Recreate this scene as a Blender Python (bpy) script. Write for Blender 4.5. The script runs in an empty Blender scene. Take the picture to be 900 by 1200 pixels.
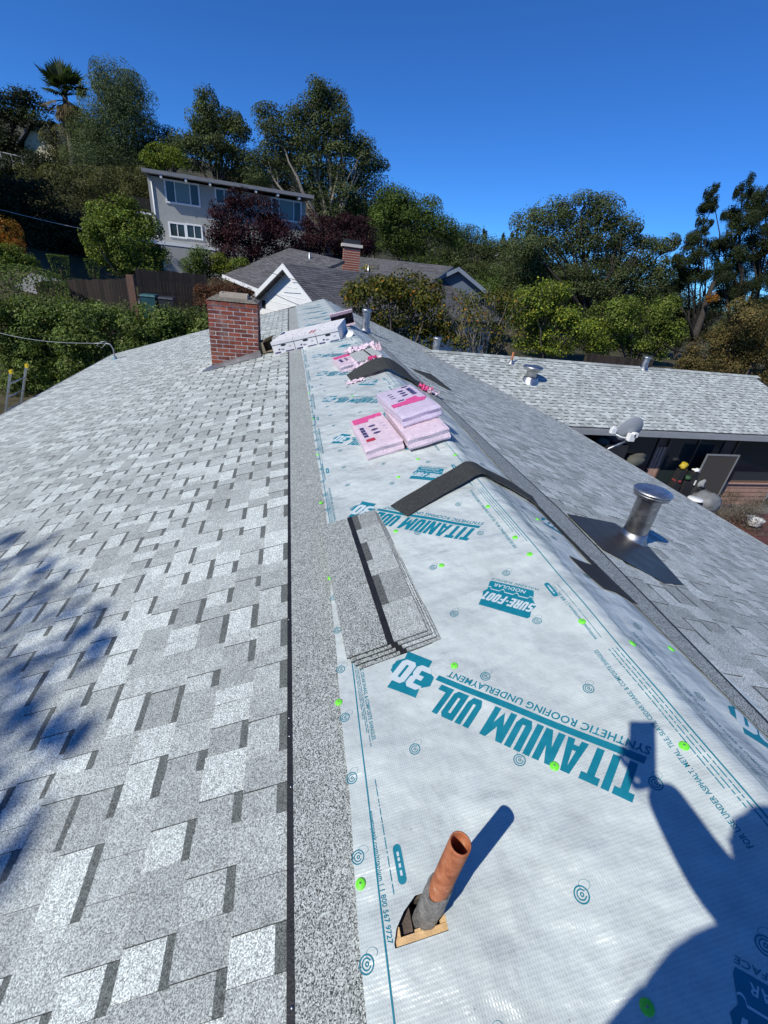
import bpy, bmesh, math, random
import numpy as np
from mathutils import Vector, Matrix

random.seed(7)
rng = np.random.default_rng(11)
SC = bpy.context.scene
COL = SC.collection

# ------------------------------------------------------------------ camera
CAM = Vector((-1.139, 0.0, 1.05))
# image axes in world space: right, down, forward (camera 1 m over the roof ridge, pitched down, rolled a little)
CX = Vector((0.97708901, -0.18644591, 0.10264011))
CY = Vector((-0.00303417, -0.4944146, -0.86922091))
CZ = Vector((0.21280945, 0.84899477, -0.48365278))
cam_d = bpy.data.cameras.new('camera')
cam = bpy.data.objects.new('camera', cam_d)
COL.objects.link(cam)
M4 = Matrix(((CX.x, -CY.x, -CZ.x, CAM.x), (CX.y, -CY.y, -CZ.y, CAM.y), (CX.z, -CY.z, -CZ.z, CAM.z), (0, 0, 0, 1)))
cam.matrix_world = M4
cam_d.sensor_fit = 'HORIZONTAL'
cam_d.sensor_width = 36.0
cam_d.lens = 36.0 * 510 / 900
cam_d.clip_start = 0.03
cam_d.clip_end = 5000
SC.camera = cam

# ------------------------------------------------------------------ sky, sun, exposure
SUN_TO = Vector((-0.634, -0.390, 0.668)).normalized()      # direction towards the sun
SUN_EL = math.asin(SUN_TO.z)
SUN_AZ = math.atan2(SUN_TO.x, SUN_TO.y)
world = bpy.data.worlds.new('World')
SC.world = world
world.use_nodes = True
wn = world.node_tree.nodes
wl = world.node_tree.links
bgn = wn['Background']
sky = wn.new('ShaderNodeTexSky')
sky.sky_type = 'NISHITA'
sky.sun_disc = False
sky.sun_elevation = SUN_EL
sky.sun_rotation = SUN_AZ
sky.altitude = 2500
sky.air_density = 1.0
sky.dust_density = 0.0
sky.ozone_density = 6.0
skt = wn.new('ShaderNodeMix'); skt.data_type = 'RGBA'; skt.blend_type = 'MULTIPLY'; skt.inputs[0].default_value = 1
skt.inputs[7].default_value = (0.42, 0.95, 1.55, 1)      # the phone's saturated rendering of a clear autumn sky
wl.new(sky.outputs[0], skt.inputs[6])
wl.new(skt.outputs[2], bgn.inputs[0])
bgn.inputs[1].default_value = 0.090
sun_d = bpy.data.lights.new('sun', 'SUN')
sun_d.energy = 4.4
sun_d.angle = math.radians(0.53)
sun_d.color = (1.0, 0.975, 0.89)
sun = bpy.data.objects.new('sun', sun_d)
COL.objects.link(sun)
sun.rotation_euler = (-SUN_TO).to_track_quat('-Z', 'Y').to_euler()
sun.location = (-20, -12, 30)
SC.view_settings.view_transform = 'Standard'
SC.view_settings.look = 'None'
SC.view_settings.exposure = 0.0
SC.view_settings.gamma = 1.0
SC.cycles.max_bounces = 6
SC.cycles.transparent_max_bounces = 8

# ------------------------------------------------------------------ helpers: tagging and linking
def tag(o, label=None, cat=None, group=None, kind=None):
    if label: o['label'] = label
    if cat: o['category'] = cat
    if group: o['group'] = group
    if kind: o['kind'] = kind
    return o

def empty(name, loc, label=None, cat=None, group=None, rot=None):
    o = bpy.data.objects.new(name, None)
    COL.objects.link(o)
    o.location = loc
    if rot is not None: o.rotation_euler = rot
    o.empty_display_size = 0.1
    return tag(o, label, cat, group)

def link(name, me, mat=None, parent=None, kind=None):
    o = bpy.data.objects.new(name, me)
    COL.objects.link(o)
    if mat is not None and len(me.materials) == 0:
        for m_ in (mat if isinstance(mat, (list, tuple)) else [mat]): me.materials.append(m_)
    if parent is not None: o.parent = parent
    if kind: o['kind'] = kind
    return o

def copy_tree(o, parent=None):
    c = o.copy()
    COL.objects.link(c)
    if parent is not None:
        c.parent = parent
    for ch in list(o.children):
        copy_tree(ch, c)
    return c

class MB:
    """collects faces, then links them as one mesh object"""
    def __init__(s):
        s.v = []; s.f = []; s.t = []; s.m = []; s.sm = []
    def face(s, pts, tint=(1, 1, 1), mi=0, smooth=False):
        n = len(s.v)
        s.v.extend([tuple(p) for p in pts])
        s.f.append(tuple(range(n, n + len(pts)))); s.t.append(tint); s.m.append(mi); s.sm.append(smooth)
    def add(s, V, F, tint=(1, 1, 1), mi=0, smooth=False):
        n = len(s.v)
        s.v.extend([tuple(p) for p in V])
        for f in F:
            s.f.append(tuple(i + n for i in f)); s.t.append(tint); s.m.append(mi); s.sm.append(smooth)
    def box(s, c, size, M=None, tint=(1, 1, 1), mi=0):
        x, y, z = size[0] / 2, size[1] / 2, size[2] / 2
        V = [Vector((c[0] + sx * x, c[1] + sy * y, c[2] + sz * z)) for sz in (-1, 1) for sy in (-1, 1) for sx in (-1, 1)]
        if M is not None: V = [M @ v for v in V]
        s.add(V, [(0, 2, 3, 1), (4, 5, 7, 6), (0, 1, 5, 4), (2, 6, 7, 3), (0, 4, 6, 2), (1, 3, 7, 5)], tint, mi)
    def hull8(s, V, tint=(1, 1, 1), mi=0):
        s.add(V, [(0, 2, 3, 1), (4, 5, 7, 6), (0, 1, 5, 4), (2, 6, 7, 3), (0, 4, 6, 2), (1, 3, 7, 5)], tint, mi)
    def tube(s, pts, rad, n=8, tint=(1, 1, 1), mi=0, cap=True):
        pts = [Vector(p) for p in pts]
        if not hasattr(rad, '__len__'): rad = [rad] * len(pts)
        base = len(s.v); up = None
        for i, p in enumerate(pts):
            d = (pts[min(i + 1, len(pts) - 1)] - pts[max(i - 1, 0)])
            if d.length < 1e-9: d = Vector((0, 0, 1))
            d.normalize()
            if up is None:
                up = Vector((1, 0, 0)) if abs(d.x) < 0.8 else Vector((0, 1, 0))
            up = (up - d * up.dot(d))
            if up.length < 1e-6: up = d.orthogonal()
            up.normalize(); w = d.cross(up)
            for k in range(n):
                a = 2 * math.pi * k / n
                s.v.append(tuple(p + (up * math.cos(a) + w * math.sin(a)) * rad[i]))
        for i in range(len(pts) - 1):
            for k in range(n):
                a = base + i * n + k; b = base + i * n + (k + 1) % n
                s.f.append((a, b, b + n, a + n)); s.t.append(tint); s.m.append(mi); s.sm.append(True)
        if cap:
            s.f.append(tuple(base + k for k in range(n))[::-1]); s.t.append(tint); s.m.append(mi); s.sm.append(False)
            e = base + (len(pts) - 1) * n
            s.f.append(tuple(e + k for k in range(n))); s.t.append(tint); s.m.append(mi); s.sm.append(False)
    def lathe(s, prof, M=None, n=32, tint=(1, 1, 1), mi=0, smooth=True):
        """prof: list of (r, z)"""
        base = len(s.v)
        for r, z in prof:
            for k in range(n):
                a = 2 * math.pi * k / n
                v = Vector((r * math.cos(a), r * math.sin(a), z))
                s.v.append(tuple(M @ v if M is not None else v))
        for i in range(len(prof) - 1):
            for k in range(n):
                a = base + i * n + k; b = base + i * n + (k + 1) % n
                s.f.append((a, b, b + n, a + n)); s.t.append(tint); s.m.append(mi); s.sm.append(smooth)
    def mesh(s, name):
        me = bpy.data.meshes.new(name)
        me.from_pydata(s.v, [], s.f)
        if len(s.f):
            ca = me.color_attributes.new('tint', 'FLOAT_COLOR', 'CORNER')
            arr = []
            for f, t in zip(s.f, s.t):
                arr.extend((t[0], t[1], t[2], 1.0) * len(f))
            ca.data.foreach_set('color', np.array(arr, dtype=np.float32))
            me.polygons.foreach_set('material_index', np.array(s.m, dtype=np.int32))
            me.polygons.foreach_set('use_smooth', np.array(s.sm, dtype=bool))
        me.update()
        return me
    def build(s, name, mat, parent=None, kind=None, origin=None):
        if origin is not None:
            o3 = Vector(origin); s.v = [tuple(Vector(p) - o3) for p in s.v]
        o = link(name, s.mesh(name), mat, parent, kind)
        if origin is not None: o.location = origin
        return o

def bevel(o, w=0.004, seg=2):
    m = o.modifiers.new('bevel', 'BEVEL'); m.width = w; m.segments = seg; m.limit_method = 'ANGLE'
    return o

def quads_np(name, V, tint, mat, parent=None, kind=None, smooth=False, n=4):
    """V: (N*n,3) loose polygons of n corners; tint (N,3)"""
    V = np.asarray(V, dtype=np.float32).reshape(-1, 3); N = len(V) // n
    me = bpy.data.meshes.new(name)
    me.vertices.add(N * n); me.vertices.foreach_set('co', V.ravel())
    me.loops.add(N * n); me.loops.foreach_set('vertex_index', np.arange(N * n, dtype=np.int32))
    me.polygons.add(N); me.polygons.foreach_set('loop_start', np.arange(0, N * n, n, dtype=np.int32))
    ca = me.color_attributes.new('tint', 'FLOAT_COLOR', 'CORNER')
    c = np.ones((N, n, 4), dtype=np.float32); c[:, :, :3] = np.asarray(tint, dtype=np.float32).reshape(N, 1, 3)
    ca.data.foreach_set('color', c.ravel())
    me.update(calc_edges=True)
    return link(name, me, mat, parent, kind)

# ------------------------------------------------------------------ helpers: materials
class NT:
    def __init__(s, name):
        s.mat = bpy.data.materials.new(name); s.mat.use_nodes = True
        s.t = s.mat.node_tree; s.n = s.t.nodes; s.l = s.t.links
        s.b = s.n['Principled BSDF']
    def new(s, typ, **kw):
        n = s.n.new('ShaderNode' + typ)
        for k, v in kw.items():
            if k in n.inputs: n.inputs[k].default_value = v
            else: setattr(n, k, v)
        return n
    def lk(s, a, b): s.l.new(a, b)
    def coord(s, kind='Object'): return s.new('TexCoord').outputs[kind]
    def noise(s, vec, scale, detail=3.0, rough=0.55):
        n = s.new('TexNoise'); n.inputs['Scale'].default_value = scale; n.inputs['Detail'].default_value = detail
        n.inputs['Roughness'].default_value = rough; s.lk(vec, n.inputs['Vector']); return n
    def ramp(s, fac, stops):
        r = s.new('ValToRGB'); e = r.color_ramp.elements
        while len(e) < len(stops): e.new(0.5)
        for k, (p, c) in enumerate(stops):
            e[k].position = p; e[k].color = (c[0], c[1], c[2], 1) if hasattr(c, '__len__') else (c, c, c, 1)
        s.lk(fac, r.inputs[0]); return r.outputs[0]
    def mul(s, a, b, mode='MULTIPLY', fac=1.0):
        m = s.new('Mix', data_type='RGBA', blend_type=mode); m.inputs[0].default_value = fac
        for sock, val in ((m.inputs[6], a), (m.inputs[7], b)):
            if hasattr(val, 'links'): s.lk(val, sock)
            else: sock.default_value = (val[0], val[1], val[2], 1)
        return m.outputs[2]
    def mixf(s, f, a, b):
        m = s.new('Mix', data_type='RGBA'); s.lk(f, m.inputs[0])
        for sock, val in ((m.inputs[6], a), (m.inputs[7], b)):
            if hasattr(val, 'links'): s.lk(val, sock)
            else: sock.default_value = (val[0], val[1], val[2], 1)
        return m.outputs[2]
    def tint(s): return s.new('Attribute', attribute_name='tint').outputs['Color']
    def bump(s, h, strength=0.3, dist=0.01, normal=None):
        b = s.new('Bump'); b.inputs['Strength'].default_value = strength; b.inputs['Distance'].default_value = dist
        s.lk(h, b.inputs['Height'])
        if normal is not None: s.lk(normal, b.inputs['Normal'])
        return b.outputs[0]
    def fin(s, color=None, rough=0.7, metal=0.0, spec=0.5, normal=None):
        if color is not None:
            if hasattr(color, 'links'): s.lk(color, s.b.inputs['Base Color'])
            else: s.b.inputs['Base Color'].default_value = (color[0], color[1], color[2], 1)
        if hasattr(rough, 'links'): s.lk(rough, s.b.inputs['Roughness'])
        else: s.b.inputs['Roughness'].default_value = rough
        s.b.inputs['Metallic'].default_value = metal
        s.b.inputs['Specular IOR Level'].default_value = spec
        if normal is not None: s.lk(normal, s.b.inputs['Normal'])
        return s.mat

def simple(name, col, rough=0.6, metal=0.0, var=0.15, scale=6.0, bump=0.0, spec=0.5, tint=False):
    k = NT(name); c = k.coord()
    n = k.noise(c, scale, 4)
    r = k.ramp(n.outputs[0], [(0.25, 1 - var), (0.75, 1 + var)])
    base = k.mul(col, r)
    if tint: base = k.mul(base, k.tint())
    rr = k.ramp(n.outputs[0], [(0.2, max(0, rough - 0.1)), (0.8, min(1, rough + 0.1))])
    nb = k.bump(k.noise(c, scale * 6, 3).outputs[0], bump, 0.01) if bump else None
    return k.fin(base, rr, metal, spec, nb)

def shingle_mat(name, gran=330.0, tone=1.0, contrast=1.0, use_tint=True, bump=0.35):
    k = NT(name); c = k.coord()
    v = k.new('TexVoronoi', feature='F1'); v.inputs['Scale'].default_value = gran; k.lk(c, v.inputs['Vector'])
    bw = k.new('RGBToBW'); k.lk(v.outputs['Color'], bw.inputs[0])
    lo, hi = 1 - 0.72 * contrast, 1 + 0.85 * contrast
    g = k.ramp(bw.outputs[0], [(0.18, lo), (0.45, 0.92), (0.8, hi)])
    big = k.ramp(k.noise(c, 1.3, 4).outputs[0], [(0.3, 0.95), (0.7, 1.05)])
    med = k.ramp(k.noise(c, 22.0, 3).outputs[0], [(0.3, 0.9), (0.7, 1.1)])
    base = k.mul(k.mul(g, big), med)
    base = k.mul(base, (tone * 0.985, tone * 1.04, tone * 0.975))
    if use_tint: base = k.mul(base, k.tint())
    nb = k.bump(bw.outputs[0], bump, 0.0022)
    return k.fin(base, 0.88, 0, 0.35, nb)

MAT = {}
MAT['shingle'] = shingle_mat('shingle_granules', 430.0, 1.06, 0.85)
MAT['headlap'] = shingle_mat('shingle_headlap', 400, 0.29, 1.2, False, 0.5)
MAT['felt'] = simple('black_asphalt', (0.022, 0.021, 0.020), 0.75, 0, 0.3, 9, 0.3)
MAT['asphalt_edge'] = simple('asphalt_strip', (0.012, 0.012, 0.013), 0.55, 0, 0.3, 20, 0.2)
MAT['deck'] = simple('roof_board', (0.09, 0.075, 0.06), 0.8, 0, 0.2, 8, 0.2)
MAT['fascia'] = simple('dark_fascia', (0.025, 0.025, 0.027), 0.5)
MAT['gutter'] = simple('painted_gutter', (0.30, 0.31, 0.32), 0.4, 0.0, 0.12, 4)
MAT['teal'] = simple('teal_print', (0.006, 0.185, 0.25), 0.45, 0, 0.12, 30)
MAT['teal_dark'] = simple('teal_dark_print', (0.03, 0.16, 0.22), 0.45, 0, 0.12, 30)
MAT['white_print'] = simple('underlay_white_print', (0.54, 0.61, 0.62), 0.42, 0, 0.06, 20)
MAT['green'] = simple('green_cap', (0.18, 0.80, 0.05), 0.35, 0, 0.08, 30)
MAT['steel'] = simple('nail_steel', (0.3, 0.3, 0.3), 0.35, 1.0)
MAT['lead'] = simple('lead_sleeve', (0.30, 0.28, 0.255), 0.5, 0.4, 0.5, 55, 1.0)
MAT['plywood'] = simple('cut_plywood', (0.62, 0.40, 0.19), 0.7, 0, 0.3, 40, 0.3)
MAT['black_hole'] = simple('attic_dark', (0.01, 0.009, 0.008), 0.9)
MAT['darkwood'] = simple('old_sheathing', (0.10, 0.075, 0.06), 0.85, 0, 0.4, 30, 0.4)
MAT['white_paint'] = simple('white_paint', (0.78, 0.78, 0.76), 0.5, 0, 0.05, 3)

def galv_mat():
    k = NT('galvanised'); c = k.coord()
    v = k.new('TexVoronoi'); v.inputs['Scale'].default_value = 38; k.lk(c, v.inputs['Vector'])
    bw = k.new('RGBToBW'); k.lk(v.outputs['Color'], bw.inputs[0])
    n = k.noise(c, 9, 4)
    base = k.mul(k.ramp(bw.outputs[0], [(0.1, 0.42), (0.9, 0.62)]), k.ramp(n.outputs[0], [(0.3, 0.72), (0.7, 1.05)]))
    rg = k.ramp(n.outputs[0], [(0.25, 0.34), (0.75, 0.55)])
    return k.fin(base, rg, 1.0, 0.5, k.bump(n.outputs[0], 0.22, 0.012))
MAT['galv'] = galv_mat()
MAT['flashing'] = simple('aluminium_flashing', (0.33, 0.34, 0.35), 0.45, 0.7, 0.2, 5, 0.1)

def flash_dark():
    k = NT('dark_metal_flashing'); c = k.coord()
    n = k.noise(c, 7, 5, 0.6); d = k.noise(c, 60, 3)
    base = k.mul((0.052, 0.046, 0.044), k.ramp(n.outputs[0], [(0.3, 0.7), (0.75, 1.5)]))
    base = k.mul(base, k.ramp(d.outputs[0], [(0.35, 0.85), (0.7, 1.2)]))
    return k.fin(base, k.ramp(n.outputs[0], [(0.3, 0.34), (0.7, 0.55)]), 0.55, 0.5)
MAT['flash_dark'] = flash_dark()

def rust_pipe():
    k = NT('rusty_iron_pipe'); c = k.coord()
    n = k.noise(c, 34, 6, 0.72); sp = k.new('Separate XYZ') if False else None
    base = k.ramp(n.outputs[0], [(0.28, (0.16, 0.05, 0.025)), (0.46, (0.40, 0.125, 0.05)), (0.62, (0.50, 0.19, 0.09)), (0.72, (0.58, 0.40, 0.28))])
    return k.fin(base, 0.7, 0.1, 0.4, k.bump(k.noise(c, 120, 4).outputs[0], 0.4, 0.002))
MAT['pipe'] = rust_pipe()

def underlay_mat():
    k = NT('woven_underlay'); c = k.coord()
    mp = k.new('Mapping'); mp.inputs['Scale'].default_value = (105, 105, 0.0); k.lk(c, mp.inputs['Vector'])
    # woven nodules: product of two sine waves
    sx = k.new('SeparateXYZ'); k.lk(c, sx.inputs[0])
    def sine(sock, freq):
        a = k.new('Math', operation='MULTIPLY'); k.lk(sock, a.inputs[0]); a.inputs[1].default_value = freq * 2 * math.pi
        b = k.new('Math', operation='SINE'); k.lk(a.outputs[0], b.inputs[0]); return b.outputs[0]
    a = k.new('Math', operation='MAXIMUM'); k.lk(sine(sx.outputs['X'], 165), a.inputs[0]); k.lk(sine(sx.outputs['Y'], 120), a.inputs[1])
    soft = k.noise(c, 3.2, 3, 0.5); wr = k.noise(c, 9.0, 4, 0.55)
    st = k.new('Mapping'); st.inputs['Scale'].default_value = (2.2, 7.0, 2.2); st.inputs['Rotation'].default_value = (0, 0, 0.6); k.lk(c, st.inputs['Vector'])
    cre = k.noise(st.outputs[0], 1.0, 3, 0.5)
    dirt = k.mul(k.ramp(k.noise(c, 14, 6, 0.7).outputs[0], [(0.3, 0.90), (0.6, 1.03)]), k.ramp(k.noise(c, 2.3, 6, 0.7).outputs[0], [(0.32, 0.86), (0.55, 1.02)]))
    spk = k.ramp(k.noise(c, 90, 2).outputs[0], [(0.20, 0.55), (0.27, 1.0)])
    scf = k.noise(c, 5.5, 8, 0.78); scuff = k.ramp(scf.outputs[0], [(0.58, 1.0), (0.68, 0.86), (0.80, 0.78)])
    dirt = k.mul(dirt, scuff)
    cell = k.ramp(a.outputs[0], [(0.2, 0.93), (0.95, 1.02)])
    base = k.mul(k.mul((0.545, 0.59, 0.565), dirt), k.mul(spk, cell))
    b1 = k.bump(a.outputs[0], 0.22, 0.0010)
    b2 = k.bump(soft.outputs[0], 0.75, 0.075, b1)
    b3 = k.bump(cre.outputs[0], 0.42, 0.04, b2)
    b4 = k.bump(wr.outputs[0], 0.55, 0.020, b3)
    return k.fin(base, 0.34, 0, 0.55, b4)
MAT['underlay'] = underlay_mat()

def brick_mat():
    k = NT('red_brick'); c = k.coord()
    n = k.noise(c, 30, 5, 0.65); m = k.noise(c, 7, 3)
    base = k.mul(k.tint(), k.ramp(n.outputs[0], [(0.3, 0.62), (0.55, 1.0), (0.8, 1.35)]))
    eff = k.ramp(m.outputs[0], [(0.52, 0.0), (0.85, 0.55)])
    base = k.mixf(eff, base, (0.42, 0.33, 0.28))
    return k.fin(base, 0.85, 0, 0.3, k.bump(n.outputs[0], 0.5, 0.006))
MAT['brick'] = brick_mat()
MAT['mortar'] = simple('mortar', (0.58, 0.53, 0.47), 0.9, 0, 0.25, 25, 0.5)
MAT['crown_mortar'] = simple('mossy_mortar', (0.17, 0.15, 0.115), 0.95, 0, 0.5, 18, 0.6)
MAT['flue_tile'] = simple('flue_tile', (0.48, 0.40, 0.31), 0.8, 0, 0.15, 10, 0.2)

# ------------------------------------------------------------------ the roof
T = 1 / 3.0                       # 4:12 pitch
COS = 1 / math.sqrt(1 + T * T); SIN = T * COS
def RP(s, v, h=0.0):
    """point on the main roof: s along the slope from the ridge (negative = left), v along the ridge, h off the plane"""
    sg = -1.0 if s < 0 else 1.0
    return Vector((s * COS + sg * SIN * h, v, -abs(s) * SIN + COS * h))
def RM(s, v, yaw=0.0, h=0.0, side=None):
    """frame lying on the slope: x down-right across, y along ridge, z normal"""
    sg = side if side else (-1.0 if s < 0 else 1.0)
    nx = Vector((sg * SIN, 0, COS)); ex = Vector((COS, 0, -sg * SIN)); ey = Vector((0, 1, 0))
    p = Vector((s * COS, v, -sg * s * SIN)) + nx * h
    m = Matrix(((ex.x, ey.x, nx.x, p.x), (ex.y, ey.y, nx.y, p.y), (ex.z, ey.z, nx.z, p.z), (0, 0, 0, 1)))
    return m @ Matrix.Rotation(yaw, 4, 'Z')

EXPO = 0.1435
V0, V1 = -3.0, 16.2
WY0, WYR = 9.60, 12.83            # wing eave and wing ridge (y)
WZE = -1.925; WXE = 14.7
LE = 7.14                         # left eave, slope distance
RE = 5.775 / COS                  # right eave, slope distance

house = empty('house', (0, 6, -4.6), 'low house with grey shingled gable roof under the camera, ridge still unshingled', 'house')
HI = Matrix.Translation((0, -6, 4.6))
def hpart(o, parent=None):
    """keep world coordinates while parenting to the house (or to a part of it that sits at the house's origin)"""
    o.parent = parent or house
    if parent is None: o.matrix_parent_inverse = house.matrix_world.inverted() if False else Matrix.Translation((0, -6, 4.6))
    return o

def deck():
    mb = MB(); h = -0.016; th = 0.16
    def slab(a, b, c, d):
        n = (Vector(b) - Vector(a)).cross(Vector(d) - Vector(a)).normalized()
        if n.z < 0: n = -n
        lo = [Vector(p) - n * 0.03 for p in (a, b, c, d)]; hi = [Vector(p) for p in (a, b, c, d)]
        mb.hull8([lo[0], lo[1], lo[3], lo[2], hi[0], hi[1], hi[3], hi[2]])
    # left slope with a rectangular cut for the vent pipe
    hs0, hs1, hv0, hv1 = -0.952, -0.842, 0.345, 0.425
    slab(RP(-0.001, V0, h), RP(-0.001, V1, h), RP(hs1, V1, h), RP(hs1, V0, h))
    slab(RP(hs0, V0, h), RP(hs0, V1, h), RP(-LE + 0.01, V1, h), RP(-LE + 0.01, V0, h))
    slab(RP(hs1, V0, h), RP(hs1, hv0, h), RP(hs0, hv0, h), RP(hs0, V0, h))
    slab(RP(hs1, hv1, h), RP(hs1, V1, h), RP(hs0, V1, h), RP(hs0, hv1, h))
    slab(RP(0.001, V0, h), RP(0.001, V1, h), RP(RE - 0.01, V1, h), RP(RE - 0.01, V0, h))
    # wing slopes
    zr = WZE + (WYR - WY0) * T
    slab((4.4, WY0 + 0.01, WZE - 0.016), (WXE, WY0 + 0.01, WZE - 0.016), (WXE, WYR, zr - 0.016), (2.4, WYR, zr - 0.016))
    slab((2.4, WYR + 0.002, zr - 0.016), (WXE, WYR + 0.002, zr - 0.016), (WXE, 2 * WYR - WY0, WZE - 0.016), (4.4, 2 * WYR - WY0, WZE - 0.016))
    return mb
roof = hpart(deck().build('roof', MAT['deck']))

TINTS = [(0.53, 0.5), (0.48, 0.42), (0.42, 0.35), (0.36, 0.28), (0.32, 0.23)]
def pick_tint(raised):
    # mostly mid grey granules, with clearly lighter tabs scattered between
    r = random.random()
    if raised: a = random.uniform(0.45, 0.51) if r < 0.22 else random.uniform(0.37, 0.43) if r < 0.58 else random.uniform(0.31, 0.37)
    else: a = random.uniform(0.46, 0.52) if r < 0.38 else random.uniform(0.37, 0.43) if r < 0.66 else random.uniform(0.29, 0.35)
    return (a, a * 1.005, a * 1.01)
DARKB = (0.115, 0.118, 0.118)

pieces = []      # (verts, faces, tints, world centre)
def tab(P, s0, s1, a, b, raised, lap=0.012, band=True):
    """P(s,v,h) -> point; s0 upper edge, s1 lower (butt) edge in down-slope distance; a..b along"""
    hb = random.uniform(0.0065, 0.0085) if raised else random.uniform(0.0032, 0.0042)
    ht = -0.0005 if raised else -0.0015
    base = pick_tint(raised)
    j = random.uniform(-0.002, 0.002)
    s1 += j
    fr = random.uniform(0.20, 0.26)
    V = [P(s0 - lap, a, ht), P(s0 - lap, b, ht)]
    hm = ht + (hb - ht) * fr; sm = s0 + (s1 - s0) * fr
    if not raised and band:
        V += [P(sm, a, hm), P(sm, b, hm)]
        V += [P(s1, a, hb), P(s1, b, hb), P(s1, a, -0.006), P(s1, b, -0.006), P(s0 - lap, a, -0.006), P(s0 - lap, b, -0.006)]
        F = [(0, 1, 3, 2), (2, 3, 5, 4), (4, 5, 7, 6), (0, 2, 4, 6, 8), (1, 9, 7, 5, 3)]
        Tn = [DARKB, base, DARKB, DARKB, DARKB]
    else:
        V += [P(s1, a, hb), P(s1, b, hb), P(s1, a, -0.006), P(s1, b, -0.006), P(s0 - lap, a, -0.006), P(s0 - lap, b, -0.006)]
        F = [(0, 1, 3, 2), (2, 3, 5, 4), (0, 2, 4, 6), (1, 7, 5, 3)]
        Tn = [base, (0.12, 0.12, 0.12), (0.12, 0.12, 0.12), (0.12, 0.12, 0.12)]
    c = (V[0] + V[1] + V[2] + V[3]) / 4
    pieces.append((V, F, Tn, c))

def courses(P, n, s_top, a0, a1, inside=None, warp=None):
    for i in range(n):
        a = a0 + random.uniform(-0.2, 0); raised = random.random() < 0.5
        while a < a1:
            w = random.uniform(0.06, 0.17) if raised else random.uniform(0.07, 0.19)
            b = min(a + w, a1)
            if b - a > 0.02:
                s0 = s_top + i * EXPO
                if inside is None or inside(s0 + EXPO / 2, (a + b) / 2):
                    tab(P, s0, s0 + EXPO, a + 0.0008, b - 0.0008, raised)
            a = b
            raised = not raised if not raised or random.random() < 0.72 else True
PL = lambda s, v, h: RP(-s, v, h)
courses(PL, 41, 1.207, V0, V1)
def warp_r(v, i=0):
    w = -0.17 * min(1, max(0, (2.15 - v) / 1.55))
    return w
def PR(s, v, h):
    f = max(0.0, 1 - (s - 0.61) / 1.6)
    return RP(s + warp_r(v) * f, v, h)
def in_right(s, v):
    x = s * COS; z = -s * SIN
    if v > WY0 - 0.02:
        # beyond the valley
        zw = WZE + (min(v, 2 * WYR - v) - WY0) * T
        if zw > z - 0.002 and x > 2.3: return False
    return True
courses(PR, 38, 0.61, V0, V1, in_right)
def PW(s, x, h):   # wing, front slope: s measured down from the wing ridge
    return Vector((x, WYR - s * COS - SIN * h, WZE + (WYR - WY0) * T - s * SIN + COS * h))
def in_wing(s, x):
    y = WYR - s * COS; z = WZE + (WYR - WY0) * T - s * SIN
    return z > -x * T + 0.002
courses(PW, 23, 0.10, 2.3, WXE, in_wing)

def px_of(p):
    d = p - CAM; z = d.dot(CZ)
    if z < 0.05: return None
    return (450 + 510 * d.dot(CX) / z, 600 + 510 * d.dot(CY) / z)
def px_area(V):
    q = [px_of(V[k]) for k in (0, 1, 3, 2)] if len(V) < 10 else [px_of(V[k]) for k in (0, 1, 5, 4)]
    if any(k is None for k in q): return 0
    cx = sum(k[0] for k in q) / 4; cy = sum(k[1] for k in q) / 4
    if not (-30 < cx < 930 and 0 < cy < 1240): return 0
    return abs(sum(q[i][0] * q[(i + 1) % 4][1] - q[(i + 1) % 4][0] * q[i][1] for i in range(4))) / 2
order = sorted(range(len(pieces)), key=lambda i: -px_area(pieces[i][0]))
sep = set(order[:300]); rest = MB()
for i, (V, F, Tn, c) in enumerate(pieces):
    if i in sep:
        m1 = MB(); m1.v = [tuple(p) for p in V]; m1.f = F; m1.t = Tn; m1.m = [0] * len(F); m1.sm = [False] * len(F)
        o = m1.build('shingle', MAT['shingle'], roof)
    else:
        n = len(rest.v); rest.v.extend([tuple(p) for p in V])
        for f, t in zip(F, Tn):
            rest.f.append(tuple(k + n for k in f)); rest.t.append(t); rest.m.append(0); rest.sm.append(False)
rest.build('shingle_courses', MAT['shingle'], roof, 'stuff')
# headlap of the top course: grey strip above the black nail line
def strip(name, mat, P, s0, s1, va, vb, h, step=0.6, jit=0.0, wf=None, z2=None):
    mb = MB(); v = va; prev = None
    while v < vb + 1e-6:
        o = wf(v) if wf else 0
        row = (P(s0 + o, v, h), P(s1 + o, v, z2 if z2 is not None else h))
        if prev: mb.face([prev[0], prev[1], row[1], row[0]])
        prev = row; v += step
    return mb.build(name, mat, roof)
strip('headlap_strip', MAT['headlap'], PL, 0.958, 1.196, V0, V1, 0.0035, 0.5)
strip('nail_line', MAT['asphalt_edge'], PL, 1.190, 1.209, V0, V1, 0.0046, 0.5)
mb = MB(); v = V0; prev = None
while v < V1 + 1e-6:
    s0 = 0.338 + 0.11 * min(1, max(0, (v - 2.4) / 1.4)); s1 = 0.600 + warp_r(v)
    row = (RP(s0, v, 0.0085), RP(s1, v, 0.0085))
    if prev: mb.face([prev[0], prev[1], row[1], row[0]])
    prev = row; v += 0.1
mb.build('headlap_strip', MAT['headlap'], roof)
mb = MB(); v = V0; prev = None
while v < V1 + 1e-6:
    s1 = 0.604 + warp_r(v)
    row = (RP(s1 - .010, v, 0.0095), RP(s1 + .007, v, 0.0095))
    if prev: mb.face([prev[0], prev[1], row[1], row[0]])
    prev = row; v += 0.1
mb.build('nail_line', MAT['asphalt_edge'], roof)
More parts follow.
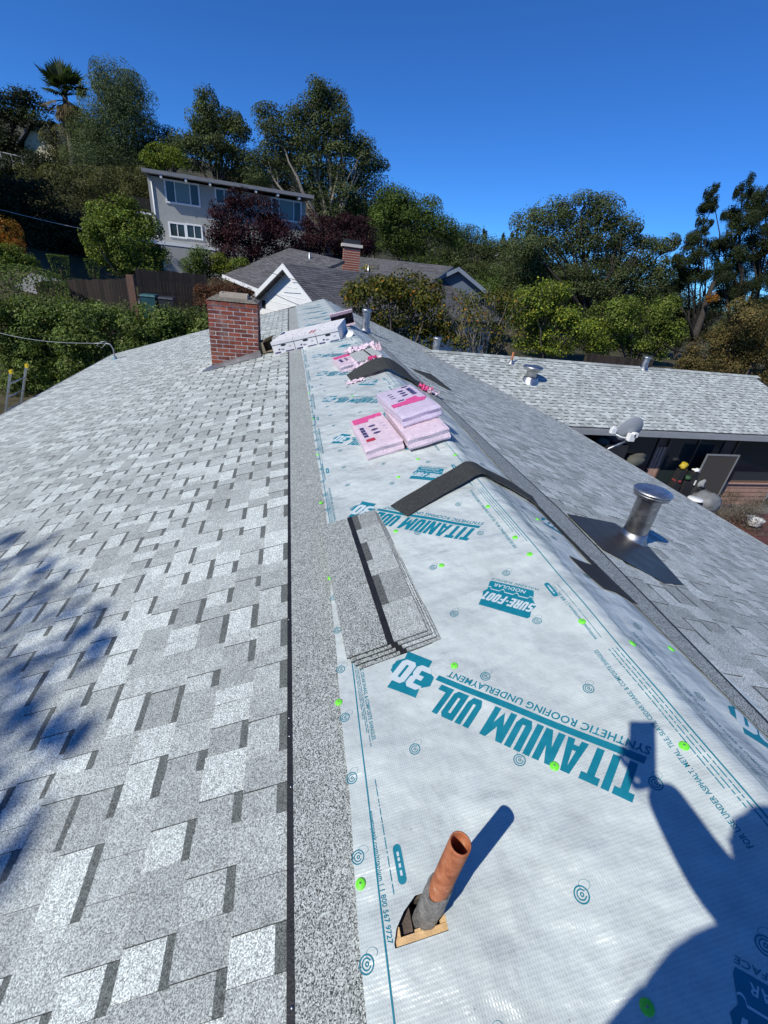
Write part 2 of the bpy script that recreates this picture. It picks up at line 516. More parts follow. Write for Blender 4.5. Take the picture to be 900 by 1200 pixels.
# nail heads in the black line
nh = MB()
for v in (0.31, 0.78, 0.95, 1.02, 1.52):
    nh.lathe([(0.0045, 0.0), (0.0042, 0.0012), (0.0, 0.0015)], RM(-1.199 + random.uniform(-.004, .004), v, 0, 0.0047), 10)
nh.build('roofing_nails', MAT['steel'], roof, 'stuff')
# ------------------------------------------------------------------ underlay sheet and its print
def smoothabs(s): return math.sqrt(s * s + 0.028 ** 2)
def wrinkle(s, v):
    w = 0.0024 * math.sin(9.1 * v + 5 * s) * math.sin(7.3 * s - 2.1 * v) + 0.0014 * math.sin(17 * v - 11 * s + 1.3)
    w += 0.0009 * math.sin(26 * s + 9 * v)
    r = min(1, max(0, (s - 0.0) / 0.08)) * min(1, max(0, (0.32 - s) / 0.08))
    w += r * (0.010 * (0.5 + 0.5 * math.sin(4.1 * v + 9 * s + 0.6)) * (0.6 + 0.4 * math.sin(11 * v - 21 * s)))
    return w
def US(s, v, h=0.0):
    """point on the underlay"""
    k = min(1, max(0, (s - 0.30) / 0.045))
    off = 0.0092 * (1 - k) + 0.0012 * k + 0.011 * math.exp(-(s / 0.06) ** 2) + (0.6 + wrinkle(s, v) * 1000) * 0.001 * (1 - k)
    sg = s / smoothabs(s)
    return Vector((s * COS + sg * SIN * (off + h), v, -SIN * smoothabs(s) + COS * (off + h)))
UV0, UV1 = -0.9, 16.2
def u_left(v): return -1.040 + 0.072 * min(1, max(0, (v - 0.2) / 2.0)) + 0.004 * math.sin(3.1 * v) + 0.002 * math.sin(11 * v)
HS0, HS1, HV0, HV1 = -0.952, -0.824, 0.345, 0.425
underlay = empty('roofing_underlay', (0, 0, 0), 'white woven underlay sheet with teal print nailed along the roof ridge', 'underlay')
svals = sorted(set([round(-0.93 + 0.03 * i, 4) for i in range(49)] + [HS0, HS1]))
svals = [s for s in svals if not any(0 < abs(s - q) < 0.012 for q in (HS0, HS1))]
vv = []; v = UV0
while v < UV1:
    vv.append(round(v, 4)); v += 0.03 if v < 4 else 0.06
vv = sorted(set([q for q in vv if not any(abs(q - r) < 0.012 for r in (HV0, HV1))] + [HV0, HV1]))
mb = MB()
vi = {}
def uvert(i, j):
    k = (i, j)
    if k not in vi:
        v_ = vv[j]
        s_ = u_left(v_) if i < 0 else svals[i]
        vi[k] = len(mb.v); mb.v.append(tuple(US(s_, v_)))
    return vi[k]
for j in range(len(vv) - 1):
    for i in range(-1, len(svals) - 1):
        if i >= 0 and HS0 - 1e-4 <= svals[i] < HS1 - 1e-4 and HV0 - 1e-4 <= vv[j] < HV1 - 1e-4: continue
        mb.f.append((uvert(i, j), uvert(i + 1, j), uvert(i + 1, j + 1), uvert(i, j + 1)))
        mb.t.append((1, 1, 1)); mb.m.append(0); mb.sm.append(True)
sheet = mb.build('sheet', MAT['underlay'], underlay)

DX, DY = Vector((-0.72, 0.694)), Vector((-0.694, -0.72))
def to_sv(d, u): return (DX.x * d + DY.x * u, DX.y * d + DY.y * u)

def text_mesh(body, height, width=None, bold=0.0, shear=0.0, spacing=1.0):
    """flat lettering as bmesh in a local plane, baseline at 0, left at 0, cap height = height"""
    cu = bpy.data.curves.new('lettering', 'FONT')
    cu.body = body; cu.size = 1.0; cu.offset = bold; cu.shear = shear; cu.space_character = spacing
    cu.resolution_u = 3
    ob = bpy.data.objects.new('lettering', cu); COL.objects.link(ob)
    dg = bpy.context.evaluated_depsgraph_get()
    me = bpy.data.meshes.new_from_object(ob.evaluated_get(dg))
    bm = bmesh.new(); bm.from_mesh(me)
    bpy.data.objects.remove(ob); bpy.data.curves.remove(cu); bpy.data.meshes.remove(me)
    xs = [v.co.x for v in bm.verts]; ys = [v.co.y for v in bm.verts]
    x0, x1, y0, y1 = min(xs), max(xs), min(ys), max(ys)
    if any(c in body for c in 'gjpqy,|'): y0 = 0.0; y1 = 0.70
    sy = height / (y1 - y0); sx = width / (x1 - x0) if width else sy
    for v in bm.verts: v.co.x = (v.co.x - x0) * sx; v.co.y = (v.co.y - y0) * sy
    return bm
def block_text(body, height, width, shear=0.0, gap=0.10, st=0.27):
    """heavy condensed block capitals made of flat, non-overlapping pieces"""
    c = 0.13; h = 0.21; polys = []; x = 0.0
    def R(a, b, y0, y1): return [(a, y0), (b, y0), (b, y1), (a, y1)]
    for ch in body:
        w = {'I': st, ' ': 0.30, '-': 0.34, 'M': 0.98, 'N': 0.76, 'A': 0.78}.get(ch, 0.66); m = w / 2; P = []
        if ch == 'T': P = [R(0, w, 1 - h, 1), R(m - st / 2, m + st / 2, 0, 1 - h)]
        elif ch == 'I': P = [R(0, w, 0, 1)]
        elif ch == 'A':
            xl = lambda y: st + (m - st) * y / 0.80
            P = [[(0, 0), (st, 0), (m, .80), (m, 1), (m - st * .62, 1)], [(w - st, 0), (w, 0), (m + st * .62, 1), (m, 1), (m, .80)],
                 [(xl(.17), .17), (w - xl(.17), .17), (w - xl(.34), .34), (xl(.34), .34)]]
        elif ch == 'N': P = [R(0, st, 0, 1), R(w - st, w, 0, 1), [(st, .50), (w - st, 0), (w - st, .50), (st, 1)]]
        elif ch == 'M': P = [R(0, st, 0, 1), R(w - st, w, 0, 1), [(st, .50), (m, .08), (m, .58), (st, 1)], [(m, .08), (w - st, .50), (w - st, 1), (m, .58)]]
        elif ch == 'U': P = [R(0, st, h, 1), R(w - st, w, h, 1), [(0, h), (c, 0), (w - c, 0), (w, h)]]
        elif ch == 'L': P = [R(0, st, 0, 1), R(st, w, 0, h)]
        elif ch == 'E': P = [R(0, st, 0, 1), R(st, w, 0, h), R(st, w, 1 - h, 1), R(st, w - .06, .5 - h * .45, .5 + h * .45)]
        elif ch == 'F': P = [R(0, st, 0, 1), R(st, w, 1 - h, 1), R(st, w - .06, .5 - h * .45, .5 + h * .45)]
        elif ch == '-': P = [R(.03, w - .03, .40, .58)]
        elif ch == 'D': P = [R(0, st, 0, 1), [(st, 0), (w - c, 0), (w - st, h), (st, h)], [(st, 1 - h), (w - st, 1 - h), (w - c, 1), (st, 1)], [(w - st, h), (w - c, 0), (w, c), (w, 1 - c), (w - c, 1), (w - st, 1 - h)]]
        elif ch in 'O0': P = [[(st, 0 + h), (st, h), (c, 0), (w - c, 0), (w - st, h)][1:], [(st, 1 - h), (w - st, 1 - h), (w - c, 1), (c, 1)], [(w - st, h), (w - c, 0), (w, c), (w, 1 - c), (w - c, 1), (w - st, 1 - h)], [(st, h), (st, 1 - h), (c, 1), (0, 1 - c), (0, c), (c, 0)]]
        elif ch == 'R': P = [R(0, st, 0, 1), [(st, 1 - h), (w - st, 1 - h), (w - c, 1), (st, 1)], [(w - st, .40 + h), (w, .40 + c), (w, 1 - c), (w - c, 1), (w - st, 1 - h)], [(st, .40), (w - c, .40), (w, .40 + c), (w - st, .40 + h), (st, .40 + h)], [(w - st - .03, 0), (w, 0), (w - .03, .40 - .001), (w - st - .06, .40 - .001)]]
        elif ch == 'S': P = [[(c, 1), (0, 1 - c), (st, 1 - h), (w, 1 - h), (w, 1 - c), (w - c, 1)], [(0, 1 - c), (0, .42 + c), (st, .42 + h * .6), (st, 1 - h)], [(0, .42 + c), (c, .40), (w - st, .40), (w, .60 - c), (w - c, .60), (st, .60)][0:6],
                             [(w - st, .40), (w - st, h), (w, c), (w, .60 - c)], [(0, h), (0, c), (c, 0), (w - c, 0), (w, c), (w - st, h)]]
        elif ch == '3': P = [[(0, 1 - h), (w - st, 1 - h), (w - c, 1), (c, 1), (0, 1 - c)], [(w - st, .60), (w - c * .6, .5), (w, .60), (w, 1 - c), (w - c, 1), (w - st, 1 - h)], [(.16, .41), (w - st, .41), (w - c * .6, .5), (w - st, .60), (.16, .60)],
                             [(w - st, .41), (w - st, h), (w - c, 0), (w, c), (w, .41), (w - c * .6, .5)], [(0, h), (0, c), (c, 0), (w - c, 0), (w - st, h)]]
        polys += [[(px_ + x, py_) for px_, py_ in q] for q in P]
        x += w + gap
    W_ = x - gap; bm = bmesh.new()
    for q in polys:
        vs = [bm.verts.new(((px_) / W_ * width + shear * py_ * height, py_ * height, 0)) for px_, py_ in q]
        bm.faces.new(vs)
    bmesh.ops.triangulate(bm, faces=bm.faces[:])
    return bm
def poly_bm(polys):
    bm = bmesh.new()
    for p in polys:
        bm.faces.new([bm.verts.new((x, y, 0)) for x, y in p])
    return bm
def ring_poly(bm, cx, cy, r0, r1, n=20, a0=0, a1=2 * math.pi, ey=1.0):
    full = abs(a1 - a0 - 2 * math.pi) < 1e-6
    prev = None; first = None
    for k in range(n + 1):
        a = a0 + (a1 - a0) * k / n
        q = (bm.verts.new((cx + r0 * math.cos(a), cy + ey * r0 * math.sin(a), 0)), bm.verts.new((cx + r1 * math.cos(a), cy + ey * r1 * math.sin(a), 0)))
        if prev: bm.faces.new((prev[0], prev[1], q[1], q[0]))
        prev = q
def cut_grid(bm, step):
    xs = [v.co.x for v in bm.verts]; ys = [v.co.y for v in bm.verts]
    x = math.floor(min(xs) / step) * step + step
    while x < max(xs):
        bmesh.ops.bisect_plane(bm, geom=bm.verts[:] + bm.edges[:] + bm.faces[:], plane_co=(x, 0, 0), plane_no=(1, 0, 0)); x += step
    y = math.floor(min(ys) / step) * step + step
    while y < max(ys):
        bmesh.ops.bisect_plane(bm, geom=bm.verts[:] + bm.edges[:] + bm.faces[:], plane_co=(0, y, 0), plane_no=(0, 1, 0)); y += step
def lay(bm, name, mat, fn, h=0.0007, cut=0.03, parent=None, surf=None):
    """fn maps local (x, y) to (s, v) on the sheet"""
    for v in bm.verts:
        s_, v_ = fn(v.co.x, v.co.y); v.co = (s_, v_, 0)
    if cut: cut_grid(bm, cut)
    lim = 0.328
    if any(v.co.x > lim for v in bm.verts):
        bmesh.ops.bisect_plane(bm, geom=bm.verts[:] + bm.edges[:] + bm.faces[:], plane_co=(lim, 0, 0), plane_no=(1, 0, 0), clear_outer=True)
    for v in bm.verts: v.co = (surf or US)(v.co.x, v.co.y, h)
    bmesh.ops.recalc_face_normals(bm, faces=bm.faces[:])
    me = bpy.data.meshes.new(name); bm.to_mesh(me); bm.free()
    return link(name, me, mat, parent or underlay)
def blockfn(d0, u0, dv=0.0, ds=0.0):
    def fn(x, y):
        s_, v_ = to_sv(d0 + x, u0 + y); return (s_ + ds, v_ + dv)
    return fn

def titanium(dv, ds=0.0, cut=0.03, lettering=True):
    lay(block_text('TITANIUM UDL', 0.108, 0.618, 0.12), 'lettering', MAT['teal'], blockfn(0.515, -0.243, dv, ds), cut=cut)
    lay(poly_bm([[(0, 0), (0.646, 0), (0.65, 0.022), (0.004, 0.022)]]), 'print_bar', MAT['teal'], blockfn(0.512, -0.272, dv, ds), cut=cut)
    lay(text_mesh('SYNTHETIC ROOFING UNDERLAYMENT', 0.026, 0.628, 0.022, 0.12, 1.06), 'lettering', MAT['teal'], blockfn(0.505, -0.305, dv, ds), cut=cut)
    # shield with the number 30
    E = [(0.030, 0.000), (0.140, -0.004), (0.134, 0.030), (0.158, 0.055), (0.156, 0.098), (0.126, 0.116), (0.128, 0.166), (0.012, 0.160), (0.018, 0.122), (-0.012, 0.098), (-0.008, 0.060), (0.028, 0.042)]
    lay(poly_bm([E]), 'print_shield', MAT['teal'], blockfn(1.178, -0.316, dv, ds), cut=cut)
    lay(block_text('30', 0.102, 0.126, 0.08, 0.06), 'lettering', MAT['white_print'], blockfn(1.186, -0.284, dv, ds), h=0.0012, cut=cut)

def surefoot(dv, ds=0.0, cut=0.03):
    f = blockfn(0.952, -0.795, dv, ds)
    P = [(0.03, 0.0), (0.215, 0.0), (0.218, 0.012), (0.210, 0.055), (0.222, 0.075), (0.213, 0.10), (0.209, 0.155), (0.008, 0.155), (0.0, 0.145), (0.006, 0.11), (-0.004, 0.08), (0.018, 0.05), (0.024, 0.02)]
    lay(poly_bm([P]), 'print_badge', MAT['teal'], f, cut=cut)
    lay(block_text('SURE-FOOT', 0.050, 0.212, 0.20), 'lettering', MAT['white_print'], lambda x, y: f(x - 0.002, y + 0.070), h=0.0012, cut=cut)
    lay(text_mesh('NODULAR', 0.019, 0.135, 0.014, 0.1, 1.1), 'lettering', MAT['white_print'], lambda x, y: f(x + 0.058, y + 0.010), h=0.0012, cut=cut)
    w = bmesh.new(); pts = []
    for k in range(61):
        x = 0.020 + 0.192 * k / 60; u = (x * 17) % 1.0
        y = 0.050 - (0.013 if 0.35 < u < 0.65 else 0) * math.sin((u - 0.35) / 0.3 * math.pi) ** 0.4 if 0.35 < u < 0.65 else 0.050
        pts.append((x, y))
    for (xa, ya), (xb, yb) in zip(pts, pts[1:]):
        w.faces.new([w.verts.new((xa, ya - 0.0022, 0)), w.verts.new((xb, yb - 0.0022, 0)), w.verts.new((xb, yb + 0.0022, 0)), w.verts.new((xa, ya + 0.0022, 0))])
    lay(w, 'print_wave', MAT['white_print'], f, h=0.0012, cut=cut)
    lay(text_mesh('WALKING SURFACE', 0.013, 0.205, 0.01, 0.1, 1.05), 'lettering', MAT['teal'], lambda x, y: f(x + 0.012, y - 0.019), cut=cut)

PER = 1.225
for k in range(0, 12):
    titanium(PER * k, cut=0.03 if k < 3 else None)
for k in range(-1, 12):
    surefoot(PER * k, cut=0.03 if k < 2 else None)
# second sheet beyond the ridge: only its shields and titles show
for k in range(0, 2):
    titanium(PER * k - 0.43, 1.05, cut=0.03)

def vline(s, va, vb, w, name='print_line', mat='teal', h=0.0007, wob=0.0, left=False):
    bm = bmesh.new(); prev = None; v_ = va
    while v_ < vb + 1e-6:
        o = 0.030 * min(1, max(0, (v_ - 0.2) / 0.95)) if left else 0.0
        q = (bm.verts.new((s - w / 2 + o, v_, 0)), bm.verts.new((s + w / 2 + o, v_, 0)))
        if prev: bm.faces.new((prev[0], prev[1], q[1], q[0]))
        prev = q; v_ += 0.03 if vb < 5 or v_ < 4 else 0.12
    return lay(bm, name, MAT[mat], lambda x, y: (x, y), h=h, cut=None)
vline(-0.978, UV0 + .05, 16.1, 0.0042, left=True)
vline(-0.0235, UV0 + .05, 16.1, 0.0042)
vline(0.036, UV0 + .05, 16.1, 0.0028, mat='teal_dark')
vline(0.046, UV0 + .05, 16.1, 0.0022, mat='teal_dark')

def edge_text(body, height, width, s, v_start, up, mat='teal', bold=0.02):
    """line of lettering running along the ridge; up=+1: letter tops point to +s and the text runs away; -1: towards the camera"""
    bm = text_mesh(body, height, width, bold, 0.0, 1.05)
    if up > 0: f = lambda x, y: (s + y, v_start - x)
    else: f = lambda x, y: (s - y, v_start + x)
    return lay(bm, 'lettering', MAT[mat], f, cut=None)
LONG = 'FOR USE UNDER ASPHALT, METAL, TILE, SLATE, CEDAR SHAKE, & COMPOSITE SHINGLES'
WEB = 'eavetopeak.com/titanium | 1 800 567 9727'
def dashes(s, va, vb, w, seed, mat='teal', name='print_fine_lines'):
    rr = random.Random(seed); bm = bmesh.new(); v_ = va
    while v_ < vb:
        L_ = rr.uniform(0.006, 0.03)
        bm.faces.new([bm.verts.new((x, y, 0)) for x, y in ((s - w / 2, v_), (s + w / 2, v_), (s + w / 2, min(vb, v_ + L_)), (s - w / 2, min(vb, v_ + L_)))])
        v_ += L_ + rr.uniform(0.002, 0.006)
    return lay(bm, name, MAT[mat], lambda x, y: (x, y), cut=None)
for k in range(-1, 8):
    o = PER * k
    edge_text(LONG, 0.0145, 0.60, -0.094, 0.312 + o, -1)
    for j, s_ in enumerate((-0.036, -0.048, -0.060)):
        dashes(s_, 0.33 + 0.05 * j + o, 0.90 + o, 0.0032, 50 + j + k)
    edge_text(WEB, 0.0125, 0.285, -0.9665 if k == 0 else -0.942, 0.640 + o, 1)
    edge_text(LONG, 0.0125, 0.60, -0.922, 1.44 + o, 1)
    for j, s_ in enumerate((-0.929, -0.9345, -0.940)):
        dashes(s_, 0.82 + 0.05 * j + o, 1.40 + o, 0.0022, 80 + j + k)
    dashes(-0.934, 0.44 + o, 0.72 + o, 0.0026, 5 + k)
    edge_text(WEB, 0.0125, 0.30, -0.070, 0.95 + o, -1)
    dashes(-0.055, 0.95 + o, 1.25 + o, 0.0024, 15 + k)
    # right-hand sheet, reversed print seen on the far side of the ridge
    for j, s_ in enumerate((0.058, 0.066, 0.074)):
        dashes(s_, 0.20 + 0.04 * j + o, 0.95 + o, 0.0028, 150 + j + k, 'teal_dark')
    edge_text(LONG, 0.013, 0.62, 0.105, 0.98 + o, 1, 'teal_dark')
    # pill-shaped marks
    for s_, v_ in ((-0.907, 0.497), (-0.091, 1.232)):
        bm = bmesh.new()
        pts = [(s_ + 0.011 * math.cos(a), v_ + o + 0.033 + 0.011 * math.sin(a)) for a in [math.pi * i / 8 for i in range(9)]] + \
              [(s_ + 0.011 * math.cos(a), v_ + o - 0.033 + 0.011 * math.sin(a)) for a in [math.pi + math.pi * i / 8 for i in range(9)]]
        bm.faces.new([bm.verts.new((x, y, 0)) for x, y in pts])
        lay(bm, 'print_pill', MAT['teal'], lambda x, y: (x, y), cut=None)
        dashes(s_, v_ + o - 0.026, v_ + o + 0.026, 0.006, int(k + 99 + s_ * 100), 'white_print', 'print_pill_text').location.z += 0.0006
# round swirl marks on a staggered grid
def swirl(s, v, mat='teal'):
    bm = bmesh.new()
    ring_poly(bm, 0, 0, 0.0145, 0.0175, 22); ring_poly(bm, 0, 0, 0.0085, 0.0112, 18, 0.5, 5.9); ring_poly(bm, 0.001, 0, 0.0022, 0.0048, 10)
    ring_poly(bm, 0.014, 0.016, 0.0128, 0.0137, 18, 0, 2 * math.pi, 0.75)
    a = random.uniform(-0.3, 0.3)
    lay(bm, 'print_swirl', MAT[mat], lambda x, y: (s + x * math.cos(a) - y * math.sin(a), v + x * math.sin(a) + y * math.cos(a)), cut=None)
for r in range(-1, 24):
    o = 0.3085 * r
    for s_, v_ in ((-0.786, 0.464), (-0.500, 0.327), (-0.210, 0.482), (0.16, 0.40)):
        vq = v_ + o + random.uniform(-.012, .012); sq = s_ + random.uniform(-.012, .012)
        if -0.85 < sq < 0 and 0.5 < 0:
            continue
        swirl(sq, vq, 'teal_dark' if s_ > 0 else 'teal')
for v_ in [0.13 + 0.205 * i for i in range(24)]:
    swirl(u_left(v_) + 0.012, v_)

# green plastic cap nails (each one a part)
capm = MB(); capm.lathe([(0.0, 0.0042), (0.004, 0.0045), (0.006, 0.0032), (0.0085, 0.0030), (0.0128, 0.0022), (0.0132, 0.0)], None, 18)
cap_me = capm.mesh('cap_nail'); cap_me.materials.append(MAT['green'])
hdm = MB(); hdm.lathe([(0.0026, 0.0042), (0.0024, 0.0054), (0.0, 0.0056)], None, 10); hd_me = hdm.mesh('nail_head'); hd_me.materials.append(MAT['steel'])
CAPS = [(-1.013, .481), (-1.017, 1.016), (-.581, 1.019), (-.424, .602), (-.072, .548), (-.484, .147), (-.078, 1.93), (-.07, 1.61), (-.067, 1.466), (-.075, 1.036),
        (-.458, 1.566), (.034, .905), (.266, .929), (-.99, 1.72), (-.985, 2.5), (-.60, 1.95), (-.27, 2.72), (-.96, 3.3), (-.03, 2.62), (-.45, 2.55), (.2, 1.85), (-.955, 4.2), (-.955, 5.2), (-.5, 4.6), (.05, 3.6), (-.06, .2)]
for s_, v_ in CAPS:
    p = US(s_, v_, 0.0004); m = RM(s_, v_, random.uniform(0, 6))
    m.translation = p
    o = link('cap_nail', cap_me, None, underlay); o.matrix_world = m
    q = link('nail_head', hd_me, None, o)

# ------------------------------------------------------------------ vent pipe through its cut in the sheet
zb = RP(-0.868, 0.385).z
pipe = empty('vent_pipe', (-0.868 * COS, 0.385, zb), 'rusty orange plumbing pipe with grey lead sleeve standing in a square cut', 'vent pipe')
pipe.rotation_euler = (0, math.radians(3.2), 0)
mb = MB(); Mp = None
mb.lathe([(0.0232, -0.02), (0.0228, 0.333), (0.0224, 0.339), (0.0203, 0.340), (0.0186, 0.336), (0.0185, 0.05)], None, 40)
tubeo = mb.build('pipe', MAT['pipe'], pipe)
mb = MB()
n = 36
prof = [(0.0262, -0.12), (0.0268, 0.0), (0.0272, 0.04), (0.0285, 0.075), (0.0262, 0.085), (0.0282, 0.115), (0.0268, 0.135), (0.0258, 0.150), (0.0236, 0.156)]
for r, z in prof:
    for k in range(n):
        a = 2 * math.pi * k / n
        rr = r + 0.0014 * math.sin(3 * a + 60 * z) + 0.0011 * math.sin(5 * a - 110 * z) + 0.0008 * math.sin(8 * a + 200 * z)
        zz = z + (0.022 * math.sin(a + 0.8) + 0.006 * math.sin(3 * a)) * (1 if z > 0.06 else 0)
        mb.v.append((rr * math.cos(a), rr * math.sin(a), zz))
for i in range(len(prof) - 1):
    for k in range(n):
        a = i * n + k; b = i * n + (k + 1) % n
        mb.f.append((a, b, b + n, a + n)); mb.t.append((1, 1, 1)); mb.m.append(0); mb.sm.append(True)
mb.build('lead_sleeve', MAT['lead'], pipe)
# plywood edges round the cut (part of the roof)
def cutbox(name, s0, s1, v0, v1, h0, h1, mat):
    m = MB(); m.hull8([RP(s, v, h) for h in (h0, h1) for v in (v0, v1) for s in (s0, s1)]); return m.build(name, mat, roof)
cutbox('plywood_edge', HS0 - .006, HS1 + .006, HV0 - .006, HV0 + 0.017, -0.016, 0.0035, MAT['plywood'])
cutbox('plywood_edge', HS1 - 0.016, HS1 + .006, HV0 + .018, HV1 - .002, -0.016, 0.0030, MAT['plywood'])
cutbox('plywood_splinter', HS0 + .002, HS0 + .016, HV0 + .017, HV0 + .036, -0.016, 0.0022, MAT['plywood'])
cutbox('plywood_splinter', HS0 + .050, HS0 + .066, HV0 + .017, HV0 + .023, -0.016, 0.0012, MAT['plywood'])
fl = MB(); fp = [(HS0, HV0 + .008), (HS0 + .010, HV0 + .032), (HS0 + .034, HV0 + .058), (HS0 + .068, HV1), (HS0, HV1)]
fl.face([US(s_, v_, .0002) for s_, v_ in fp]); fl.face([US(s_, v_, -.0010) for s_, v_ in fp][::-1])
for i in range(5): fl.face([US(*fp[i], -.0010), US(*fp[(i + 1) % 5], -.0010), US(*fp[(i + 1) % 5], .0002), US(*fp[i], .0002)])
fl.build('cut_flap', MAT['underlay'], underlay)
m = MB(); m.hull8([RP(s, v, h) for h, s_off in ((-0.10, 0.012), (-0.012, 0.0)) for v in (HV0 + .02, HV1 + .02) for s in (HS0 + .007 + s_off, HS0 + .045 + s_off)])
m.build('sheathing_board', MAT['darkwood'], roof)
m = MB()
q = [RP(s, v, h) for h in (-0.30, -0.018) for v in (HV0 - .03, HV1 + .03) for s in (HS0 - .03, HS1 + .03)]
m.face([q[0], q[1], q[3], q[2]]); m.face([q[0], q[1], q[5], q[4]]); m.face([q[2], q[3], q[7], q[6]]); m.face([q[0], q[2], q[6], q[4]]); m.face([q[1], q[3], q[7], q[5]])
m.build('attic_dark_well', MAT['black_hole'], roof)  # near-black well added under the cut, standing in for the unlit attic

# ------------------------------------------------------------------ loose shingles stacked on the sheet
def shingle_sheet(M, label, seed, L=1.0, W=0.333, top=True):
    """laminated shingle lying flat: x across (0 = headlap edge), y along, z up"""
    rr = random.Random(seed)
    root = empty('loose_shingle', (0, 0, 0), label, 'shingle', 'loose shingles stacked on the underlay')
    root.matrix_world = M
    b = MB(); b.box((0.083, L / 2, 0.0016), (0.166, L, 0.0032)); b.build('headlap', MAT['headlap'], root)
    b = MB(); b.box((0.180, L / 2, 0.0022), (0.027, L, 0.0036)); b.build('nail_strip', MAT['asphalt_edge'], root)
    b = MB(); b.box((W / 2 + .0005, L / 2 - .001, -0.0017), (W + .001, L + .002, 0.0032)); b.build('backing_strip', MAT['felt'], root)
    y = 0.0; raised = True
    while y < L - 0.01:
        w = min(rr.uniform(0.12, 0.22), L - y)
        if L - y - w < 0.06: w = L - y
        t = MB(); tn = rr.choice([0.25, 0.31, 0.34, 0.42]); h = 0.0052 if raised else 0.0030
        x0 = 0.194; xm = 0.228 if not raised else 0.194
        if not raised:
            t.box(((x0 + xm) / 2, y + w / 2, h / 2), (xm - x0 - .0002, w - .001, h), tint=(0.085, 0.085, 0.088))
        t.box(((xm + W) / 2, y + w / 2, h / 2), (W - xm, w - .001, h), tint=(tn, tn, tn * 1.02))
        t.build('tab', MAT['shingle'], root)
        y += w; raised = not raised
    return root
def sheet_frame(s, v, yaw, h):
    m = RM(s, v, yaw, h, side=-1); return m
LAB = ['topmost loose shingle of the small stack, dark nail strip showing', 'second loose shingle of the small stack, its edge just below the top one',
       'third loose shingle of the small stack, shifted towards the camera', 'lowest loose shingle of the small stack, lying on the white underlay']
for k in range(4):
    kk = 3 - k          # from the bottom up
    shingle_sheet(sheet_frame(-0.962 + 0.013 * kk, 1.180 - 0.017 * kk, 0.046 + 0.006 * kk, 0.0095 + 0.0066 * k), LAB[kk], 20 + k)

# ------------------------------------------------------------------ black strips
def drape(name, label, cat, pts_a, pts_b, mat, thick=0.004, hfun=None, group=None, sub=6, lift=0.004):
    """a strip between two edge polylines given in (s, v, h); has real thickness"""
    A = []; B = []
    for P_, O in ((pts_a, A), (pts_b, B)):
        for (s0, v0, h0), (s1, v1, h1) in zip(P_, P_[1:]):
            for k in range(sub):
                f = k / sub; O.append((s0 + (s1 - s0) * f, v0 + (v1 - v0) * f, h0 + (h1 - h0) * f))
        O.append(P_[-1])
    mbb = MB(); nn = len(A); K = 6
    for off in (0.0, thick):
        for k in range(K + 1):
            f_ = k / K
            for (sa_, va_, ha_), (sb_, vb_, hb_) in zip(A, B):
                mbb.v.append(tuple(US(sa_ + (sb_ - sa_) * f_, va_ + (vb_ - va_) * f_, lift + ha_ + (hb_ - ha_) * f_ + off)))
    def f(*q): mbb.f.append(q); mbb.t.append((1, 1, 1)); mbb.m.append(0); mbb.sm.append(False)
    o2 = nn * (K + 1)
    for k in range(K):
        for i in range(nn - 1):
            a_ = k * nn + i; f(a_, a_ + nn, a_ + nn + 1, a_ + 1); f(o2 + a_, o2 + a_ + 1, o2 + a_ + nn + 1, o2 + a_ + nn)
        f(k * nn, o2 + k * nn, o2 + (k + 1) * nn, (k + 1) * nn); e_ = k * nn + nn - 1; f(e_, e_ + nn, o2 + e_ + nn, o2 + e_)
    for i in range(nn - 1):
        f(i, i + 1, o2 + i + 1, o2 + i); e_ = K * nn + i; f(e_, o2 + e_, o2 + e_ + 1, e_ + 1)
    o = mbb.build(name, mat)
    return tag(o, label, cat, group)
MAT['felt_top'] = shingle_mat('dark_shingle_back', 430.0, 0.040, 0.9, False, 0.5)
drape('ridge_shingle', 'black strip bent over the ridge beyond the loose shingle stack', 'shingle',
      [(-0.575, 2.205, 0.0), (-0.30, 2.33, 0.012), (-0.03, 2.435, 0.022), (0.06, 2.43, 0.016), (0.20, 2.36, 0.012), (0.375, 2.21, 0.014)],
      [(-0.507, 2.050, 0.0), (-0.26, 2.15, 0.012), (0.0, 2.235, 0.022), (0.07, 2.23, 0.016), (0.19, 2.19, 0.014), (0.345, 2.06, 0.006)], MAT['felt_top'], 0.005)
drape('felt_strip', 'thin black felt strip along the lifted edge of the underlay', 'felt strip',
      [(0.322, 2.16, 0.004), (0.318, 1.90, 0.003), (0.302, 1.66, 0.003), (0.292, 1.45, 0.003)],
      [(0.362, 2.16, 0.006), (0.352, 1.90, 0.005), (0.345, 1.66, 0.005), (0.345, 1.45, 0.005)], MAT['felt'], 0.003)
drape('felt_patch', 'black felt patch exposed on the far slope beside the lifted underlay', 'felt patch',
      [(0.150, 1.475, 0.0), (0.165, 1.36, 0.0), (0.178, 1.245, 0.0)],
      [(0.352, 1.445, 0.004), (0.352, 1.36, 0.004), (0.362, 1.205, 0.004)], MAT['felt'], 0.002)

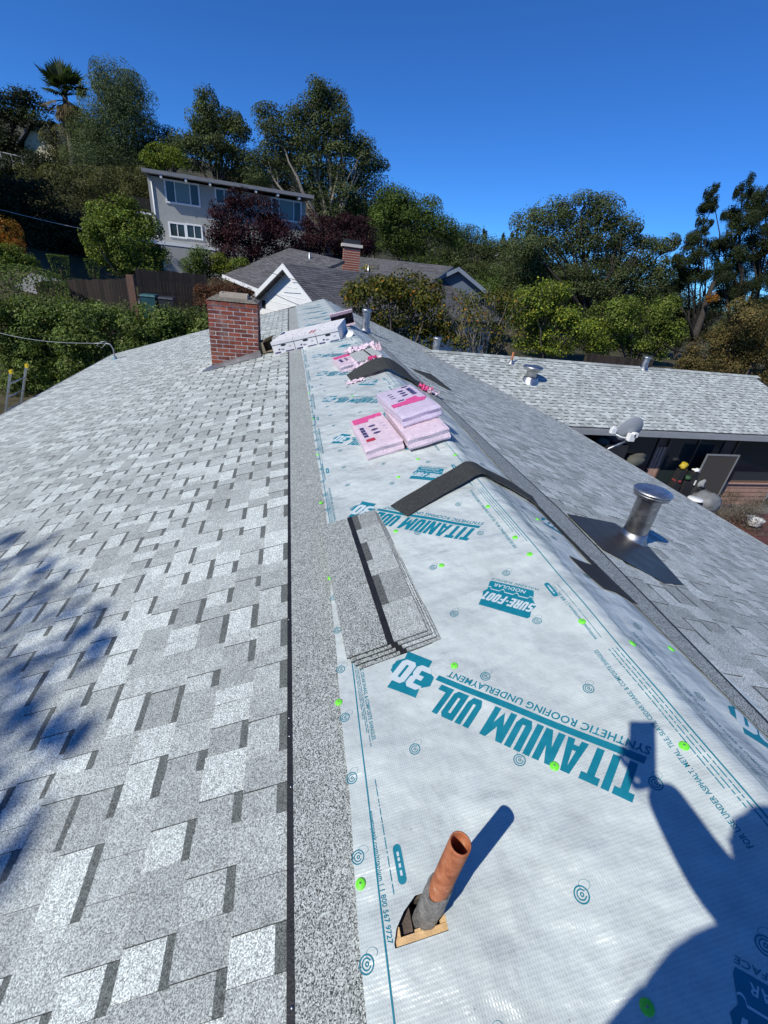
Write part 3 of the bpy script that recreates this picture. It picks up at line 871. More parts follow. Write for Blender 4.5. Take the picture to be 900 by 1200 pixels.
# ------------------------------------------------------------------ roof vents
def vent(s, v, H, r, rc, label, name='roof_vent', side=None, P=None):
    p = P if P is not None else RP(s, v)
    root = empty(name, p, label, 'roof vent')
    b = MB(); b.lathe([(r * 1.55, -r * 0.52), (r * 1.10, H * 0.08), (r * 1.04, H * 0.19), (r * 1.02, H * 0.19)], None, 40); b.build('base_collar', MAT['galv'], root)
    b = MB(); b.lathe([(r, 0.0), (r, H * 0.82), (r * 1.1, H * 0.84), (r * 1.1, H * 0.87)], None, 40); b.build('pipe', MAT['galv'], root)
    b = MB(); b.tube([(r * 1.001, 0, 0.02), (r * 1.001, 0, H * .8)], 0.003, 6); b.build('seam', MAT['galv'], root)
    b = MB(); b.lathe([(r * 1.1, H * 0.84), (rc * 0.92, H * 0.86), (rc * 0.94, H * 0.93), (rc, H * 0.945), (rc, H * 0.955), (rc * 0.9, H * 0.975), (rc * 0.35, H), (0.0, H * 1.0)], None, 48); b.build('cap', MAT['galv'], root)
    b = MB(); b.lathe([(rc * 0.955, H * .90), (rc * .97, H * .907), (rc * .955, H * .914)], None, 48); b.build('band', MAT['galv'], root)
    return root
vent(1.225, 2.13, 0.392, 0.074, 0.117, 'galvanised round vent with flat cap on dark flashing, near the ridge')
b = MB()
poly = [(0.635, 2.15), (1.245, 2.345), (1.34, 2.10), (1.135, 1.60), (0.90, 1.535), (0.60, 1.735)]
def flash_fn(x, y): return RP(x + warp_r(y) * 0 , y, 0.0105)
b.face([RP(x, y, 0.0105) for x, y in poly]); b.face([RP(x, y, 0.0085) for x, y in poly][::-1])
for i in range(len(poly)):
    a_, c_ = poly[i], poly[(i + 1) % len(poly)]
    b.face([RP(*a_, 0.0085), RP(*c_, 0.0085), RP(*c_, 0.0105), RP(*a_, 0.0105)])
tag(b.build('vent_flashing', MAT['flash_dark']), 'dark metal flashing sheet around the galvanised vent near the ridge', 'flashing')
# slim flue near the far end
def flue(P, H, r, label, cap=True):
    root = empty('flue_pipe', P, label, 'flue')
    b = MB(); b.lathe([(r * 1.9, -r * 1.0), (r * 1.2, H * 0.12), (r * 1.05, H * 0.14)], None, 28); b.build('base_collar', MAT['galv'], root)
    b = MB(); b.lathe([(r, 0.0), (r, H * 0.9)], None, 28); b.build('pipe', MAT['galv'], root)
    if cap:
        b = MB(); b.lathe([(r * 1.02, H * 0.86), (r * 1.25, H * 0.88), (r * 1.25, H * 0.97), (r * 1.1, H), (0, H)], None, 28); b.build('cap', MAT['galv'], root)
    return root
flue(RP(0.548, 10.25), 0.45, 0.085, 'slim metal flue beside the ridge beyond the cartons')

# ------------------------------------------------------------------ chimney of bricks
cx0, cx1, cy0, cy1 = -2.50, -1.672, 8.62, 9.40
zt = 0.30
chim = empty('chimney', (0, 0, 0)); chim.parent = house; chim.matrix_parent_inverse = Matrix.Translation((0, -6, 4.6))
b = MB(); zlow = -cx1 * -T - 0.5
b.hull8([(x, y, z) for z in (-1.1, zt - 0.02) for y in (cy0 + .005, cy1 - .005) for x in (cx0 + .005, cx1 - .005)])
b.build('mortar_core', MAT['mortar'], chim)
course = 0.0690; BL = 0.203; BH = 0.0545
BC = [(0.27, 0.065, 0.04), (0.23, 0.055, 0.036), (0.31, 0.085, 0.05), (0.20, 0.06, 0.042), (0.28, 0.10, 0.065), (0.17, 0.05, 0.038)]
def brick(x0, x1, y0, y1, z0, z1):
    m = MB(); t = random.choice(BC); k = random.uniform(0.85, 1.15)
    j = lambda: random.uniform(-0.002, 0.002)
    m.hull8([(x + j(), y + j(), z) for z in (z0, z1) for y in (y0, y1) for x in (x0, x1)], (t[0] * k, t[1] * k, t[2] * k))
    o = m.build('brick', MAT['brick'], chim); return o
zc = zt - course; i = 0
while zc > -1.05:
    first = i == 0
    off = 0.0 if i % 2 == 0 else -BL / 2
    proud = 0.012 if first else 0.0
    x = cx0 - proud + off
    while x < cx1 + proud - 0.01:
        a_ = max(x, cx0 - proud); e_ = min(x + BL, cx1 + proud)
        if e_ - a_ > 0.03: brick(a_, e_ - 0.006, cy0 - proud, cy0 + 0.09, zc, zc + BH)
        x += BL + 0.010
    y = cy0 + 0.095 + (0 if i % 2 else -0.0)
    while y < cy1 - 0.03:
        e_ = min(y + BL, cy1)
        if zc > -0.75: brick(cx1 - 0.09, cx1 + proud, y, e_ - 0.010, zc, zc + BH)
        y += BL
    if zc > -0.95:
        y = cy0 + 0.095
        while y < cy1 - 0.03 and i < 3:
            e_ = min(y + BL, cy1); brick(cx0 - proud, cx0 + 0.09, y, e_ - .01, zc, zc + BH); y += BL
    zc -= course; i += 1
b = MB()
b.hull8([(cx0 - .010, cy0 - .010, zt + .003), (cx1 + .010, cy0 - .010, zt + .003), (cx0 - .010, cy1 + .01, zt + .003), (cx1 + .010, cy1 + .01, zt + .003),
         (cx0 + .07, cy0 + .09, zt + 0.05), (cx1 - .07, cy0 + .09, zt + 0.045), (cx0 + .07, cy1 - .09, zt + 0.05), (cx1 - .07, cy1 - .09, zt + 0.045)])
b.build('mortar_crown', MAT['crown_mortar'], chim)
b = MB()
for (x0, x1, y0, y1) in ((cx0 + .18, cx1 - .18, cy0 + .22, cy0 + .25), (cx0 + .18, cx1 - .18, cy1 - .25, cy1 - .22), (cx0 + .18, cx0 + .21, cy0 + .251, cy1 - .251), (cx1 - .21, cx1 - .18, cy0 + .251, cy1 - .251)):
    b.hull8([(x, y, z) for z in (zt + .02, zt + .115) for y in (y0, y1) for x in (x0, x1)])
b.build('flue_tile', MAT['flue_tile'], chim)
b = MB()
# step flashing along the front foot
sl = lambda x: x * T       # roof height at x (left side, x negative)
b.hull8([(cx0 - .16, cy0 - .20, sl(cx0 - .16) + .012), (cx1 + .05, cy0 - .20, sl(cx1 + .05) + .012), (cx0 - .16, cy0 - .004, sl(cx0 - .16) + .016), (cx1 + .05, cy0 - .004, sl(cx1 + .05) + .016),
         (cx0 - .16, cy0 - .20, sl(cx0 - .16) + .016), (cx1 + .05, cy0 - .20, sl(cx1 + .05) + .016), (cx0 - .02, cy0 - .012, sl(cx0) + .05), (cx1 + .02, cy0 - .012, sl(cx1) + .10)])
b.build('flashing', MAT['flashing'], chim)

# ------------------------------------------------------------------ pink shingle packs, cartons
MAT['pink'] = simple('pink_plastic_wrap', (0.74, 0.585, 0.65), 0.20, 0, 0.08, 16, 0.7)
MAT['pink_lilac'] = simple('lilac_plastic_wrap', (0.66, 0.565, 0.68), 0.20, 0, 0.08, 16, 0.7)
MAT['magenta'] = simple('magenta_print', (0.72, 0.09, 0.26), 0.3, 0, 0.1, 20)
MAT['navy'] = simple('navy_print', (0.06, 0.05, 0.14), 0.35, 0, 0.1, 20)
MAT['red'] = simple('red_print', (0.45, 0.03, 0.05), 0.35, 0, 0.1, 20)
MAT['carton'] = simple('white_carton', (0.68, 0.66, 0.66), 0.7, 0, 0.06, 8)
MAT['kraft'] = simple('brown_cardboard', (0.21, 0.17, 0.11), 0.85, 0, 0.15, 9)
MAT['carton_in'] = simple('grey_carton_inside', (0.20, 0.17, 0.16), 0.85, 0, 0.15, 9)
MAT['carton_black'] = simple('carton_black', (0.015, 0.014, 0.016), 0.6)

def wrapped(root, w, l, h, mat, seed, layers=3):
    rr = np.random.default_rng(seed)
    nx, ny, nz = 10, 22, 6
    m = MB(); idx = {}
    def vert(i, j, k):
        q = (i, j, k)
        if q not in idx:
            x, y, z = i / nx, j / ny, k / nz
            px_, py_, pz_ = (x - .5) * w, (y - .5) * l, z * h
            e = min(x, 1 - x) * w; g = min(y, 1 - y) * l
            if k == nz: pz_ -= 0.004 * math.exp(-e / 0.006) + 0.005 * math.exp(-g / 0.010)
            pz_ += 0.0022 * math.sin(31 * x + 9 * y * seed) * math.sin(17 * y + seed) * (1 if k == nz else 0)
            if j in (0, ny): py_ += (0.0045 * math.sin(k * math.pi * layers / nz * 1.0) + 0.003 * math.sin(9 * x + k + seed)) * (1 if j else -1)
            if i in (0, nx): px_ += 0.002 * math.sin(k * 2.1 + 7 * y + seed) * (1 if i else -1)
            idx[q] = len(m.v); m.v.append((px_, py_, pz_))
        return idx[q]
    def f(*q): m.f.append(q); m.t.append((1, 1, 1)); m.m.append(0); m.sm.append(False)
    for i in range(nx):
        for j in range(ny):
            f(vert(i, j, nz), vert(i + 1, j, nz), vert(i + 1, j + 1, nz), vert(i, j + 1, nz)); f(vert(i, j, 0), vert(i, j + 1, 0), vert(i + 1, j + 1, 0), vert(i + 1, j, 0))
    for k in range(nz):
        for i in range(nx):
            f(vert(i, 0, k), vert(i + 1, 0, k), vert(i + 1, 0, k + 1), vert(i, 0, k + 1)); f(vert(i, ny, k), vert(i, ny, k + 1), vert(i + 1, ny, k + 1), vert(i + 1, ny, k))
        for j in range(ny):
            f(vert(0, j, k), vert(0, j, k + 1), vert(0, j + 1, k + 1), vert(0, j + 1, k)); f(vert(nx, j, k), vert(nx, j + 1, k), vert(nx, j + 1, k + 1), vert(nx, j, k + 1))
    return m.build('wrap', mat, root)
def patch(root, name, mat, x0, x1, y0, y1, h, poly=None):
    m = MB(); pts = poly or [(x0, y0), (x1, y0), (x1, y1), (x0, y1)]
    m.face([(x, y, h) for x, y in pts]); m.face([(x, y, h - 0.003) for x, y in pts][::-1])
    for i in range(len(pts)):
        a_, c_ = pts[i], pts[(i + 1) % len(pts)]; m.face([(*a_, h - .003), (*c_, h - .003), (*c_, h), (*a_, h)])
    return m.build(name, mat, root)
def ellipse_pts(cx, cy, rx, ry, n=14): return [(cx + rx * math.cos(2 * math.pi * i / n), cy + ry * math.sin(2 * math.pi * i / n)) for i in range(n)]
def pack(M, w, l, h, label, seed, mat='pink', prints='a'):
    root = empty('shingle_pack', (0, 0, 0), label, 'shingle pack', 'pink wrapped shingle packs on the ridge')
    root.matrix_world = M
    wrapped(root, w, l, h, MAT[mat], seed)
    t = h + 0.0045
    if prints == 'a':
        patch(root, 'print_band', MAT['magenta'], 0, 0, 0, 0, t, [(-w * .44, l * .28), (-w * .02, l * .27), (w * .02, l * .34), (w * .45, l * .36), (w * .45, l * .46), (-w * .44, l * .44)])
        tb = text_mesh('CEAN', 0.03, w * .45, .02)
        for k, (x, y) in enumerate(((0.0, .10), (0.01, -.03), (0.02, -.14))): patch(root, 'print_emblem', MAT['navy'], 0, 0, 0, 0, t, ellipse_pts(w * x, l * y, w * .10, l * .022))
        for k in range(4): patch(root, 'print_code', MAT['navy'], -w * .36, -w * .24, l * (.06 - .085 * k), l * (.12 - .085 * k), t)
        tb.free()
        patch(root, 'print_label', MAT['red'], -w * .36, -w * .12, -l * .33, -l * .26, t)
        for k in range(3): patch(root, 'print_line', MAT['pink_lilac'], w * .24, w * .38, l * (.10 - .1 * k), l * (.125 - .1 * k), t)
    elif prints == 'b':
        patch(root, 'print_band', MAT['magenta'], 0, 0, 0, 0, t, [(-w * .46, -l * .18), (w * .36, -l * .20), (w * .47, -l * .12), (w * .30, -l * .08), (w * .28, l * .0), (-w * .02, -l * .03), (-w * .04, -l * .07), (-w * .46, -l * .08)])
        for k, y in enumerate((.30, .21, .12)): patch(root, 'print_emblem', MAT['navy'], 0, 0, 0, 0, t, ellipse_pts(w * .08, l * y, w * .085, l * .02))
        for k in range(4): patch(root, 'print_code', MAT['navy'], w * .26, w * .38, l * (.28 - .07 * k), l * (.33 - .07 * k), t)
        patch(root, 'print_code', MAT['navy'], w * .2, w * .38, l * .40, l * .425, t)
        for k in range(3): patch(root, 'print_line', MAT['navy'], -w * .30, -w * .18, l * (.28 - .08 * k), l * (.29 - .08 * k), t)
        patch(root, 'print_line', MAT['navy'], -w * .22, -w * .05, -l * .03, -l * .005, t)
    elif prints == 'c':
        patch(root, 'print_band', MAT['magenta'], -w * .44, w * .45, l * .22, l * .42, t)
        for k in range(3): patch(root, 'print_code', MAT['navy'], -w * .3, -w * .16, l * (.02 - .1 * k), l * (.09 - .1 * k), t)
        for k in range(3): patch(root, 'print_emblem', MAT['navy'], 0, 0, 0, 0, t, ellipse_pts(w * .05, l * (.08 - .1 * k), w * .07, l * .025))
        for k in range(2): patch(root, 'print_line', MAT['pink_lilac'], w * .2, w * .4, l * (.05 - .1 * k), l * (.075 - .1 * k), t)
    return root
pack(RM(-0.475, 3.28, 0.05, 0.010, -1), 0.285, 0.70, 0.088, 'pink wrapped shingle pack lying flat, left of the two piled ones', 3, 'pink', 'a')
pack(RM(-0.150, 3.24, 0.03, 0.035, -1), 0.315, 0.78, 0.088, 'pale plain pink pack underneath, overhanging the ridge', 5, 'pink', None)
pack(RM(-0.150, 3.44, 0.09, 0.128, -1), 0.315, 0.74, 0.082, 'lilac and pink pack with magenta band, on top of the pile', 8, 'pink_lilac', 'b')
pack(RM(-0.40, 5.98, 0.10, 0.010, -1), 0.27, 0.66, 0.09, 'small pink pack with magenta band beside the opened grey bundle', 11, 'pink', 'c')

# opened bundle with torn wrap
root = empty('opened_bundle', (0, 0, 0), 'opened bundle of grey ridge shingles in torn pink wrap', 'shingle bundle'); root.matrix_world = RM(-0.13, 5.92, 0.06, 0.01, -1)
for k in range(6):
    m = MB(); m.box((random.uniform(-.006, .006), random.uniform(-.01, .01), 0.012 + 0.017 * k), (0.33, 0.66, 0.014), tint=(0.34, 0.34, 0.35)); m.build('ridge_shingle_layer', MAT['shingle'], root)
m = MB(); m.box((0.03, 0.05, 0.112), (0.018, 0.5, 0.004)); m.build('dark_band', MAT['felt'], root)
def crumple(root, cx, cy, cz, sx, sy, sz, mat, seed, name='torn_wrap'):
    rr = random.Random(seed); m = MB(); nx, ny = 14, 6; g = {}
    for i in range(nx + 1):
        for j in range(ny + 1):
            x = cx + (i / nx - .5) * sx; y = cy + (j / ny - .5) * sy + rr.uniform(-.02, .02); z = cz + rr.uniform(0, sz) - abs(j / ny - .5) * sz * 1.2
            g[i, j] = len(m.v); m.v.append((x + rr.uniform(-.012, .012), y, z))
    for i in range(nx):
        for j in range(ny):
            m.f.append((g[i, j], g[i + 1, j], g[i + 1, j + 1], g[i, j + 1])); m.t.append((1, 1, 1)); m.m.append(0); m.sm.append(False)
    o = m.build(name, mat, root); sm = o.modifiers.new('thick', 'SOLIDIFY'); sm.thickness = 0.002
    return o
crumple(root, 0.0, 0.33, 0.125, 0.42, 0.13, 0.06, MAT['pink'], 1); crumple(root, 0.20, 0.20, 0.09, 0.10, 0.26, 0.08, MAT['pink'], 2)
crumple(root, -0.06, -0.36, 0.06, 0.40, 0.12, 0.07, MAT['pink'], 3); crumple(root, 0.02, -0.34, 0.11, 0.10, 0.09, 0.03, MAT['magenta'], 4, 'torn_print')
crumple(root, -0.19, 0.0, 0.06, 0.06, 0.62, 0.06, MAT['pink'], 6)
# curved black shingle in front of the bundle, over the ridge
sa, sb = [], []
for k in range(25):
    f = k / 24; s_ = -0.46 + 0.98 * f
    arch = 0.10 * math.sin(math.pi * min(1, f / 0.92)) ** 1.1
    sa.append((s_, 5.46 - 0.02 * f, arch + 0.012)); sb.append((s_ + 0.02, 5.17 - 0.20 * f * f, max(0.004, arch * 0.35)))
drape('ridge_shingle', 'curved black shingle arched over the ridge in front of the opened bundle', 'shingle', sa, sb, MAT['felt_top'], 0.006, sub=1)
root = empty('torn_wrapper', (0, 0, 0), 'crumpled pink and red wrapper at the end of the arched black shingle', 'wrapper'); root.matrix_world = RM(0.49, 4.93, -0.5, 0.012, 1)
crumple(root, -0.06, 0, 0.02, 0.15, 0.09, 0.05, MAT['magenta'], 7); crumple(root, 0.05, -0.02, 0.02, 0.12, 0.11, 0.05, MAT['pink'], 8)
root = empty('torn_wrapper', (0, 0, 0), 'scrap of pale pink wrapper on the underlay under the arched shingle', 'wrapper'); root.matrix_world = RM(-0.40, 5.10, 0.0, 0.012, -1)
crumple(root, 0, 0, 0.01, 0.22, 0.09, 0.03, MAT['pink'], 9)
# dark sheet on the far slope
m = MB(); q = [(0.72, 6.66), (1.14, 6.03), (1.22, 6.06), (1.08, 6.72)]
m.hull8([RP(*q[0], .01), RP(*q[1], .01), RP(*q[3], .045), RP(*q[2], .02), RP(*q[0], .016), RP(*q[1], .016), RP(*q[3], .051), RP(*q[2], .026)])
tag(m.build('felt_sheet', MAT['felt_top']), 'dark flat sheet lying on the far slope below the opened bundle', 'felt sheet')

# white cartons in a row
yawc = -0.262
rowM = RM(-1.456, 8.285, yawc, 0.006, -1)
for k, lab in enumerate(('white carton at the chimney end of the row of three', 'middle white carton of the row, red marks on its lid', 'white carton at the ridge end of the row of three')):
    root = empty('carton', (0, 0, 0), lab, 'carton', 'white cartons in a row by the chimney'); root.matrix_world = rowM @ Matrix.Translation((0.41 * k, 0.0, 0))
    W_, D_, H_ = 0.398, 0.88, 0.205
    m = MB(); m.box((W_ / 2, D_ / 2, H_ / 2), (W_, D_, H_)); m.build('box', MAT['carton'], root)
    m = MB(); m.box((W_ / 2, D_ / 2, H_ - .022), (W_ + .006, D_ + .006, .055)); m.build('lid', MAT['carton'], root)
    patch2 = lambda nm, mt, x0, x1, z0, z1: link(nm, (lambda q: (q.box(((x0 + x1) / 2, -0.0055, (z0 + z1) / 2), (x1 - x0, .003, z1 - z0)), q.mesh(nm))[1])(MB()), MAT[mt], root)
    m = MB(); m.face([(W_ * .52 + .05 * math.cos(a), -0.0028, H_ * .62 + .017 * math.sin(a)) for a in [2 * math.pi * i / 16 for i in range(16)]]); m.build('hand_hole', MAT['carton_black'], root)  # flat black oval painted for the dark inside of the hand hole
    for (x0, x1, z0, z1) in ((.02, .13, .008, .03), (.22, .38, .010, .026), (.10, .13, .055, .08), (.15, .20, .062, .068), (.15, .21, .048, .054), (.30, .34, .085, .092)):
        m = MB(); m.box(((x0 + x1) / 2, -0.001, (z0 + z1) / 2), (x1 - x0, .003, z1 - z0)); m.build('print_mark', MAT['navy'], root)
    m = MB(); m.box((W_ / 2, -0.0035, H_ - .053), (W_, .003, .007)); m.build('lid_edge_line', MAT['carton_black'], root)
    if k == 1:
        for x0 in (.30, .36):
            m = MB(); m.box((x0, .16, H_ + .0075), (.03, .26, .003)); m.build('print_mark', MAT['red'], root)
    for _ in range(4):
        m = MB(); m.box((random.uniform(.05, .35), random.uniform(.06, .42), H_ + .0075), (.02, .012, .003)); m.build('print_mark', MAT['navy'], root)
def open_box(M, W_, D_, H_, mat, matin, label, open_front=True, name='open_carton', flaps=True):
    root = empty(name, (0, 0, 0), label, 'carton'); root.matrix_world = M; th = .008
    m = MB(); m.box((W_ / 2, D_ / 2, th / 2), (W_, D_, th)); m.build('bottom', matin, root)
    m = MB(); m.box((W_ / 2, D_ / 2, H_ - th / 2), (W_, D_, th)); m.build('top', mat, root)
    m = MB(); m.box((W_ / 2, D_ - th / 2, H_ / 2), (W_ - 2 * th, th, H_ - 2 * th - .001)); m.build('back', matin, root)
    for x in (th / 2, W_ - th / 2):
        m = MB(); m.box((x, D_ / 2, H_ / 2), (th, D_ - .001, H_ - 2 * th - .001)); m.build('side', mat, root)
    if flaps:
        m = MB(); m.box((W_ / 2, -0.10, 0.02), (W_, .2, th), M=Matrix.Rotation(0.0, 4, 'X')); m.build('flap', mat, root)
        m = MB(); m.box((W_ / 2, -0.05, 0), (W_, .1, th), M=Matrix.Translation((0, 0, H_)) @ Matrix.Rotation(-0.6, 4, 'X')); m.build('flap', mat, root)
    return root
open_box(RM(-0.29, 9.35, -0.08, 0.012, -1), 0.46, 0.5, 0.22, MAT['pink'], MAT['carton_in'], 'open pinkish carton facing the camera behind the white cartons')
open_box(RM(-1.62, 8.62, 0.9, 0.012, -1), 0.26, 0.34, 0.19, MAT['kraft'], MAT['kraft'], 'brown cardboard box end between the chimney and white cartons')
m = MB()
for k in range(10):
    a0_ = k * 0.2
    m.face([(0.10 * math.sin(a0_) + .0, 0, 0.07 * (1 - math.cos(a0_))), (0.10 * math.sin(a0_ + .2), 0, 0.07 * (1 - math.cos(a0_ + .2))), (0.10 * math.sin(a0_ + .2) + .05, .28, 0.07 * (1 - math.cos(a0_ + .2))), (0.10 * math.sin(a0_) + .05, .28, 0.07 * (1 - math.cos(a0_)))])
o = tag(m.build('metal_offcut', MAT['white_paint']), 'curled white metal offcut beside the ridge end of the cartons', 'offcut'); o.matrix_world = RM(-0.12, 7.95, 0.4, 0.014, -1)
sm = o.modifiers.new('thick', 'SOLIDIFY'); sm.thickness = 0.003
# ------------------------------------------------------------------ the surroundings
def ray_of(px, py): return CX * ((px - 450) / 510) + CY * ((py - 600) / 510) + CZ
def at(px, py, Y):
    d = ray_of(px, py); return CAM + d * ((Y - CAM.y) / d.y)
def atX(px, py, X):
    d = ray_of(px, py); return CAM + d * ((X - CAM.x) / d.x)
def atZ(px, py, Z):
    d = ray_of(px, py); return CAM + d * ((Z - CAM.z) / d.z)
def mpp(px, py, Y):      # metres per photo pixel at that depth
    d = ray_of(px, py); return (Y - CAM.y) / d.y / 510
def softplus(q, k=4.0): return k * math.log1p(math.exp(min(q / k, 60)))
def ground_z(x, y):
    q = (y - 22) + 0.75 * max(0, -x - 3) - 1.2 * max(0, x - 2)
    h = 0.175 * softplus(q)
    far = max(0.0, math.hypot(x, y) - 110) * 0.05
    return -4.6 + min(h, 26 + far * 0.2) + 0.12 * math.sin(x * .31) * math.sin(y * .27)

def ground_mat():
    k = NT('dry_hillside_ground'); c = k.coord()
    n = k.noise(c, 0.25, 6, 0.6); m = k.noise(c, 3.5, 5, 0.65)
    base = k.ramp(n.outputs[0], [(0.3, (0.035, 0.045, 0.018)), (0.55, (0.075, 0.066, 0.035)), (0.75, (0.11, 0.09, 0.055))])
    base = k.mul(base, k.ramp(m.outputs[0], [(0.3, 0.6), (0.7, 1.3)]))
    return k.fin(base, 0.95, 0, 0.2, k.bump(m.outputs[0], 0.5, 0.05))
MAT['ground'] = ground_mat()
mb = MB()
def axis():
    a = [0.0]; st = 3.0
    while a[-1] < 1500:
        a.append(a[-1] + st)
        if a[-1] > 60: st *= 1.22
    return sorted([-q for q in a[1:]] + a)
ax = axis(); n = len(ax)
for y in ax:
    for x in ax: mb.v.append((x, y + 10, ground_z(x, y + 10)))
for j in range(n - 1):
    for i in range(n - 1):
        mb.f.append((j * n + i, j * n + i + 1, (j + 1) * n + i + 1, (j + 1) * n + i)); mb.t.append((1, 1, 1)); mb.m.append(0); mb.sm.append(True)
tag(mb.build('ground', MAT['ground']), kind='structure')

def leaf_mat(name, trans=0.3, rough=0.6, spec=0.18):
    k = NT(name)
    c = k.tint()
    k.fin(c, rough, 0, spec)
    tr = k.new('BsdfTranslucent'); mx = k.new('MixShader'); mx.inputs[0].default_value = trans
    tc = k.mul(c, (1.25, 1.35, 0.6)); k.lk(tc, tr.inputs['Color'])
    k.lk(k.b.outputs[0], mx.inputs[1]); k.lk(tr.outputs[0], mx.inputs[2])
    k.lk(mx.outputs[0], k.n['Material Output'].inputs['Surface'])
    return k.mat
MAT['leaf'] = leaf_mat('leaf')
def bark_mat(name, col):
    k = NT(name); c = k.coord()
    mp = k.new('Mapping'); mp.inputs['Scale'].default_value = (5, 5, 1.2); k.lk(c, mp.inputs['Vector'])
    n = k.noise(mp.outputs[0], 3.0, 6, 0.65)
    base = k.mul(col, k.ramp(n.outputs[0], [(0.3, 0.5), (0.7, 1.4)]))
    return k.fin(base, 0.9, 0, 0.2, k.bump(n.outputs[0], 0.7, 0.03))
MAT['bark'] = bark_mat('grey_bark', (0.12, 0.10, 0.085))
MAT['bark_dark'] = bark_mat('dark_bark', (0.05, 0.042, 0.035))
MAT['bark_pale'] = bark_mat('pale_bark', (0.24, 0.21, 0.17))

def leaf_quads(P, N, size, aspect, r):
    """P (n,3) centres, N (n,3) normals; returns rhombic leaves (n*4,3)"""
    n = len(P)
    N = N / (np.linalg.norm(N, axis=1, keepdims=True) + 1e-9)
    A = r.normal(size=(n, 3)); A -= N * (A * N).sum(1, keepdims=True); A /= (np.linalg.norm(A, axis=1, keepdims=True) + 1e-9)
    B = np.cross(N, A)
    s = (size * r.uniform(0.65, 1.35, n))[:, None]
    w = s * aspect
    fold = N * (s * r.uniform(-0.15, 0.25, n)[:, None])
    return np.stack([P - A * s * .5, P + B * w * .5 + fold * .4, P + A * s * .5, P - B * w * .5 + fold * .4], axis=1).reshape(-1, 3)

def foliage(clumps, leaf, pal, seed, dens=1.0, aspect=0.55, sub=16, spread=0.34, up=0.5, fill=0.25, stray=0.0):
    """clumps: (centre Vector, rx, ry, rz). Leaves gather in sprays on and inside every clump."""
    r = np.random.default_rng(seed)
    P = []; Nn = []; Tt = []
    for c, rx, ry, rz in clumps:
        R3 = np.array([rx, ry, rz]); rm = (rx * ry * rz) ** (1 / 3)
        nl = int(dens * 55 * (rm / leaf) ** 2)
        nl = max(60, min(nl, 26000))
        ns = max(5, int(sub * max(1.0, rm / 1.4)))
        D = r.normal(size=(ns, 3)); D /= np.linalg.norm(D, axis=1, keepdims=True)
        rad = np.where(r.random(ns) < fill, r.uniform(0.15, 0.7, ns), r.uniform(0.72, 1.08, ns))
        S = D * rad[:, None]
        sz = r.uniform(0.55, 1.25, ns)
        pick = r.choice(ns, nl, p=(sz ** 2) / (sz ** 2).sum())
        off = r.normal(size=(nl, 3)) * spread * sz[pick][:, None] * np.array([1, 1, .8])
        off = np.clip(off, -1.9 * spread, 1.9 * spread) * 0.9
        q = S[pick] + off
        qr = np.linalg.norm(q, axis=1); q = q * np.where(qr > 1.22, 1.22 / qr, 1.0)[:, None]
        if stray > 0:
            k = r.random(nl) < stray; q[k] *= r.uniform(1.0, 1.12, (k.sum(), 1))
        P.append(np.array(c) + q * R3)
        Nn.append(off * 0.9 + S[pick] * 0.5 + r.normal(size=(nl, 3)) * 0.55 + np.array([0, 0, up]))
        spray = r.uniform(0.62, 1.40, ns)[pick]
        pi_ = r.choice(len(pal), nl, p=np.array([p[1] for p in pal]) / sum(p[1] for p in pal))
        col = np.array([p[0] for p in pal])[pi_] * (spray * r.uniform(0.75, 1.25, nl))[:, None]
        Tt.append(col)
    P = np.concatenate(P); Nn = np.concatenate(Nn); Tt = np.concatenate(Tt)
    return leaf_quads(P, Nn, leaf, aspect, r), Tt

def limb(mb, a, b, r0, r1, seed, bend=0.12, n=7, seg=8):
    rr = random.Random(seed); a = Vector(a); b = Vector(b); L = (b - a).length
    o1 = Vector((rr.uniform(-1, 1), rr.uniform(-1, 1), rr.uniform(-.3, .6))) * L * bend
    pts = []
    for i in range(n + 1):
        f = i / n; p = a.lerp(b, f) + o1 * math.sin(math.pi * f) + Vector((rr.uniform(-1, 1), rr.uniform(-1, 1), 0)) * L * .012
        pts.append(p)
    mb.tube(pts, [r0 + (r1 - r0) * (i / n) for i in range(n + 1)], seg)
    return pts

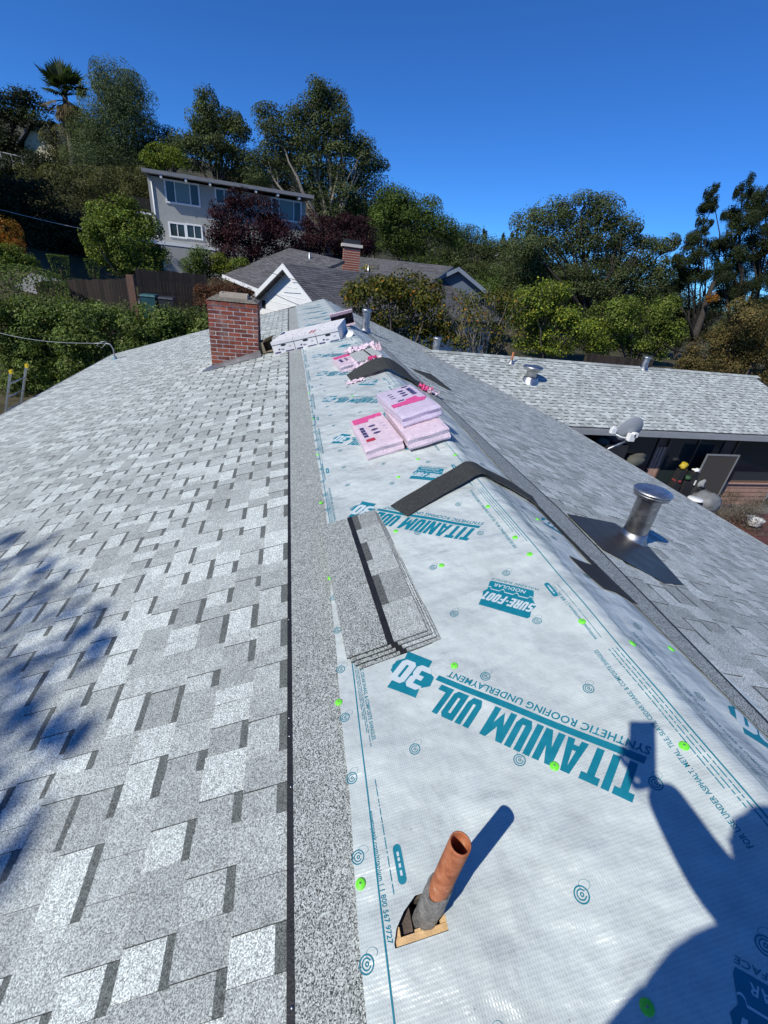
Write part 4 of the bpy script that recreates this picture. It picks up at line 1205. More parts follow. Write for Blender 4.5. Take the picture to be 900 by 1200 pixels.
LEAFK = 0.70
def tree(name, label, Y, base_px, blobs, leaf, pal, seed, cat='tree', trunk_r=0.22, dens=1.0, aspect=0.55, bark='bark', group=None,
         twigs=0, depth=0.9, sub=16, spread=0.34, up=0.5, fill=0.25, stray=0.0, fork=0.35, crown='crown', trunk=True, limbs=True, base=None):
    """blobs: (px, py, rx_px, ry_px[, dY]) ellipses of foliage as seen, given real size and depth at distance Y"""
    cl = []; rr = random.Random(seed)
    for b in blobs:
        dy = b[4] if len(b) > 4 else rr.uniform(-0.6, 0.6)
        m = mpp(b[0], b[1], Y)
        c = at(b[0], b[1], Y + dy)
        rx, rz = b[2] * m, b[3] * m
        cl.append((c, rx, min(rx, rz) * depth * rr.uniform(.9, 1.1) if min(rx, rz) > .3 else max(rx, rz), rz))
    if base is None:
        bp = at(base_px[0], base_px[1], Y); bx, by = bp.x, bp.y
    else: bx, by = base
    bz = ground_z(bx, by) - 0.05
    root = empty(name, (bx, by, bz), label, cat, group)
    V, Tt = foliage(cl, leaf * LEAFK, pal, seed, dens, aspect, sub, spread, up, fill, stray)
    V = V - np.array([bx, by, bz])
    quads_np(crown, V, Tt, MAT['leaf'], root)
    if trunk:
        mb = MB()
        cc = sum((Vector(c[0]) for c in cl), Vector()) / len(cl) - Vector((bx, by, bz))
        f = cc * fork; f.z = max(0.8, min(cc.z * fork, cc.z - .5)) if cc.z > 1 else cc.z * .5
        limb(mb, (0, 0, 0), f, trunk_r, trunk_r * .75, seed, .06, 8, 10)
        if limbs:
            for k, (c, rx, ry, rz) in enumerate(cl):
                e = Vector(c) - Vector((bx, by, bz))
                pts = limb(mb, f, e, trunk_r * .5, trunk_r * .10, seed + k, .10, 7, 7)
                for t in range(twigs):
                    d = Vector((rr.uniform(-1, 1) * rx, rr.uniform(-1, 1) * ry, rr.uniform(-.3, 1) * rz))
                    limb(mb, pts[rr.randint(3, 6)], e + d, trunk_r * .16, trunk_r * .03, seed + k * 7 + t, .15, 5, 5)
        mb.build('trunk', MAT[bark], root)
    return root

OAK = [((0.077, 0.104, 0.035), 5), ((0.122, 0.144, 0.060), 3), ((0.053, 0.073, 0.025), 3), ((0.156, 0.156, 0.075), 1)]
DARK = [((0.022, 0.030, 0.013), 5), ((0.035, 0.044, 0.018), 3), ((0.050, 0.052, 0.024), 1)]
PINE = [((0.027, 0.040, 0.015), 5), ((0.045, 0.059, 0.021), 3)]
EUC = [((0.094, 0.124, 0.054), 5), ((0.140, 0.174, 0.084), 3), ((0.066, 0.091, 0.035), 2)]
SAGE = [((0.112, 0.115, 0.043), 5), ((0.160, 0.149, 0.065), 3), ((0.085, 0.091, 0.034), 2)]
CIT = [((0.112, 0.156, 0.024), 5), ((0.169, 0.215, 0.035), 3), ((0.263, 0.264, 0.071), 1), ((0.056, 0.083, 0.016), 2)]
LIME = [((0.126, 0.174, 0.021), 5), ((0.205, 0.247, 0.035), 3), ((0.347, 0.330, 0.041), 1), ((0.071, 0.107, 0.018), 3)]
PLUM = [((0.037, 0.014, 0.020), 5), ((0.062, 0.021, 0.026), 3), ((0.027, 0.011, 0.015), 3), ((0.094, 0.034, 0.033), 1)]
RED = [((0.125, 0.052, 0.031), 5), ((0.088, 0.052, 0.028), 3), ((0.175, 0.081, 0.050), 1)]
ORNG = [((0.350, 0.115, 0.017), 4), ((0.275, 0.149, 0.022), 3), ((0.125, 0.115, 0.022), 2)]
HEDGE = [((0.114, 0.162, 0.034), 5), ((0.168, 0.216, 0.054), 3), ((0.066, 0.096, 0.022), 3), ((0.240, 0.252, 0.096), 1)]
BROWN = [((0.143, 0.106, 0.038), 5), ((0.105, 0.099, 0.030), 4), ((0.195, 0.132, 0.052), 2), ((0.075, 0.066, 0.023), 2)]
FRUIT = [((0.090, 0.103, 0.017), 5), ((0.150, 0.139, 0.024), 3), ((0.300, 0.211, 0.033), 1.2), ((0.390, 0.158, 0.028), .5), ((0.053, 0.066, 0.013), 3)]
GREEN = [((0.085, 0.129, 0.026), 5), ((0.122, 0.165, 0.035), 3), ((0.056, 0.083, 0.019), 3)]

# --- hillside trees behind the grey house (left to right)
tree('pine_tree', 'dark spreading pine at the top left edge of the hill', 62, (8, 215), [(-6, 122, 26, 16), (30, 118, 26, 12), (12, 140, 28, 12), (38, 138, 18, 10), (-10, 160, 26, 18), (16, 172, 24, 16), (30, 195, 22, 16)], 0.30, PINE, 101, trunk_r=.35, dens=1.0, bark='bark_dark', twigs=3)
P_ = at(92, 215, 60)
tree('eucalyptus_tree', 'tall wispy grey green tree just right of the palm', 58, (140, 250), [(118, 92, 10, 16), (138, 100, 22, 22), (156, 122, 24, 24), (128, 128, 26, 26), (170, 138, 12, 16), (146, 150, 28, 22), (112, 158, 24, 26), (134, 180, 34, 24), (108, 196, 26, 22), (160, 168, 18, 14)], 0.26, EUC, 102, trunk_r=.3, dens=1.3, aspect=.3, twigs=3, spread=.42, up=.1, stray=.0)
tree('leafy_tree', 'olive green tree below the palm on the hillside', 61, (90, 250), [(92, 150, 18, 18), (84, 180, 20, 22), (104, 168, 16, 22), (66, 172, 14, 16)], 0.26, SAGE, 103, trunk_r=.2, aspect=.4)
tree('oak_tree', 'dark thin topped oak behind the left part of the grey house', 56, (255, 220), [(240, 118, 13, 14), (250, 138, 18, 14), (232, 150, 16, 16), (268, 142, 14, 12), (258, 162, 24, 16), (280, 152, 12, 10), (240, 180, 24, 16), (212, 168, 24, 14), (270, 185, 24, 14)], 0.26, OAK, 104, trunk_r=.32, bark='bark_dark', twigs=3, dens=1.2, stray=.0)
tree('leafy_tree', 'broad dark tree low behind the grey house roof, left of the thin topped oak', 58, (200, 225), [(196, 168, 22, 14), (186, 182, 20, 14), (212, 186, 26, 12)], 0.26, DARK, 105, trunk_r=.25)
tree('leafy_tree', 'bright green treetop just above the left end of the grey house roof', 49, (195, 230), [(192, 182, 18, 10), (206, 186, 14, 8), (178, 190, 12, 10)], 0.22, LIME, 106, trunk_r=.18)
tree('oak_tree', 'big open oak with pale limbs rising behind the right end of the grey house', 52, (388, 285),
     [(372, 104, 15, 12), (388, 116, 18, 14), (366, 124, 15, 12), (396, 140, 16, 14), (376, 144, 18, 16), (346, 140, 20, 14), (318, 138, 20, 12), (326, 158, 22, 14), (352, 165, 22, 16), (384, 168, 22, 16), (408, 162, 18, 14), (424, 168, 14, 12),
      (404, 186, 22, 14), (432, 184, 14, 12), (444, 196, 12, 9), (330, 182, 22, 14), (312, 194, 20, 12), (368, 192, 24, 16), (396, 206, 22, 14), (424, 206, 16, 12), (410, 228, 20, 14), (384, 232, 22, 14), (362, 214, 20, 12), (418, 250, 18, 14), (392, 258, 20, 16), (300, 206, 18, 10)],
     0.25, OAK, 107, trunk_r=.42, bark='bark_pale', twigs=2, dens=1.0, stray=.0, fork=.30, spread=.40)
tree('leafy_tree', 'rounded mid green tree right of the big open oak', 50, (485, 320), [(468, 238, 24, 16), (496, 248, 22, 16), (452, 256, 18, 16), (480, 268, 30, 20), (512, 266, 22, 16), (526, 276, 18, 14), (456, 286, 24, 18), (500, 294, 28, 16), (478, 246, 26, 14)], 0.24, GREEN, 108, trunk_r=.3, dens=.9)
tree('leafy_tree', 'greyer tree farther down the slope above the far roofs', 66, (560, 330), [(546, 282, 20, 14), (570, 292, 22, 14), (592, 290, 18, 12), (540, 304, 20, 12), (610, 300, 22, 16), (580, 308, 26, 12), (556, 318, 24, 10), (520, 300, 16, 12)], 0.28, OAK, 109, trunk_r=.28)
# --- oak and conifers to the right
tree('oak_tree', 'wide dark oak with gaps of sky in the middle of the right half', 36, (690, 420),
     [(622, 262, 22, 16), (650, 252, 24, 16), (682, 246, 24, 16), (708, 248, 22, 16), (732, 262, 20, 14), (616, 286, 18, 16), (640, 290, 24, 16), (668, 284, 22, 16), (700, 276, 22, 14), (728, 284, 20, 12), (752, 284, 16, 9), (772, 290, 16, 9), (786, 284, 10, 8), (620, 312, 22, 16), (650, 316, 26, 16), (690, 312, 28, 18), (730, 322, 24, 14), (764, 330, 22, 16), (700, 340, 34, 14), (640, 338, 26, 14), (722, 304, 22, 14), (748, 306, 18, 12), (772, 314, 16, 12), (792, 330, 14, 14), (606, 340, 18, 16)],
     0.20, OAK, 110, trunk_r=.35, bark='bark_dark', twigs=3, dens=1.15, stray=.0, spread=.40)
tree('cypress_tree', 'slim ragged conifer with a small detached top, right of the wide oak', 31, (818, 430), [(834, 226, 7, 12), (828, 244, 9, 12), (838, 238, 6, 8), (826, 260, 8, 9), (816, 282, 14, 12), (828, 290, 10, 10), (808, 304, 16, 14), (822, 318, 16, 14), (800, 326, 14, 12)], 0.17, PINE, 111, trunk_r=.16, bark='bark_dark', dens=2.2, limbs=True, up=.2, aspect=.35, spread=.30, sub=10)
tree('cypress_tree', 'large ragged dark conifer at the right edge of the picture', 29, (872, 430), [(872, 222, 8, 14), (884, 232, 10, 16), (862, 250, 12, 14), (878, 256, 14, 16), (898, 230, 12, 20), (906, 262, 18, 22), (858, 276, 12, 12), (884, 284, 18, 16), (846, 292, 14, 12), (862, 306, 18, 16), (892, 312, 22, 18), (846, 322, 16, 14), (872, 336, 22, 16), (908, 340, 20, 18), (852, 350, 18, 12), (888, 362, 20, 12)], 0.16, PINE, 112, trunk_r=.24, bark='bark_dark', dens=2.1, twigs=2, up=.2, aspect=.35, spread=.30, sub=10)
# leaning dead trunk
lt = MB(); b0 = at(797, 440, 22.5); b0.z -= 2.5
limb(lt, Vector((0, 0, 0)), at(812, 400, 22.5) - b0, .26, .22, 5, .02, 6, 10)
limb(lt, at(812, 400, 22.5) - b0, at(836, 330, 23.5) - b0, .22, .10, 6, .05, 6, 8)
limb(lt, at(812, 400, 22.5) - b0, at(798, 360, 22) - b0, .09, .03, 7, .1, 6, 6)
limb(lt, at(806, 414, 22.5) - b0, at(780, 404, 22) - b0, .07, .02, 8, .1, 6, 6)
limb(lt, at(826, 362, 23) - b0, at(836, 352, 22) - b0, .07, .03, 9, .1, 5, 6)
root = empty('leaning_tree', b0, 'bare leaning grey trunk between the lime bushes and the brownish tree', 'tree'); lt.build('trunk', MAT['bark_dark'], root)
V, Tt = foliage([(at(836, 349, 22.6) - b0, .32, .3, .22)], 0.12, ORNG, 77, 1.2); quads_np('dead_leaves', V, Tt, MAT['leaf'], root)
tree('leafy_tree', 'brownish olive tree low at the right edge behind the wing roof', 21, (860, 470), [(878, 372, 26, 20), (850, 396, 28, 20), (890, 404, 28, 22), (826, 414, 26, 18), (866, 424, 32, 18), (902, 434, 24, 20), (812, 432, 20, 12), (904, 380, 20, 20)], 0.14, BROWN, 113, trunk_r=.16, dens=1.0)
tree('fruit_tree', 'lime green bush behind the ridge of the wing roof, yellow leaves at its top', 23, (640, 450), [(628, 350, 22, 18), (650, 342, 18, 14), (612, 372, 18, 18), (642, 372, 26, 20), (668, 376, 22, 22), (626, 396, 26, 16), (656, 400, 26, 14), (690, 396, 20, 18)], 0.17, LIME, 114, trunk_r=.12, dens=.85, twigs=3, aspect=.6)
tree('fruit_tree', 'bright green bush between the lime bush and the leaning trunk', 24, (740, 450), [(708, 372, 22, 18), (736, 368, 24, 18), (760, 382, 20, 18), (724, 398, 28, 16), (754, 404, 26, 14), (784, 398, 18, 20), (704, 408, 18, 12), (776, 364, 18, 16)], 0.17, CIT, 115, trunk_r=.12, dens=.85, twigs=3, aspect=.6)
tree('fruit_tree', 'large leaved fruit tree with yellowing leaves beside the metal flue', 19.3, (460, 430), [(448, 328, 26, 14), (476, 332, 24, 14), (420, 338, 16, 12), (504, 344, 18, 14), (452, 340, 26, 14), (478, 346, 24, 16), (432, 350, 20, 14), (414, 350, 14, 12), (500, 358, 20, 18), (452, 364, 28, 16), (480, 376, 26, 18), (512, 384, 20, 18), (490, 398, 24, 12), (532, 392, 18, 14)], 0.19, FRUIT, 116, trunk_r=.12, dens=.75, twigs=3, aspect=.5, up=.3)
tree('fruit_tree', 'half bare fruit tree with curved pale branches behind the wing roof', 18.6, (565, 430), [(556, 378, 20, 18), (590, 392, 22, 14), (544, 400, 18, 12), (600, 362, 22, 16), (548, 352, 18, 14), (580, 346, 16, 12), (574, 402, 24, 10), (524, 370, 10, 14)], 0.15, FRUIT, 117, trunk_r=.13, bark='bark_pale', dens=.42, twigs=9, aspect=.5)
# --- in front of the grey house
tree('plum_tree', 'dark purple leaved tree in front of the grey house', 36, (295, 330), [(284, 238, 16, 14), (266, 246, 16, 12), (308, 250, 18, 16), (262, 268, 20, 18), (290, 270, 24, 20), (320, 268, 20, 18), (336, 282, 16, 16), (268, 294, 22, 16), (300, 298, 26, 16), (330, 302, 18, 12)], 0.19, PLUM, 118, trunk_r=.16, bark='bark_dark', dens=1.0)
tree('plum_tree', 'second purple leaved tree right of the grey house, behind the chimneyed roof', 38, (395, 320), [(366, 266, 14, 14), (384, 276, 18, 16), (406, 272, 16, 16), (424, 276, 16, 16), (372, 290, 18, 12), (410, 292, 20, 12), (434, 290, 12, 12), (350, 290, 12, 14)], 0.19, PLUM, 119, trunk_r=.14, bark='bark_dark', dens=.9)
tree('citrus_tree', 'round bright green tree left of the grey house, before its carport', 30, (150, 335), [(140, 244, 20, 14), (122, 256, 18, 16), (156, 258, 22, 18), (112, 276, 14, 16), (138, 278, 28, 20), (172, 272, 16, 18), (130, 298, 22, 16), (158, 300, 24, 16), (184, 300, 14, 14), (146, 312, 22, 10), (176, 312, 16, 10)], 0.17, CIT, 120, trunk_r=.14, dens=.95)
tree('shrub', 'dark green shrub at the foot of the grey house wall', 35, (235, 335), [(236, 304, 14, 12), (228, 314, 14, 10), (246, 318, 14, 10)], 0.16, GREEN, 121, 'shrub', .06)
tree('shrub', 'lime green shrub at the foot of the grey house, beside the purple tree', 34.6, (262, 335), [(254, 306, 10, 10), (264, 316, 12, 10)], 0.15, LIME, 122, 'shrub', .05)
tree('shrub', 'fresh green shrub below the purple tree', 34.2, (280, 335), [(280, 314, 12, 10), (292, 320, 10, 8)], 0.15, CIT, 123, 'shrub', .05)
tree('shrub', 'reddish brown shrub behind the brick chimney top', 24, (262, 372), [(246, 346, 16, 12), (266, 340, 18, 12), (284, 346, 12, 10), (258, 358, 24, 10)], 0.12, RED, 124, 'shrub', .05)
# hillside left
tree('shrub_bank', 'broad grey green shrubs on the hillside left of the grey house', 46, (110, 290), [(52, 222, 24, 14), (80, 214, 26, 16), (110, 218, 28, 16), (140, 222, 26, 18), (164, 232, 16, 18), (70, 238, 26, 12), (102, 240, 28, 12), (136, 248, 24, 12), (36, 206, 16, 10), (158, 206, 16, 14), (172, 212, 12, 12)], 0.20, SAGE, 125, 'shrubs', .10, dens=1.0, aspect=.4)
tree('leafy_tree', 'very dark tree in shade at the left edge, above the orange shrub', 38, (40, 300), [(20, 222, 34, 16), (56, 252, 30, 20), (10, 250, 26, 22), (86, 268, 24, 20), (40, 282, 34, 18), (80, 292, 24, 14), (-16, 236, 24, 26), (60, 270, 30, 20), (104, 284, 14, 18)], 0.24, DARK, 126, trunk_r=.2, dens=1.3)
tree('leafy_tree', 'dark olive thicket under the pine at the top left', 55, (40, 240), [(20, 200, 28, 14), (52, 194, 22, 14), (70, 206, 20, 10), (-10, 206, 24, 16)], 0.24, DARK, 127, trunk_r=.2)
tree('shrub', 'orange and yellow shrub at the left edge', 27, (5, 310), [(8, 272, 14, 14), (-6, 282, 14, 14), (16, 286, 10, 10)], 0.13, ORNG, 128, 'shrub', .05)
tree('shrub', 'bright green bush at the left edge under the orange shrub', 25.5, (12, 325), [(14, 302, 20, 12), (-8, 304, 16, 14), (32, 308, 12, 8)], 0.11, CIT, 129, 'shrub', .05, dens=1.2)

def clipped(name, label, Y, c, rx, ry, rz, leaf, pal, seed, shape='dome', cat='hedge'):
    """closely clipped foliage: leaves lie on a clean surface"""
    r = np.random.default_rng(seed)
    m = mpp(c[0], c[1], Y); p = at(c[0], c[1], Y)
    A = rx * m; B = ry * m; H = rz * m
    n = int(3.2 * (A * B + A * H + B * H) * 2 / leaf ** 2)
    if shape == 'dome':
        D = r.normal(size=(n, 3)); D /= np.linalg.norm(D, axis=1, keepdims=True)
        Q = np.sign(D) * np.abs(D) ** 0.75; Q[:, 2] = np.clip(Q[:, 2], -1, 1)
        N = D.copy()
    else:        # vase: flat top, narrowing downwards
        t = r.random(n); a = r.uniform(0, 2 * math.pi, n); top = r.random(n) < .3
        rad = np.where(top, np.sqrt(r.random(n)), 0.62 + 0.38 * t); z = np.where(top, 1.0, t * 2 - 1)
        Q = np.stack([rad * np.cos(a), rad * np.sin(a), z], 1); N = np.stack([np.where(top, 0, np.cos(a)), np.where(top, 0, np.sin(a)), np.where(top, 1, 0.0)], 1)
    P = Q * np.array([A, B, H]) * r.uniform(.94, 1.01, (n, 1))
    N = N + r.normal(size=(n, 3)) * .45
    col = np.array([q[0] for q in pal])[r.choice(len(pal), n, p=np.array([q[1] for q in pal]) / sum(q[1] for q in pal))] * r.uniform(.8, 1.2, (n, 1))
    zb_ = ground_z(p.x, p.y)
    root = empty(name, (p.x, p.y, zb_), label, cat)
    V = leaf_quads(P, N, leaf, .6, r) + np.array([0, 0, p.z - zb_])
    quads_np('foliage', V, col, MAT['leaf'], root)
    mb = MB(); mb.tube([(0, 0, -.1), (0, 0, p.z - zb_)], .07, 8); mb.build('stem', MAT['bark_dark'], root)
    return root
clipped('clipped_hedge', 'smooth domed clipped hedge at the left edge', 23, (18, 336), 52, 40, 24, 0.09, HEDGE, 131, 'dome')
clipped('topiary', 'larger vase shaped topiary beside the driveway', 29, (71, 315), 11, 11, 14, 0.07, GREEN, 132, 'vase', 'topiary')
clipped('topiary', 'smaller vase shaped topiary beside the driveway', 30, (109, 315), 8, 8, 10, 0.07, GREEN, 133, 'vase', 'topiary')

# foreground hedge beyond the left rake: blobs in a row with upright sprigs
rr = random.Random(4); cl = []
hr = empty('hedge', (-10, 18.6, -4.6), 'long bushy green hedge beyond the left roof edge', 'hedge')
for k in range(26):
    px = -14 + 10.2 * k; top = 352 + (px / 250) * 16 + rr.uniform(-4, 4)
    Yh = 18.2 + rr.uniform(-.5, .5)
    t = at(px, top, Yh)
    for dz in (0.45, 1.15, 1.95, 2.7):
        cl.append((t + Vector((rr.uniform(-.2, .2), rr.uniform(-.3, .3), -dz)), .55, .60, .5))
V, Tt = foliage(cl, 0.086, HEDGE, 140, .5, .6, 10, .38, .4, .2, .03)
V -= np.array([-10, 18.6, -4.6]); quads_np('foliage', V, Tt, MAT['leaf'], hr)
P = []; N = []; r9 = np.random.default_rng(9)
for k in range(130):
    px = rr.uniform(-20, 245); t = at(px, 352 + (px / 250) * 16 + rr.uniform(-2, 6), 18.2 + rr.uniform(-.5, .5)); h = rr.uniform(.10, .36); lx, ly = rr.uniform(-.10, .10), rr.uniform(-.1, .1)
    for q in range(18):
        f = q / 17; a = q * 2.4; P.append((t.x + lx * f + .035 * math.cos(a), t.y + ly * f + .035 * math.sin(a), t.z - .1 + (h + .1) * f)); N.append((math.cos(a), math.sin(a), .8))
P = np.array(P); N = np.array(N)
V = leaf_quads(P, N, .07, .42, r9); V -= np.array([-10, 18.6, -4.6])
quads_np('sprigs', V, np.array([(0.10, 0.125, 0.045)] * len(P)) * r9.uniform(.7, 1.3, (len(P), 1)), MAT['leaf'], hr)
mb = MB()
for k in range(9): mb.tube([(-4 + k * 1.1, 0, -.1), (-4 + k * 1.1 + rr.uniform(-.2, .2), 0, 2.2)], [.05, .02], 6)
mb.build('stems', MAT['bark_dark'], hr, 'stuff')

# palm
pb = at(88, 215, 60); pt = at(76, 112, 60); bz = ground_z(pb.x, pb.y)
root = empty('palm_tree', (pb.x, pb.y, bz), 'tall fan palm with drooping dry skirt at the upper left', 'palm tree')
o0 = Vector((pb.x, pb.y, bz)); mb = MB(); mb.tube([Vector((0, 0, 0)), (pb - o0) * .5 + Vector((0, 0, .3)), pt - o0], [.32, .26, .22], 12); mb.build('trunk', MAT['bark'], root)
def fan(mb, o, d, up_, L, n, spread, tint, droop=0.0):
    d = Vector(d).normalized(); side = d.cross(Vector((0, 0, 1)))
    if side.length < .1: side = Vector((1, 0, 0))
    side.normalize(); nrm = side.cross(d)
    p = Vector(o) + d * L * .45
    mb.tube([o, Vector(o) + d * L * .25 + Vector((0, 0, -.0)), p], [.035, .03, .025], 4, tint=tint)
    for i in range(n):
        a = spread * (i / (n - 1) - .5)
        q = d * math.cos(a) + side * math.sin(a); l = L * .62 * (1 - .25 * abs(a) / (spread / 2))
        w = side * math.cos(a) - d * math.sin(a); e = p + q * l + Vector((0, 0, -droop * l * (abs(a) + .3)))
        mbw = l * spread / n * .45
        mb.face([p, p + q * l * .5 + w * mbw + nrm * .02, e, p + q * l * .5 - w * mbw - nrm * .02], tint)
mb = MB(); rr = random.Random(8); po = pt - o0
for k in range(38):
    a = rr.uniform(0, 2 * math.pi); el = rr.uniform(.05, 1.5)
    d = (math.cos(a) * math.cos(el), math.sin(a) * math.cos(el), math.sin(el)); g = rr.uniform(.7, 1.25)
    fan(mb, po, d, None, rr.uniform(2.0, 2.7) * (.8 + .35 * math.sin(el)), 13, 2.1, (.05 * g, .075 * g, .03 * g), .25)
mb.build('crown', MAT['leaf'], root)
mb = MB()
for k in range(34):
    a = rr.uniform(0, 2 * math.pi); el = rr.uniform(-1.45, -.25); g = rr.uniform(.7, 1.2)
    d = (math.cos(a) * math.cos(el), math.sin(a) * math.cos(el), math.sin(el))
    fan(mb, po + Vector((0, 0, -.3)), d, None, rr.uniform(1.5, 2.3), 9, 1.6, (.15 * g, .115 * g, .06 * g), .4)
mb.build('dry_skirt', MAT['leaf'], root)

# far wooded ridge
def ridge_mesh():
    mb = MB(); N_ = 40
    for j in range(9):
        for i in range(N_ + 1):
            x = -40 + 260 * i / N_; f = j / 8
            y = 190 + 120 * f
            z = -5 + 18.5 * math.sin(f * math.pi * .5) * (0.82 + 0.18 * math.sin(x * .045 + .5)) - max(0, x - 60) * .035
            mb.v.append((x, y, z))
    for j in range(8):
        for i in range(N_):
            a = j * (N_ + 1) + i; mb.f.append((a, a + 1, a + N_ + 2, a + N_ + 1)); mb.t.append((1, 1, 1)); mb.m.append(0); mb.sm.append(True)
    return mb
tag(ridge_mesh().build('hills', MAT['ground']), kind='structure')
r = np.random.default_rng(55); cl = []
for k in range(420):
    x = r.uniform(-30, 200); f = r.random() ** .7; y = 190 + 120 * f
    z = -5 + 18.5 * math.sin(f * math.pi * .5) * (0.82 + 0.18 * math.sin(x * .045 + .5)) - max(0, x - 60) * .035
    s_ = r.uniform(2.2, 4.6); cl.append((Vector((x, y, z + s_ * .6)), s_, s_, s_ * r.uniform(.8, 1.3)))
for px, h in ((566, 4), (569, 3), (600, 3), (606, 3.5), (618, 2.5), (590, 2)):
    for q in range(5): p = at(px, 282 - q * 2.2 * h / 3, 300); cl.append((p, 1.8 - .3 * q, 1.8 - .3 * q, 2.4))
V, Tt = foliage(cl, 0.9, DARK + OAK, 56, .2, .6, 8, .38, .5, .1)
tag(quads_np('forest', V, Tt, MAT['leaf']), kind='stuff')
# mid-distance trees filling the valley on the right, and the hillside on the left
for k, (px, py, Y, s_, pal, lab) in enumerate((
        (560, 340, 44, 1, GREEN, 'green tree behind the blue gabled neighbour house'), (610, 318, 60, 1, OAK, 'olive tree far behind the wide oak, to its left'),
        (660, 330, 58, 1, DARK, 'dark tree far behind the wide oak'), (740, 345, 52, 1, OAK, 'olive tree showing between the wide oak and the slim conifer'),
        (800, 360, 46, 1, DARK, 'dark tree behind the leaning trunk'), (880, 380, 40, 1, OAK, 'olive tree behind the large right conifer'))):
    tree('leafy_tree', lab, Y, (px, py + 40), [(px, py, 30, 22), (px - 24, py + 14, 24, 18), (px + 26, py + 12, 26, 18), (px, py + 26, 34, 18)], .25, pal, 300 + k, trunk_r=.25, dens=.9)
for k, (px, py, Y, lab) in enumerate(((150, 200, 66, 'dark tree behind the wispy eucalyptus'), (310, 190, 64, 'dark tree between the two oaks behind the grey house'), (440, 230, 62, 'dark tree behind the big oak, right side'), (-20, 180, 66, 'dark tree at the far left edge behind the pine'))):
    tree('leafy_tree', lab, Y, (px, py + 60), [(px, py, 30, 18), (px - 24, py + 20, 26, 18), (px + 26, py + 18, 26, 18), (px, py + 34, 36, 18)], .27, DARK, 330 + k, trunk_r=.25, dens=.9)

# unseen evergreens added left of the view, on the sun line, to darken the hillside
for k, (px, py, Y, kk, r_, lab) in enumerate(((15, 222, 38, 17, 4.6, 'unseen evergreen added to shade the left hillside, the uphill one of three'), (62, 262, 37, 17, 4.4, 'unseen evergreen added to shade the left hillside, the middle one of three'), (-30, 262, 35, 17, 4.8, 'unseen evergreen added to shade the left hillside, the one nearest the roof'))):
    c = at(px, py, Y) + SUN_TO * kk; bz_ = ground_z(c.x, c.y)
    root = empty('added_shade_evergreen', (c.x, c.y, bz_), lab, 'tree'); rr = random.Random(k); cl = []
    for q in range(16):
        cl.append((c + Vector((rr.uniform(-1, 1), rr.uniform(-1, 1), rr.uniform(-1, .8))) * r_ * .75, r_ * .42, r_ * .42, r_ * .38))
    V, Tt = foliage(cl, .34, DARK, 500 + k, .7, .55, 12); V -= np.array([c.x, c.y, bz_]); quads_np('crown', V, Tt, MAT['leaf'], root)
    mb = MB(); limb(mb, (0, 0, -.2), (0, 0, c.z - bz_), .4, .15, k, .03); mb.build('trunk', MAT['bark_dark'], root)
# ------------------------------------------------------------------ buildings
MAT['stucco'] = simple('grey_stucco', (0.35, 0.35, 0.325), 0.85, 0, 0.08, 2.5, 0.15)
MAT['trim_white'] = simple('white_window_trim', (0.75, 0.75, 0.74), 0.5, 0, 0.04, 4)
MAT['roof_grey'] = simple('flat_roof_edge', (0.22, 0.22, 0.225), 0.6, 0, 0.1, 3)
MAT['white_siding'] = simple('white_board_siding', (0.74, 0.75, 0.75), 0.6, 0, 0.05, 2)
MAT['blue_siding'] = simple('slate_blue_siding', (0.10, 0.125, 0.16), 0.7, 0, 0.08, 2)
MAT['dark_opening'] = simple('dark_interior_paint', (0.012, 0.011, 0.010), 0.9)  # near-black colour standing in for unlit interiors
def glass_mat(name, col, rough=0.06, spec=0.6):
    k = NT(name); c = k.coord(); n = k.noise(c, 1.2, 2)
    return k.fin(col, rough, 0, spec, k.bump(n.outputs[0], 0.02, 0.02))
MAT['glass'] = glass_mat('window_glass', (0.03, 0.042, 0.045), 0.10, 0.5)
MAT['glass_teal'] = glass_mat('tinted_window_glass', (0.13, 0.19, 0.19), 0.3)
def comp_shingle(name, col):
    k = NT(name); c = k.coord()
    n = k.noise(c, 7, 5, 0.6); m = k.noise(c, 1.1, 3)
    base = k.mul(k.mul(col, k.ramp(n.outputs[0], [(0.3, 0.72), (0.7, 1.3)])), k.ramp(m.outputs[0], [(0.3, 0.9), (0.7, 1.1)]))
    base = k.mul(base, k.tint())
    return k.fin(base, 0.9, 0, 0.3, k.bump(n.outputs[0], 0.4, 0.01))
MAT['shingle_old'] = comp_shingle('old_grey_shingle', (0.115, 0.112, 0.115))

def part(mb, name, mat, parent, kind=None):
    o = mb.build(name, mat, None, kind)
    o.parent = parent
    return o
class Frame:
    """local frame of a facade: o origin, x along the wall, z up, y into the building"""
    def __init__(s, o, xdir):
        s.o = Vector(o); s.x = Vector((xdir[0], xdir[1], 0)).normalized(); s.z = Vector((0, 0, 1)); s.y = s.z.cross(s.x)
        s.M = Matrix(((s.x.x, s.y.x, 0, s.o.x), (s.x.y, s.y.y, 0, s.o.y), (0, 0, 1, s.o.z), (0, 0, 0, 1)))
    def hit(s, px, py, yoff=0.0):
        """photo point on the facade plane -> local x, z"""
        d = ray_of(px, py); n = s.y; p0 = s.o + s.y * yoff
        t = (p0 - CAM).dot(n) / d.dot(n); q = s.M.inverted() @ (CAM + d * t)
        return q.x, q.z
def lbox(x0, x1, y0, y1, z0, z1, tint=(1, 1, 1)):
    m = MB(); m.box(((x0 + x1) / 2, (y0 + y1) / 2, (z0 + z1) / 2), (x1 - x0, y1 - y0, z1 - z0), tint=tint); return m
